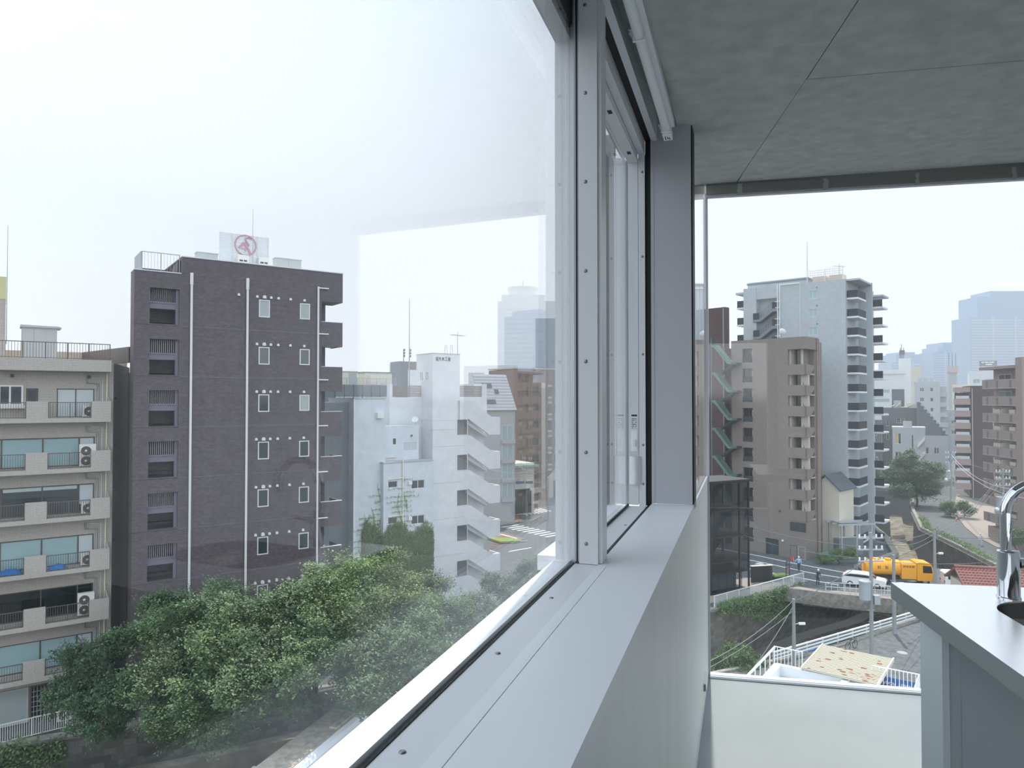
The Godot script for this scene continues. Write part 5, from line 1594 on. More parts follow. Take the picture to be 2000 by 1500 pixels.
	# glass towers in the haze
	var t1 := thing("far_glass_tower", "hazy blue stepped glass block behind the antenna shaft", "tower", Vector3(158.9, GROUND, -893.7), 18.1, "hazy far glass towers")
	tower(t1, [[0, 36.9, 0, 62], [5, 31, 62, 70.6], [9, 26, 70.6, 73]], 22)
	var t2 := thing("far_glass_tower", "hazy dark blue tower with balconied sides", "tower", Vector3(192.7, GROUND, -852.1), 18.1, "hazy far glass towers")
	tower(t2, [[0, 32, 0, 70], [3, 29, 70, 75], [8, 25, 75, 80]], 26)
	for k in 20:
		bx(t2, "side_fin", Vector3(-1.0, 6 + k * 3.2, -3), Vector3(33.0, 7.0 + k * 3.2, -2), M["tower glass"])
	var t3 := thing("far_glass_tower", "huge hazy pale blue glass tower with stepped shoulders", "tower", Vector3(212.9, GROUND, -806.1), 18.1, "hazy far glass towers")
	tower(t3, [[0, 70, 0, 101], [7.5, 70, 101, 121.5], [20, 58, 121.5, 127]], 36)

func tower(t: Node3D, tiers: Array, bands: int) -> void:
	for q in tiers:
		bx(t, "tier", Vector3(q[0], q[2], -30), Vector3(q[1], q[3], 0), M["tower glass"])
	var top: float = tiers[0][3]
	for k in bands:
		var y := 3.0 + (top - 4.0) * k / bands
		bx(t, "floor_band", Vector3(tiers[0][0] + 1.0, y, 0), Vector3(tiers[0][1] - 1.0, y + top / bands * 0.42, 0.3), M["tower pale"])
	for x in [0.3, 0.62]:
		bx(t, "vertical_rib", Vector3(tiers[0][1] * x, 0, 0), Vector3(tiers[0][1] * x + 1.6, top, 0.8), M["tower pale"])

func block(called: String, label: String, at: Vector3, turn: float, w: float, h: float, d: float, m: String, windows: Array, g: String) -> Node3D:
	var t := thing(called, label, "building", at, turn)
	wall(t, "front_wall", 0, 0, w, h, -0.4, 0, windows, M[m])
	bx(t, "body", Vector3(0.0, 0, -d), Vector3(w, h - 0.3, -0.41), M[m])
	bx(t, "roof_edge", Vector3(-0.1, h - 0.29, -d), Vector3(w + 0.1, h, -0.401), M[m])
	for q in windows:
		win(t, q[0], q[1], q[2], q[3], -0.15, M["frame light"], M[g], [(q[0] + q[2]) / 2] if q[2] - q[0] > 1.0 else [], 0.1)
	return t

func build_rose(t: Node3D) -> void:
	# local x runs towards the camera along the street, z faces the street
	var m: Material = M["rose tile"]
	t.rotation_degrees.y = rad_to_deg(atan2(0.98, -0.21)) + 180.0
	bx(t, "body", Vector3(-9.0, 0, -10), Vector3(-0.3, 25.2, -1.7), m)
	bx(t, "end_wall", Vector3(-0.3, 0, -10), Vector3(1.2, 26.6, 0.1), m)
	bx(t, "roof_edge", Vector3(-9.3, 25.2, -10), Vector3(-0.3, 25.6, 0.2), m)
	for k in 11:
		var y := 22.5 - 2.46 * k
		if y < 2.0:
			continue
		bx(t, "balcony_parapet", Vector3(-8.9, y - 0.05, -0.2), Vector3(-0.3, y + 1.2, 0.0), m)
		bx(t, "balcony_floor", Vector3(-8.9, y - 0.15, -1.7), Vector3(-0.3, y - 0.051, -0.001), M["tan soffit"])
		for x in [-7.8, -5.2, -1.9]:
			bx(t, "blue_slot", Vector3(x, y - 0.03, 0.0), Vector3(x + 0.45, y + 1.0, 0.03), M["slate panel"])
		win(t, -7.6, y, -4.4, y + 2.0, -1.66, M["frame light"], M["glass teal" if k % 2 else "glass dark"], [-6.0], 0.08)
		win(t, -3.4, y, -1.0, y + 2.0, -1.66, M["frame light"], M["glass dark"], [-2.2], 0.08)
		if k > 1:
			bx(t, "screen", Vector3(-4.6, y + 0.3, -1.6), Vector3(-4.5, y + 1.9, -0.3), M["cream render"])
			bx(t, "laundry_box", Vector3(-7.0, y + 1.2, -1.2), Vector3(-5.2, y + 1.75, -0.5), M["cream render"])
			bx(t, "laundry_box", Vector3(-3.0, y + 1.2, -1.2), Vector3(-1.6, y + 1.75, -0.5), M["cream render"])
	bx(t, "carport_wall", Vector3(-8.9, 0, -1.69), Vector3(-0.31, 1.9, -0.6), m)

# ---------------------------------------------------------------- trees and creepers
func leaf_cluster(key: String, size: float, leaves: int, spread: float) -> ArrayMesh:
	if shapes.has(key):
		return shapes[key]
	rng.seed = hash(key)
	var st := tool()
	for k in leaves:
		var c := Vector3(rng.randfn(0, 0.4), rng.randfn(0, 0.3), rng.randfn(0, 0.4)) * spread
		var d := Vector3(rng.randfn(0, 1), rng.randfn(-0.35, 0.5), rng.randfn(0, 1)).normalized()
		var n := Vector3(rng.randfn(0, 0.5), 1.0, rng.randfn(0, 0.5)).normalized()
		var s := d.cross(n).normalized()
		n = s.cross(d)
		var l := size * rng.randf_range(0.7, 1.2)
		var tip := c + d * l
		var mid := c + d * l * 0.45 - n * l * 0.08
		var a := mid + s * l * 0.27 + n * l * 0.1
		var b := mid - s * l * 0.27 + n * l * 0.1
		st.set_smooth_group(-1)
		for v in [c, a, tip, c, tip, b]:
			st.add_vertex(v)
	shapes[key] = done(st)
	return shapes[key]

# leaves scattered through a set of round boughs [x, y, z, radius], as one part
func foliage(parent: Node3D, called: String, boughs: Array, mesh: Mesh, m: Material, density: float, seed_: int, dark := 0.19, light := 0.56, flat := 0.8) -> MultiMeshInstance3D:
	rng.seed = seed_
	var where: Array[Transform3D] = []
	var tint: Array[Color] = []
	for q in boughs:
		var c := Vector3(q[0], q[1], q[2])
		var r: float = q[3]
		var n := int(density * r * r)
		var shade := rng.randf_range(0.85, 1.12)
		# lesser sprays inside the bough give it an uneven outline
		var sprays := []
		for i in int(6 + r * 9):
			var d := Vector3(rng.randfn(0, 1), rng.randfn(0.15, 0.8), rng.randfn(0, 1)).normalized()
			sprays.append([c + Vector3(d.x, d.y * flat, d.z) * r * rng.randf_range(0.45, 0.95), r * rng.randf_range(0.16, 0.4), rng.randf_range(0.85, 1.2)])
		for i in n:
			var s: Array = sprays[rng.randi() % sprays.size()]
			var p: Vector3 = s[0] + Vector3(rng.randfn(0, 0.55), rng.randfn(0, 0.4), rng.randfn(0, 0.55)) * s[1]
			var b := Basis(Vector3.UP, rng.randf() * TAU).rotated(Vector3.RIGHT, rng.randfn(0, 0.3)).scaled(Vector3.ONE * rng.randf_range(0.75, 1.25))
			where.append(Transform3D(b, p))
			var v: float = rng.randf_range(dark, light) * shade * s[2]
			tint.append(Color(v * rng.randf_range(0.88, 1.12), v, v * rng.randf_range(0.8, 1.05)))
	return scatter(parent, called, where, tint, mesh, m)

func scatter(parent: Node3D, called: String, where: Array[Transform3D], tint: Array[Color], mesh: Mesh, m: Material) -> MultiMeshInstance3D:
	var mm := MultiMesh.new()
	mm.transform_format = MultiMesh.TRANSFORM_3D
	mm.use_colors = true
	mm.mesh = mesh
	mm.instance_count = where.size()
	for i in where.size():
		mm.set_instance_transform(i, where[i])
		mm.set_instance_color(i, tint[i])
	var o := MultiMeshInstance3D.new()
	o.name = called
	o.multimesh = mm
	o.material_override = m
	parent.add_child(o, true)
	o.set_meta("kind", "stuff")
	return o

func tree(called: String, label: String, root: Vector3, boughs: Array, m: String, seed_: int, group := "", leaf := 0.17, density := 210.0, category := "tree") -> Node3D:
	var t := thing(called, label, category, root, 0.0, group)
	var mine := []
	var crown := Vector3.ZERO
	for q in boughs:
		mine.append([q[0] - root.x, q[1] - root.y, q[2] - root.z, q[3]])
		crown += Vector3(q[0], q[1], q[2]) - root
	crown /= boughs.size()
	var fork := Vector3(crown.x * 0.35, crown.y * 0.45, crown.z * 0.35)
	var girth := 0.05 + crown.length() * 0.022
	tube(t, "trunk", [Vector3.ZERO, fork * 0.5 + Vector3(0.1, 0, 0.05), fork], girth * 1.3, M["bark"], 8, girth)
	for q in mine:
		var c := Vector3(q[0], q[1], q[2])
		var mid: Vector3 = fork.lerp(c, 0.5) + Vector3(0, 0.25, 0)
		tube(t, "branch", [fork, mid, c, c + (c - fork).normalized() * q[3] * 0.6], girth * 0.6, M["bark"], 6, 0.02)
	foliage(t, "foliage", mine, leaf_cluster("leaves%.2f" % leaf, leaf, 13, leaf * 2.4), M[m], density, seed_)
	return t

func build_trees() -> void:
	var g := "trees overhanging the canal"
	tree("canal_tree", "dense dark evergreen tree before the tiled apartments", Vector3(-39.3, GROUND, -34.4), [[-36.5, -14.1, -32.6, 2.0], [-36.7, -16.0, -31.5, 1.7], [-36.1, -13.2, -33.8, 1.3], [-33.9, -15.5, -32.4, 1.9], [-37.4, -15.3, -31.3, 1.1], [-34.5, -16.8, -31.2, 1.5]], "leaf dark", 101, g, 0.14, 300.0)
	tree("canal_tree", "broad cherry tree under the stair bays of the dark block", Vector3(-35.4, GROUND, -38.8), [[-33.2, -12.7, -34.7, 2.3], [-31.2, -11.8, -36.4, 2.3], [-30.8, -14.0, -33.4, 2.4], [-31.7, -15.0, -32.1, 2.1], [-28.3, -12.8, -34.2, 2.4], [-27.5, -14.8, -31.3, 2.0], [-35.0, -11.6, -36.2, 1.3], [-31.8, -10.8, -37.2, 1.1], [-29.6, -16.0, -31.4, 1.9], [-27.4, -15.9, -32.2, 1.9]], "leaf cherry", 102, g)
	tree("canal_tree", "cherry tree whose low boughs hang over the parked bus", Vector3(-23.6, GROUND, -37.6), [[-26.9, -11.5, -35.7, 2.1], [-25.2, -11.0, -37.3, 2.2], [-24.5, -12.9, -33.3, 2.4], [-22.9, -12.4, -34.9, 2.3], [-24.3, -13.8, -31.3, 1.8], [-22.4, -13.1, -31.6, 1.4], [-26.0, -15.3, -32.4, 1.8], [-24.6, -15.0, -35.0, 1.7]], "leaf cherry", 103, g)
	tree("canal_tree", "tall cherry tree at the corner of the dark block", Vector3(-27.2, GROUND, -47.6), [[-24.1, -10.2, -40.8, 2.3], [-22.4, -10.6, -42.4, 2.3], [-21.7, -11.9, -38.4, 2.4], [-22.9, -11.6, -37.0, 2.2], [-20.2, -11.9, -41.0, 2.1], [-26.3, -9.7, -40.0, 0.8]], "leaf bright", 104, g)
	tree("canal_tree", "cherry tree before the creeper covered pale block", Vector3(-17.2, GROUND, -44.4), [[-21.1, -12.0, -46.0, 1.6], [-18.2, -12.9, -42.8, 2.0], [-18.3, -13.1, -38.5, 2.2], [-19.1, -13.3, -36.2, 2.2], [-18.7, -14.2, -34.2, 1.8], [-20.7, -13.3, -35.6, 2.0]], "leaf cherry", 105, g)
	tree("canal_tree", "grey-green tree at the foot of the zigzag staircase", Vector3(-21.5, GROUND, -57.6), [[-20.2, -15.0, -52.7, 1.6], [-19.8, -15.2, -59.1, 1.7], [-21.1, -14.7, -58.7, 1.1]], "leaf grey", 106, g)
	tree("canal_tree", "round grey-green tree beside the crossroads", Vector3(-18.2, GROUND, -62.4), [[-18.5, -14.6, -62.7, 1.9], [-17.0, -13.9, -64.2, 1.7], [-18.5, -15.8, -59.6, 1.6]], "leaf grey", 107, g)
	tree("bank_tree", "large spreading tree between the canal and the back street", Vector3(31.6, GROUND, -154.8), [[31.3, -14.7, -155.8, 4.0], [29.3, -13.4, -157.2, 3.0], [33.7, -13.2, -156.5, 2.8], [30.8, -10.9, -157.6, 2.5], [29.0, -16.2, -152.9, 2.2], [33.4, -15.8, -153.3, 2.0]], "leaf dark", 108, "", 0.32, 110.0)
	tree("street_tree", "small street tree on the footway near the brick apartments", Vector3(34.4, GROUND + 0.15, -143.6), [[34.3, -17.4, -144.2, 1.4], [34.4, -18.4, -143.2, 1.0]], "leaf cherry", 109, "small street trees", 0.25, 120.0)
	tree("street_tree", "small street tree beside the red traffic cone", Vector3(36.3, GROUND + 0.15, -142.4), [[36.0, -17.3, -142.6, 1.3], [36.9, -17.8, -141.9, 1.1]], "leaf cherry", 110, "small street trees", 0.25, 120.0)
	tree("street_tree", "leafy shrub tree before the rose balcony block", Vector3(34.8, GROUND + 0.15, -112.6), [[34.9, -17.3, -112.8, 1.4], [33.6, -17.9, -112.4, 1.0]], "leaf cherry", 111, "small street trees", 0.22, 130.0)
	tree("bank_shrub", "yellow-green shrub on the near canal bank below the glass corner", Vector3(-0.4, GROUND, -58.8), [[-1.8, -19.6, -58.8, 1.1], [-0.6, -19.0, -59.2, 1.2], [0.5, -19.6, -59.5, 1.0], [-0.3, -19.7, -58.2, 0.9]], "leaf cherry", 112, "", 0.13, 420.0, "shrub")
	tree("bank_shrub", "wild shrubs on the upper canal bank behind the grey tower", Vector3(28.0, GROUND, -183.0), [[27.8, -16.0, -183.1, 2.2], [30.6, -17.2, -184.0, 1.6], [27.2, -13.9, -186.0, 2.5]], "leaf cherry", 113, "", 0.35, 90.0, "shrub")
	tree("garden_shrub", "garden shrubs behind the green fence by the road works", Vector3(11.2, GROUND, -98.2), [[11.1, -18.2, -98.0, 0.9], [12.6, -18.1, -99.2, 0.9], [9.6, -18.7, -97.9, 0.8]], "leaf bright", 114, "", 0.16, 260.0, "shrub")
	creeper("canal_ivy", "thick ivy hanging over the far canal wall below the white fence", [-2.4, -73.9, 0.7, -78.2, 3.6, -82.6, 6.2, -86.6], 0.4, -3.6, 1500, 201, 0.4)
	creeper("canal_ivy", "ivy spilling down the stone wall under the white railing", [-52.0, -21.0, -45.0, -28.6, -42.6, -31.2, -40.2, -33.4], 0.1, -2.4, 900, 202, 0.25)
	creeper("verge_grass", "rough grass along the wall top beside the back street", [30.0, -103.5, 29.2, -114.5, 27.6, -127.0, 29.2, -138.0], 0.9, 0.1, 420, 203, 0.5)
	# creeper on the pale block: a mat of leaves with stems climbing out of it
	var t := thing("wall_creeper", "green creeper climbing the pale blue-white block", "creeper", Vector3(-30.38, GROUND, -56.89), ALONG)
	rng.seed = 300
	var where: Array[Transform3D] = []
	var tint: Array[Color] = []
	for i in 4800:
		var x := rng.randf_range(-2.3, 4.3)
		var top := 9.3 + 0.35 * sin(x * 2.3) - (0.6 if x > 1.6 else 0.0) + rng.randfn(0, 0.35)
		var y := rng.randf_range(3.0, 1.0) if false else lerpf(2.0, top, sqrt(rng.randf()))
		var z := 0.66 if x > -0.57 else 0.06
		if absf(x - 2.86) < 0.75 and absf(fmod(y - 6.75 + 32.0, 3.2)) < 0.45:
			continue
		where.append(Transform3D(Basis(Vector3.RIGHT, 1.2).rotated(Vector3.UP, rng.randfn(0, 0.5)), Vector3(x, y, z + rng.randf() * 0.12)))
		var v := rng.randf_range(0.2, 0.5)
		tint.append(Color(v, v, v * 0.9))
	for stem in [[-0.7, 9.0, 13.4, 0.06, 3], [1.0, 9.0, 12.6, 0.7, 5], [1.5, 11.0, 14.0, 0.7, 2], [-1.4, 8.8, 11.4, 0.06, 2], [-2.2, 7.0, 10.9, 0.06, 4], [3.4, 8.6, 9.6, 0.7, 2]]:
		var pts := []
		for k in 9:
			var f := k / 8.0
			pts.append(Vector3(stem[0] + sin(f * 5.0 + stem[0]) * 0.22, lerpf(stem[1], stem[2], f), stem[3]))
		var s := tube(t, "stem", pts, 0.045, M["green creeper"], 5, 0.012)
		for k in stem[4] * 3:
			var p: Vector3 = pts[1 + (k * 2) % 7]
			var side := (1.0 if k % 2 else -1.0) * rng.randf_range(0.5, 1.4)
			tube(s, "tendril", [p, p + Vector3(side * 0.5, 0.1, 0), p + Vector3(side, -0.12, 0)], 0.02, M["green creeper"], 4, 0.008)
			for j in 4:
				where.append(Transform3D(Basis(Vector3.RIGHT, 1.2).scaled(Vector3.ONE * 0.5), p + Vector3(side * j / 3.0, 0.05, 0.03)))
				tint.append(Color(0.5, 0.5, 0.45))
	scatter(t, "leaves", where, tint, leaf_cluster("creeper", 0.17, 9, 0.32), M["leaf bright"])

func creeper(called: String, label: String, line: Array, up: float, down: float, count: int, seed_: int, out: float) -> void:
	var t := thing(called, label, "ivy" if called == "canal_ivy" else "grass", Vector3(line[0], GROUND, line[1]))
	rng.seed = seed_
	var p := pv(line)
	var where: Array[Transform3D] = []
	var tint: Array[Color] = []
	for i in count:
		var k := rng.randi() % (p.size() - 1)
		var f := rng.randf()
		var q := p[k].lerp(p[k + 1], f)
		var d := (p[k + 1] - p[k]).normalized()
		var nrm := Vector2(-d.y, d.x)
		var depth := 0.55 + 0.45 * sin(q.x * 1.7 + q.y * 0.9)
		var y := lerpf(up, down * depth, rng.randf())
		var o := out * rng.randf_range(-0.4, 1.4) + 0.25 * absf(minf(y, 0.0))
		where.append(Transform3D(Basis(Vector3.UP, rng.randf() * TAU).rotated(Vector3.RIGHT, rng.randfn(0.4, 0.4)), Vector3(q.x - line[0] + nrm.x * -o, y, q.y - line[1] + nrm.y * -o)))
		var v := rng.randf_range(0.28, 0.66)
		tint.append(Color(v, v, v * 0.85))
	scatter(t, "leaves", where, tint, leaf_cluster("ivy", 0.2, 12, 0.45), M["leaf cherry"])

# ---------------------------------------------------------------- people: one skin over a chain of tapered bones
func body_mesh(bones: Array, cell: float) -> ArrayMesh:
	var lo := Vector3.ONE * 99.0
	var hi := -lo
	for b in bones:
		for k in 2:
			var r: float = b[2 + k] + 0.08
			lo = lo.min(b[k] - Vector3.ONE * r)
			hi = hi.max(b[k] + Vector3.ONE * r)
	var n := Vector3i(((hi - lo) / cell).ceil()) + Vector3i.ONE
	var val := PackedFloat32Array()
	val.resize(n.x * n.y * n.z)
	val.fill(1.0)
	for b in bones:
		var a: Vector3 = b[0]
		var d: Vector3 = b[1] - a
		var reach: float = maxf(b[2], b[3]) + 0.09
		var l0 := ((a.min(b[1]) - Vector3.ONE * reach - lo) / cell).floor()
		var l1 := ((a.max(b[1]) + Vector3.ONE * reach - lo) / cell).ceil()
		for i in range(maxi(0, int(l0.x)), mini(n.x, int(l1.x) + 1)):
			for j in range(maxi(0, int(l0.y)), mini(n.y, int(l1.y) + 1)):
				for k in range(maxi(0, int(l0.z)), mini(n.z, int(l1.z) + 1)):
					var p := lo + Vector3(i, j, k) * cell
					var t := clampf((p - a).dot(d) / maxf(d.length_squared(), 1e-6), 0.0, 1.0)
					var dist := p.distance_to(a + d * t) - lerpf(b[2], b[3], t)
					var at := (i * n.y + j) * n.z + k
					var old := val[at]
					var h := clampf(0.5 + 0.5 * (old - dist) / 0.03, 0.0, 1.0)
					val[at] = lerpf(old, dist, h) - 0.03 * h * (1.0 - h)
	var st := tool()
	st.set_smooth_group(0)
	var verts := {}
	var paint := func(p: Vector3) -> Color:
		var best := 9.0
		var c := Color.WHITE
		for b in bones:
			var d: Vector3 = b[1] - b[0]
			var t := clampf((p - b[0]).dot(d) / maxf(d.length_squared(), 1e-6), 0.0, 1.0)
			var dist: float = p.distance_to(b[0] + d * t) - lerpf(b[2], b[3], t)
			if dist < best:
				best = dist
				c = b[4]
		return c
	for i in n.x - 1:
		for j in n.y - 1:
			for k in n.z - 1:
				var sum := Vector3.ZERO
				var hits := 0
				for e in [[0, 0, 0, 1, 0, 0], [0, 1, 0, 1, 1, 0], [0, 0, 1, 1, 0, 1], [0, 1, 1, 1, 1, 1], [0, 0, 0, 0, 1, 0], [1, 0, 0, 1, 1, 0], [0, 0, 1, 0, 1, 1], [1, 0, 1, 1, 1, 1], [0, 0, 0, 0, 0, 1], [1, 0, 0, 1, 0, 1], [0, 1, 0, 0, 1, 1], [1, 1, 0, 1, 1, 1]]:
					var u := val[((i + e[0]) * n.y + j + e[1]) * n.z + k + e[2]]
					var v := val[((i + e[3]) * n.y + j + e[4]) * n.z + k + e[5]]
					if (u < 0.0) != (v < 0.0):
						var t := u / (u - v)
						sum += Vector3(i, j, k) + Vector3(e[0], e[1], e[2]).lerp(Vector3(e[3], e[4], e[5]), t)
						hits += 1
				if hits:
					verts[Vector3i(i, j, k)] = lo + sum / hits * cell
	for c in verts:
		for axis in 3:
			var far: Vector3i = c
			far[axis] += 1
			var u := val[(c.x * n.y + c.y) * n.z + c.z]
			var v := val[(far.x * n.y + far.y) * n.z + far.z]
			if (u < 0.0) == (v < 0.0):
				continue
			var o1 := Vector3i.ZERO
			var o2 := Vector3i.ZERO
			o1[(axis + 1) % 3] = -1
			o2[(axis + 2) % 3] = -1
			var q := [c, c + o1, c + o1 + o2, c + o2]
			var all := true
			for w in q:
				all = all and verts.has(w)
			if not all:
				continue
			if u < 0.0:
				q.reverse()
			for w in [0, 1, 2, 0, 2, 3]:
				var p: Vector3 = verts[q[w]]
				st.set_color(paint.call(p))
				st.add_vertex(p)
	st.generate_normals()
	st.index()
	return st.commit()

# shirt, trousers, head gear in linear colours; arm: how far each hand is raised and forward
func person(label: String, at: Vector3, turn: float, shirt: Color, legs: Color, hat: Color, stride: float, hands: Array, lean := 0.0, group := "") -> Node3D:
	var skin := Color(0.5, 0.32, 0.23)
	var shoe := Color(0.03, 0.03, 0.035)
	var hip := Vector3(0, 0.9, 0)
	var chest := Vector3(0, 1.32, lean * 0.5)
	var neck := Vector3(0, 1.47, lean * 0.7)
	var head := Vector3(0, 1.6, lean * 0.85 + 0.02)
	var bones := [
		[hip + Vector3(-0.07, 0, 0), hip + Vector3(0.07, 0, 0), 0.13, 0.13, legs],
		[hip + Vector3(0, 0.08, 0), chest, 0.13, 0.155, shirt],
		[chest + Vector3(-0.1, 0.04, 0), chest + Vector3(0.1, 0.04, 0), 0.11, 0.11, shirt],
		[neck - Vector3(0, 0.06, 0), head, 0.052, 0.05, skin],
		[head + Vector3(0, -0.03, 0.015), head + Vector3(0, 0.04, 0), 0.075, 0.095, skin],
		[head + Vector3(0, 0.07, -0.01), head + Vector3(0, 0.09, -0.01), 0.118, 0.108, hat],
		[head + Vector3(0, -0.005, 0.1), head + Vector3(0, -0.02, 0.112), 0.016, 0.02, skin],
	]
	for s in [-1.0, 1.0]:
		var knee := Vector3(0.1 * s, 0.49, stride * s * 0.5 + 0.04)
		var foot := Vector3(0.1 * s, 0.07, stride * s)
		bones.append([hip + Vector3(0.085 * s, -0.02, 0), knee, 0.095, 0.065, legs])
		bones.append([knee, foot, 0.065, 0.045, legs])
		bones.append([foot + Vector3(0, -0.02, -0.04), foot + Vector3(0.01 * s, -0.03, 0.15), 0.048, 0.038, shoe])
		var hand: Vector3 = hands[0 if s < 0 else 1]
		var shoulder := chest + Vector3(0.19 * s, 0.07, 0)
		var elbow := shoulder.lerp(hand, 0.5) + Vector3(0.05 * s, -0.06, -0.07)
		bones.append([shoulder, elbow, 0.062, 0.048, shirt])
		bones.append([elbow, hand, 0.046, 0.034, shirt])
		var d := (hand - elbow).normalized()
		bones.append([hand, hand + d * 0.07, 0.036, 0.038, skin])
		for k in 4:
			var o := Vector3((k - 1.5) * 0.02, 0, 0)
			bones.append([hand + d * 0.07 + o, hand + d * (0.15 - 0.012 * absf(k - 1.5)) + o + Vector3(0, -0.02, 0.01), 0.011, 0.009, skin])
		bones.append([hand + d * 0.02, hand + d * 0.08 + Vector3(-0.05 * s, 0, 0.03), 0.014, 0.011, skin])
	var t := thing("person", label, "person", at, turn, group)
	part(t, "body", body_mesh(bones, 0.026), M["clothes"])
	return t

# ---------------------------------------------------------------- vehicles and street furniture
func wheel(parent: Node, at: Vector3, r: float, w: float) -> void:
	var o := part(parent, "wheel", lathe_mesh([[0.0, -w * 0.35], [r * 0.6, -w * 0.35, 1], [r * 0.62, -w * 0.5, 1], [r * 0.94, -w * 0.5, 1], [r, -w * 0.35], [r, w * 0.35], [r * 0.94, w * 0.5, 1], [r * 0.62, w * 0.5, 1], [r * 0.6, w * 0.35, 1], [0.0, w * 0.35]], 20), M["tyre"], at, Vector3(90, 0, 0))
	part(o, "rim", lathe_mesh([[0.0, -w * 0.38], [r * 0.55, -w * 0.38, 1], [r * 0.55, w * 0.38, 1], [0.0, w * 0.38]], 16), M["grey pipe"])

func car(called: String, label: String, at: Vector3, turn: float, m: String, van := false) -> Node3D:
	var t := thing(called, label, "van" if van else "car", at, turn)
	var h := 1.9 if van else 1.48
	var prof := [-2.15, 0.3, 2.15, 0.3, 2.2, 0.75, 2.05, 0.95, 1.2, 1.05, 0.55, h - 0.06, 0.3, h, -1.3, h, -1.75, h - 0.1, -2.15, 1.05, -2.2, 0.6]
	if van:
		prof = [-2.15, 0.3, 2.15, 0.3, 2.2, 0.8, 2.05, 1.15, 1.6, h - 0.15, 1.3, h, -2.0, h, -2.18, h - 0.15, -2.2, 0.6]
	ex(t, "body", prof, -0.82, 0.82, M[m])
	var gl := [1.05, 1.1, 0.5, h - 0.14, 0.28, h - 0.1, -1.3, h - 0.1, -1.65, h - 0.2, -1.95, 1.1]
	if van:
		gl = [1.75, 1.15, 1.45, h - 0.2, -1.9, h - 0.2, -1.9, 1.15]
	for z in [-0.84, 0.825]:
		ex(t, "side_windows", gl, z, z + 0.015, M["glass black"])
	ex(t, "windscreen", [1.1, 1.08, 0.52, h - 0.12, 0.6, h - 0.1, 1.22, 1.06] if not van else [2.08, 1.15, 1.62, h - 0.18, 1.66, h - 0.16, 2.13, 1.13], -0.72, 0.72, M["glass black"])
	for x in [-1.35, 1.35]:
		for z in [-0.72, 0.72]:
			wheel(t, Vector3(x, 0.31, z), 0.31, 0.22)
	for z in [-0.62, 0.62]:
		bx(t, "head_lamp", Vector3(2.1, 0.62, z - 0.16), Vector3(2.215, 0.8, z + 0.16), M["porcelain"])
		bx(t, "tail_lamp", Vector3(-2.215, 0.75, z - 0.14), Vector3(-2.1, 0.98, z + 0.14), M["cone red"])
	return t

func cone(label: String, at: Vector3) -> void:
	var t := thing("traffic_cone", label, "cone", at, 0, "red and white traffic cones")
	if not shapes.has("cone"):
		shapes["cone"] = lathe_mesh([[0.14, 0.04], [0.03, 0.7], [0.0, 0.7]], 14)
		shapes["cone band"] = lathe_mesh([[0.105, 0.3], [0.077, 0.48]], 14)
	bx(t, "foot", Vector3(-0.2, 0, -0.2), Vector3(0.2, 0.04, 0.2), M["cone red"])
	part(t, "body", shapes["cone"], M["cone red"])
	part(t, "white_band", shapes["cone band"], M["car white"])

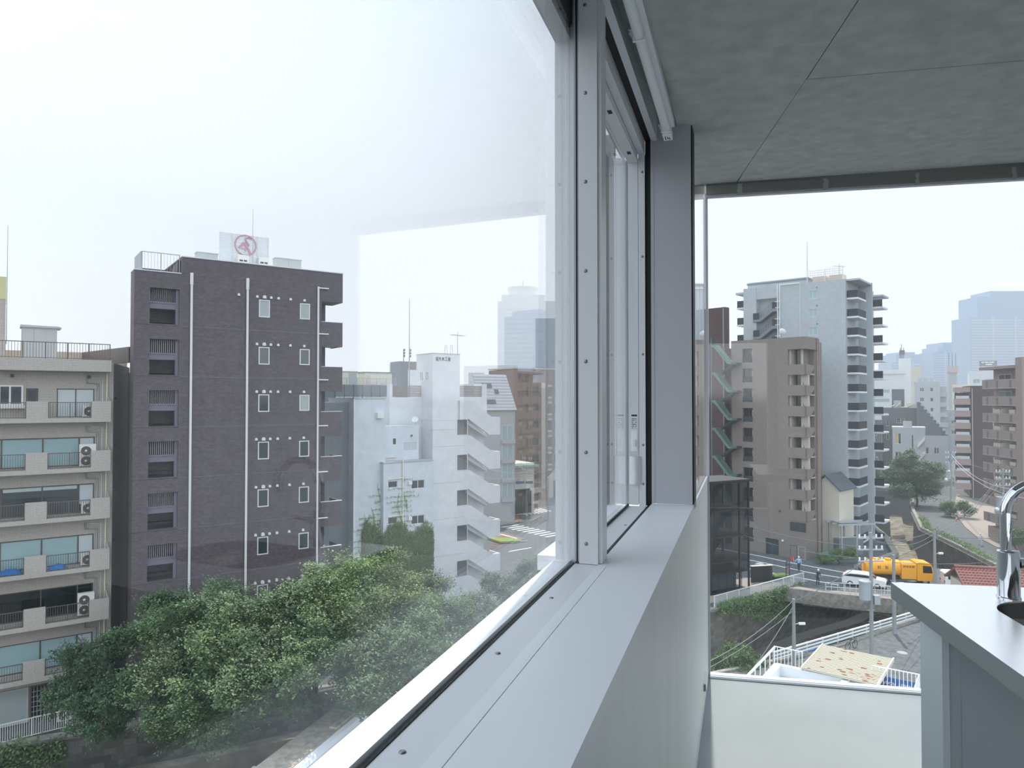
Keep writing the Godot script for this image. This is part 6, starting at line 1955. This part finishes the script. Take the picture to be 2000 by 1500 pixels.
func build_street_things() -> void:
	# yellow vacuum truck on the bridge
	var t := thing("vacuum_truck", "yellow vacuum tank truck with rounded cab on the bridge road", "truck", Vector3(16.4, GROUND + 0.02, -90.6), 8.0)
	var y: Material = M["truck yellow"]
	bx(t, "chassis", Vector3(-3.4, 0.5, -0.5), Vector3(3.2, 0.85, 0.5), M["black steel"])
	var cabp := [1.75, 0.55, 3.45, 0.55, 3.5, 1.2, 3.3, 2.25, 3.1, 2.5, 2.0, 2.6, 1.75, 2.5]
	var cab := ex(t, "cab", cabp, -1.0, 1.0, y)
	for z in [-1.015, 1.0]:
		ex(cab, "side_window", [2.35, 1.45, 3.32, 1.45, 3.2, 2.2, 2.35, 2.25], z, z + 0.015, M["glass black"])
	ex(cab, "windscreen", [3.44, 1.4, 3.28, 2.25, 3.32, 2.26, 3.49, 1.4], -0.85, 0.85, M["glass black"])
	bx(cab, "bumper", Vector3(3.3, 0.5, -1.0), Vector3(3.6, 0.85, 1.0), y)
	var tank := []
	for k in 10:
		tank.append(Vector3(lerpf(-3.2, 0.1, k / 9.0), 1.75, 0))
	var tk := tube(t, "tank", tank, 0.88, y, 22)
	for x in [-3.2, 0.1]:
		part(tk, "tank_end", lathe_mesh([[0.88, 0.0], [0.7, 0.2], [0.35, 0.3], [0.0, 0.32]], 22), y, Vector3(x, 1.75, 0), Vector3(0, 0, 90 if x < 0 else -90))
	for x in [-2.2, -1.0]:
		bx(tk, "hatch", Vector3(x - 0.3, 2.55, -0.3), Vector3(x + 0.3, 2.75, 0.3), y)
	for x in [-2.3, -1.5]:
		boxes(tk, "tank_lettering", [[x, 1.7, 0.87, x + 0.12, 2.05, 0.895], [x + 0.2, 1.7, 0.87, x + 0.28, 2.05, 0.895]], M["rust"])
	bx(t, "hose_box", Vector3(0.15, 0.7, -1.0), Vector3(1.7, 2.35, 1.0), y)
	boxes(t, "box_lettering", [[0.3, 2.0, 1.0, 0.55, 2.15, 1.012], [0.62, 2.0, 1.0, 0.85, 2.15, 1.012], [0.92, 2.0, 1.0, 1.15, 2.15, 1.012], [1.22, 2.0, 1.0, 1.5, 2.15, 1.012]], M["rust"])
	tube(t, "suction_hose", [Vector3(-3.4, 2.2, 0.3), Vector3(-3.7, 2.3, 0.3), Vector3(-3.75, 1.4, 0.3), Vector3(-3.4, 0.9, 0.5)], 0.1, y, 8)
	for x in [-2.4, -1.5, 2.6]:
		for z in [-0.85, 0.85]:
			wheel(t, Vector3(x, 0.45, z), 0.45, 0.28)
	car("white_car", "white saloon car waiting beside the yellow truck", Vector3(12.6, GROUND + 0.02, -87.9), -12.0, "car white")
	car("white_van", "white van half hidden behind the tiled red roof", Vector3(22.9, GROUND + 0.02, -90.0), 6.0, "car white", true)
	car("far_van", "small white van on the far back street", Vector3(50.5, GROUND, -216.0), -70.0, "car white", true)
	car("dark_car", "black car waiting at the crossroads", Vector3(-42.8, GROUND, -133.2), -55.0, "car dark")
	var cones := [[11.2, -92.2, "traffic cone standing apart at the edge of the road works"], [12.2, -93.9, "traffic cone beside the green garden fence"], [11.7, -91.5, "traffic cone close to the white car"], [12.5, -91.9, "traffic cone behind the transformer pole"], [13.8, -92.4, "traffic cone nearest to the yellow tank truck"]]
	for c in cones:
		cone(c[2], Vector3(c[0], GROUND + 0.02, c[1]))
	cone("red cone on the pavement by the brick apartments", Vector3(34.3, GROUND + 0.15, -139.1))
	# people
	person("person in light blue shirt, dark trousers and white helmet holding a red flag", Vector3(6.2, GROUND, -93.2), -20.0, Color(0.42, 0.6, 0.82), Color(0.03, 0.045, 0.08), Color(0.85, 0.87, 0.88), 0.2, [Vector3(-0.36, 1.18, 0.22), Vector3(0.28, 0.9, 0.1)])
	var flag := thing("signal_flag", "red signal flag held by the person in the light blue shirt", "flag", Vector3(5.72, GROUND + 0.9, -93.1), -20.0)
	tube(flag, "stick", [Vector3(0, 0, 0.1), Vector3(-0.1, 0.75, 0.15)], 0.015, M["porcelain"], 6)
	ex(flag, "cloth", [-0.06, 0.3, -0.1, 0.75, -0.5, 0.9, -0.42, 0.42], 0.12, 0.14, M["cone red"])
	person("person in black jacket and white helmet leaning on the bridge railing", Vector3(7.7, GROUND + 0.1, -86.6), 40.0, Color(0.02, 0.022, 0.03), Color(0.03, 0.035, 0.06), Color(0.85, 0.87, 0.88), 0.06, [Vector3(-0.2, 1.05, 0.36), Vector3(0.2, 1.05, 0.36)], 0.14)
	person("person in white clothes walking on the back street", Vector3(31.8, GROUND, -117.0), 10.0, Color(0.75, 0.78, 0.8), Color(0.6, 0.62, 0.66), Color(0.8, 0.8, 0.8), 0.22, [Vector3(-0.28, 0.9, 0.1), Vector3(0.28, 0.9, -0.05)])
	person("road worker in grey with white helmet among the traffic cones", Vector3(12.9, GROUND + 0.02, -93.0), -40.0, Color(0.4, 0.42, 0.44), Color(0.12, 0.13, 0.16), Color(0.85, 0.87, 0.88), 0.1, [Vector3(-0.27, 0.92, 0.12), Vector3(0.27, 0.95, 0.16)])
	person("person in dark clothes under a white umbrella at the crossroads", Vector3(-39.2, GROUND + 0.12, -113.8), 40.0, Color(0.05, 0.07, 0.08), Color(0.04, 0.08, 0.09), Color(0.02, 0.02, 0.02), 0.12, [Vector3(-0.26, 0.9, 0.05), Vector3(0.14, 1.2, 0.28)])
	var um := thing("umbrella", "white umbrella held up at the crossroads", "umbrella", Vector3(-39.0, GROUND + 0.12, -113.55), 40.0)
	tube(um, "shaft", [Vector3(0, 1.15, 0), Vector3(0, 2.2, 0)], 0.012, M["grey pipe"], 6)
	part(um, "canopy", lathe_mesh([[0.6, 1.85], [0.5, 2.0], [0.28, 2.13], [0.0, 2.18]], 12), M["porcelain"])
	# poles
	pole("bare concrete pole with small lamp beside the canal", Vector3(3.6, GROUND, -60.2), 5.2, 0.16, 0)
	pole("tall concrete pole with grey transformer and insulators", Vector3(9.4, GROUND, -62.1), 10.4, 0.17, 2)
	pole("concrete pole at the road bend behind the worktop corner", Vector3(12.6, GROUND, -71.1), 7.0, 0.18, 0)
	pole("concrete pole on the bridge beside the truck cab", Vector3(19.6, GROUND, -88.0), 6.5, 0.18, 0)
	pole("utility pole with crossarms before the rose balcony block", Vector3(33.0, GROUND, -111.4), 11.5, 0.2, 1)
	pole("utility pole with street lamp on the brick apartment pavement", Vector3(36.2, GROUND, -150.0), 11.3, 0.2, 1)
	pole("signal pole beside the brick footway at the crossroads", Vector3(-38.3, GROUND, -115.9), 9.0, 0.12, 0)
	var sg := thing("traffic_signal", "traffic signal with blue name plate over the crossroads", "signal", Vector3(-36.5, GROUND, -117.5), 30.0)
	tube(sg, "post", [Vector3(4.6, 0, 0), Vector3(4.6, 7.2, 0)], 0.1, M["pole concrete"], 8)
	tube(sg, "arm", [Vector3(4.6, 6.3, 0), Vector3(0.6, 6.5, 0)], 0.06, M["pole concrete"], 6)
	bx(sg, "signal_head", Vector3(0.6, 6.2, -0.1), Vector3(1.8, 6.6, 0.15), M["charcoal"])
	bx(sg, "name_plate", Vector3(-1.2, 6.2, -0.02), Vector3(0.4, 6.65, 0.02), M["banner blue"])
	# sagging overhead cables, each a thing of its own
	var cables := [
		[Vector3(9.4, -9.6, -62.1), Vector3(19.6, -13.2, -88.0), 0.9, "cable from the transformer pole to the bridge pole"],
		[Vector3(9.4, -9.9, -62.1), Vector3(33.0, -8.4, -111.4), 2.4, "long cable from the transformer pole to the rose block pole"],
		[Vector3(9.4, -11.0, -62.1), Vector3(3.6, -14.5, -60.2), 0.25, "short cable from the transformer pole to the canal pole"],
		[Vector3(9.4, -10.3, -62.1), Vector3(-12.0, -10.5, -108.0), 2.0, "cable crossing before the taupe block to the brick tower"],
		[Vector3(9.4, -11.2, -62.1), Vector3(-9.0, -12.5, -100.0), 1.6, "lower cable crossing before the black stair tower"],
		[Vector3(3.6, -14.4, -60.2), Vector3(-3.5, -13.0, -38.0), 0.6, "cable from the canal pole towards the glass corner"],
		[Vector3(3.6, -14.8, -60.2), Vector3(-1.2, -16.5, -44.0), 0.4, "stay cable from the canal pole down to the near bank"],
		[Vector3(3.6, -15.2, -60.2), Vector3(-6.0, -15.5, -40.0), 0.6, "low cable over the near canal wall"],
		[Vector3(12.6, -12.8, -71.1), Vector3(33.0, -8.8, -111.4), 1.5, "cable from the road bend pole to the rose block pole"],
		[Vector3(19.6, -13.2, -88.0), Vector3(33.0, -9.5, -111.4), 1.2, "cable from the bridge pole to the rose block pole"],
		[Vector3(33.0, -8.2, -111.4), Vector3(36.2, -8.6, -150.0), 0.8, "upper cable along the back street"],
		[Vector3(36.2, -8.8, -150.0), Vector3(24.0, -4.0, -60.0), 3.2, "thick pale cable sweeping over the back street"],
		[Vector3(36.2, -9.4, -150.0), Vector3(26.0, -5.0, -62.0), 3.4, "second pale cable sweeping over the back street"],
		[Vector3(19.6, -13.6, -88.0), Vector3(42.0, -12.0, -96.0), 0.8, "cable over the red tiled roof"],
		[Vector3(12.6, -13.2, -71.1), Vector3(30.0, -11.0, -74.0), 0.7, "cable from the road bend pole past the tap"],
		[Vector3(-38.3, -11.0, -115.9), Vector3(-31.0, -11.5, -127.0), 0.7, "cable over the crossroads"],
	]
	for c in cables:
		var o := thing("overhead_cable", "thin " + c[3] if not c[3].begins_with("thick") else c[3], "cable", c[0], 0.0, "overhead cables")
		var pts := []
		for k in 15:
			var f := k / 14.0
			pts.append((c[1] - c[0]) * f + Vector3(0, -c[2] * 4.0 * f * (1.0 - f), 0))
		tube(o, "strand", pts, 0.035 if "pale" in c[3] else 0.028, M["cable pale" if c[2] > 3.0 else "cable"], 5)
	# guard rail along the near bank
	var gr := thing("guard_rail", "white triple pipe guard rail along the near canal bank", "guard rail", Vector3(2.1, GROUND, -60.2), rad_to_deg(atan2(16.4, 13.7)))
	for k in 11:
		bx(gr, "post", Vector3(k * 2.1 - 0.05, 0, -0.05), Vector3(k * 2.1 + 0.05, 0.95, 0.05), M["guard steel"])
	for yy in [0.35, 0.62, 0.9]:
		tube(gr, "pipe", [Vector3(-0.2, yy, 0.09), Vector3(21.4, yy, 0.09)], 0.09, M["guard steel"], 8)
	var bike := thing("bicycle", "dark bicycle leaning on the guard rail by the transformer pole", "bicycle", Vector3(8.4, GROUND, -65.6), 50.0)
	for x in [-0.5, 0.5]:
		var w := part(bike, "wheel", ring_mesh_r(0.33, 0.025), M["black steel"], Vector3(x, 0.34, 0))
	tube(bike, "frame", [Vector3(-0.5, 0.34, 0), Vector3(-0.1, 0.75, 0), Vector3(0.35, 0.8, 0), Vector3(0.5, 0.34, 0)], 0.025, M["black steel"], 6)
	tube(bike, "handlebar", [Vector3(0.35, 0.8, -0.25), Vector3(0.38, 0.95, 0), Vector3(0.35, 0.8, 0.25)], 0.02, M["black steel"], 6)
	bx(bike, "saddle", Vector3(-0.22, 0.85, -0.07), Vector3(0.02, 0.92, 0.07), M["black steel"])
	# blue hose in the canal
	var hose := thing("canal_hose", "blue hose laid along the canal bed edge", "hose", Vector3(0, BED, 0))
	tube(hose, "hose", [Vector3(-6, 1.2, -66.5), Vector3(1.6, 1.3, -74.6), Vector3(5.6, 1.4, -79.0), Vector3(10.2, 1.2, -84.4)], 0.09, M["tarp blue"], 6)
	build_terrace()
	build_bus()
	build_red_roof()

func ring_mesh_r(r: float, w: float) -> ArrayMesh:
	var pts := []
	for k in 25:
		pts.append(Vector3(cos(TAU * k / 24) * r, sin(TAU * k / 24) * r, 0))
	var st := tool()
	add_tube(st, pts, w, -1, 5, false)
	return done(st)

func pole(label: String, at: Vector3, h: float, r: float, kit: int) -> void:
	var t := thing("utility_pole", label, "pole", at, 20.0, "concrete poles")
	tube(t, "shaft", [Vector3.ZERO, Vector3(0, h, 0)], r, M["pole concrete"], 10, r * 0.7)
	if kit == 0:
		tube(t, "lamp_arm", [Vector3(0, h * 0.62, 0), Vector3(0.5, h * 0.64, 0.1)], 0.025, M["guard steel"], 5)
		bx(t, "street_lamp", Vector3(0.35, h * 0.62, 0.02), Vector3(0.85, h * 0.65, 0.2), M["porcelain"])
		return
	for k in 3:
		var a := bx(t, "crossarm", Vector3(-1.0, h - 0.5 - k * 0.9, -0.05), Vector3(1.0, h - 0.4 - k * 0.9, 0.05), M["transformer"])
		for x in [-0.9, -0.45, 0.45, 0.9]:
			tube(a, "insulator", [Vector3(x, 0.05, 0), Vector3(x, 0.3, 0)], 0.07, M["porcelain"], 8)
	var c := tube(t, "transformer", [Vector3(-0.55, h - 5.2, 0.1), Vector3(-0.55, h - 3.9, 0.1)], 0.42, M["transformer"], 16)
	tube(c, "lid", [Vector3(-0.55, h - 3.9, 0.1), Vector3(-0.55, h - 3.75, 0.1)], 0.46, M["transformer"], 16)
	if kit == 2:
		bx(t, "switch_box", Vector3(0.15, h - 5.6, -0.1), Vector3(0.6, h - 4.9, 0.25), M["transformer"])
		for k in 6:
			bx(t, "step_bolt", Vector3(-0.25, 2.5 + k * 0.9, -0.02), Vector3(0.25, 2.54 + k * 0.9, 0.02), M["transformer"])
	else:
		tube(t, "lamp_arm", [Vector3(0, h * 0.5, 0), Vector3(-0.9, h * 0.53, 0.2)], 0.04, M["guard steel"], 5)
		part(t, "street_lamp", sphere_mesh(0.28), M["porcelain"], Vector3(-1.0, h * 0.53, 0.2))

# white roofed neighbour directly below, with railings and a rusty ribbed canopy
func build_terrace() -> void:
	var t := thing("white_neighbour", "low white building with parapet roof and railings below the glass wall", "building", Vector3(1.8, GROUND, -51.6), -17.0)
	var low := 2.7
	bx(t, "body", Vector3(0.0, 0, 0.0), Vector3(8.7, low, 9), M["white render"])
	for q in [[0.0, 0.0, 0.25, 9.0], [0.251, 0.0, 8.7, 0.25]]:
		bx(t, "parapet", Vector3(q[0], low, q[1]), Vector3(q[2], low + 0.3, q[3]), M["white render"])
	bx(t, "inner_roof_wall", Vector3(0.6, low, 1.6), Vector3(5.0, low + 0.95, 1.95), M["white render"])
	bx(t, "inner_roof_wall", Vector3(0.6, low, 1.951), Vector3(0.95, low + 0.95, 8.5), M["white render"])
	bx(t, "inner_roof_wall", Vector3(4.65, low, 1.951), Vector3(5.0, low + 0.95, 8.5), M["white render"])
	bx(t, "inner_roof", Vector3(0.951, low, 1.951), Vector3(4.649, low + 0.3, 8.5), M["gray render"])
	railing(t, 0.05, 1.9, low + 0.3, low + 1.5, 0.12, M["steel white"], 0.22, 0.018, 2.9)
	railing(t, 6.0, 8.65, low + 0.3, low + 1.5, 0.12, M["steel white"], 0.22, 0.018, 2.9)
	bx(t, "left_hand_board", Vector3(0.05, low + 1.4, 0.16), Vector3(0.17, low + 1.5, 9.0), M["steel white"]).name = "side_hand_rail"
	for k in 8:
		bx(t, "side_post", Vector3(0.08, low + 0.3, 1.1 * k + 0.2), Vector3(0.14, low + 1.4, 1.1 * k + 0.26), M["steel white"])
	var r := thing("roof_railing", "white side railing on the low white neighbour roof", "railing", from(t, Vector3(8.6, low, 0.2)), -107.0)
	railing(r, 0.05, 6.0, 0.3, 1.5, 0.0, M["steel white"], 0.22, 0.018, 2.0)
	bx(r, "plinth", Vector3(0.0, 0.0, -0.1), Vector3(6.0, 0.29, 0.1), M["white render"])
	var b := thing("blue_banner", "blue banner with white lettering behind the white railing", "banner", from(t, Vector3(6.2, 0.0, -0.5)), -17.0)
	bx(b, "sheet", Vector3(0, low - 0.1, -0.02), Vector3(2.4, low + 0.75, 0.02), M["banner blue"])
	var lett := TextMesh.new()
	lett.text = "VDOM  LEBESL"
	lett.font_size = 32
	lett.pixel_size = 0.0075
	lett.depth = 0.02
	part(b, "lettering", lett, M["steel white"], Vector3(1.2, low + 0.4, 0.03))
	for x in [0.0, 2.35]:
		bx(b, "stake", Vector3(x, 0.0, -0.03), Vector3(x + 0.05, low + 0.8, 0.03), M["grey pipe"])
	# ribbed canopy
	var c := thing("ribbed_canopy", "rust-stained ribbed metal canopy roof on the white neighbour", "canopy", Vector3(3.4, -15.7, -48.95), -20.0)
	var prof := []
	var w := 4.3
	var n := 22
	bx(c, "sheet", Vector3(0, -0.06, -4.9), Vector3(w, 0.0, 0), M["rust roof"])
	for k in n:
		var z := -4.9 + 4.9 * (k + 0.5) / n
		bx(c, "rib", Vector3(0, 0.0, z - 0.05), Vector3(w, 0.06, z + 0.05), M["rust roof"])
	bx(c, "edge_trim", Vector3(-0.08, -0.14, -5.0), Vector3(0.0, 0.1, 0.05), M["cream render"])
	bx(c, "edge_trim", Vector3(w, -0.14, -5.0), Vector3(w + 0.08, 0.1, 0.05), M["cream render"])
	rng.seed = 900
	for k in 34:
		var x := rng.randf_range(0.3, 4.0)
		var z := -4.9 + 4.9 * (rng.randi() % n + 0.5) / n
		if rng.randf() < 0.45:
			x = rng.randf_range(2.4, 4.1)
			z = -1.4 + rng.randf() * 1.2
		var s := rng.randf_range(0.06, 0.2)
		var o := []
		for j in 8:
			var a := TAU * j / 8
			o.append_array([x + cos(a) * s * rng.randf_range(0.6, 1.6), z + sin(a) * s * rng.randf_range(0.3, 0.7)])
		prism(c, "rust_patch", o, 0.055, 0.064, M["rust"])
	for x in [0.1, w - 0.1]:
		for z in [-4.7, -0.2]:
			bx(c, "post", Vector3(x - 0.05, -1.1, z - 0.05), Vector3(x + 0.05, -0.06, z + 0.05), M["steel white"])
	c.rotation_degrees.x = 1.5

func build_bus() -> void:
	var t := thing("bus", "white bus with beige roof and green front stripe under the cherry boughs", "bus", Vector3(-21.75, GROUND, -36.4), -90.0)
	# local x runs backwards along the bus from its front end
	var prof := []
	for q in [[-1.15, 0.35], [-1.15, 2.75], [-1.05, 2.95], [-0.85, 3.05], [0.85, 3.05], [1.05, 2.95], [1.15, 2.75], [1.15, 0.35]]:
		prof.append_array(q)
	var o := part(t, "body", ex_mesh(pv(prof), -10.4, 0.0), M["bus white"])
	o.rotation_degrees.y = -90.0
	bx(t, "roof_panel", Vector3(0.35, 3.051, -0.86), Vector3(7.2, 3.1, 0.86), M["bus beige"])
	bx(t, "cooling_unit", Vector3(7.4, 3.051, -0.8), Vector3(10.2, 3.3, 0.0), M["bus beige"])
	bx(t, "cooling_unit", Vector3(7.4, 3.051, 0.03), Vector3(10.2, 3.25, 0.82), M["bus beige"])
	bx(t, "roof_hatch", Vector3(0.7, 3.1, -0.75), Vector3(2.6, 3.22, -0.3), M["bus beige"])
	bx(t, "green_stripe", Vector3(0.02, 3.051, -0.9), Vector3(0.3, 3.09, 0.9), M["bus green"])
	for z in [-1.165, 1.15]:
		for k in 6:
			bx(t, "side_window", Vector3(0.5 + k * 1.6, 1.5, z), Vector3(1.95 + k * 1.6, 2.55, z + 0.015), M["glass black"])
	bx(t, "windscreen", Vector3(-0.02, 1.3, -1.0), Vector3(0.0, 2.7, 1.0), M["glass black"])
	for x in [2.0, 7.6]:
		for z in [-0.98, 0.98]:
			wheel(t, Vector3(x, 0.48, z), 0.48, 0.28)

func build_red_roof() -> void:
	var t := thing("red_tiled_house", "house with red-brown pantile roof beside the bridge", "house", Vector3(19.4, GROUND, -75.8), 4.0)
	bx(t, "body", Vector3(0.3, 0, -5.0), Vector3(7.7, 3.4, -0.3), M["cream render"])
	var deck := struct_slope_tiles(t)
	deck.position = Vector3(0, 3.2, 0)

func struct_slope_tiles(t: Node3D) -> MeshInstance3D:
	var o := part(t, "roof_deck", ex_mesh(pv([0.0, 0.0, 3.0, 1.5, 6.0, 0.0, 5.8, -0.12, 3.0, 1.3, 0.2, -0.12]), 0.0, 8.0), M["roof tile red"])
	o.rotation_degrees.y = 90.0
	if not shapes.has("pantile"):
		var st := tool()
		add_tube(st, [Vector3(0, 0, 0.02), Vector3(0, 0.02, -0.36)], 0.12, -1, 8)
		shapes["pantile"] = done(st)
	for i in 26:
		for j in 9:
			var d := 0.18 + j * 0.345
			var p := part(o, "pantile", shapes["pantile"], M["roof tile red"], Vector3(d, d * 0.5 + 0.03, 0.2 + i * 0.3), Vector3(0, -90, 0))
			p.rotation_degrees = Vector3(0, -90, 26.5)
	tube(o, "ridge_cap", [Vector3(3.0, 1.55, 0.0), Vector3(3.0, 1.55, 8.0)], 0.16, M["roof tile red"], 10)
	return o
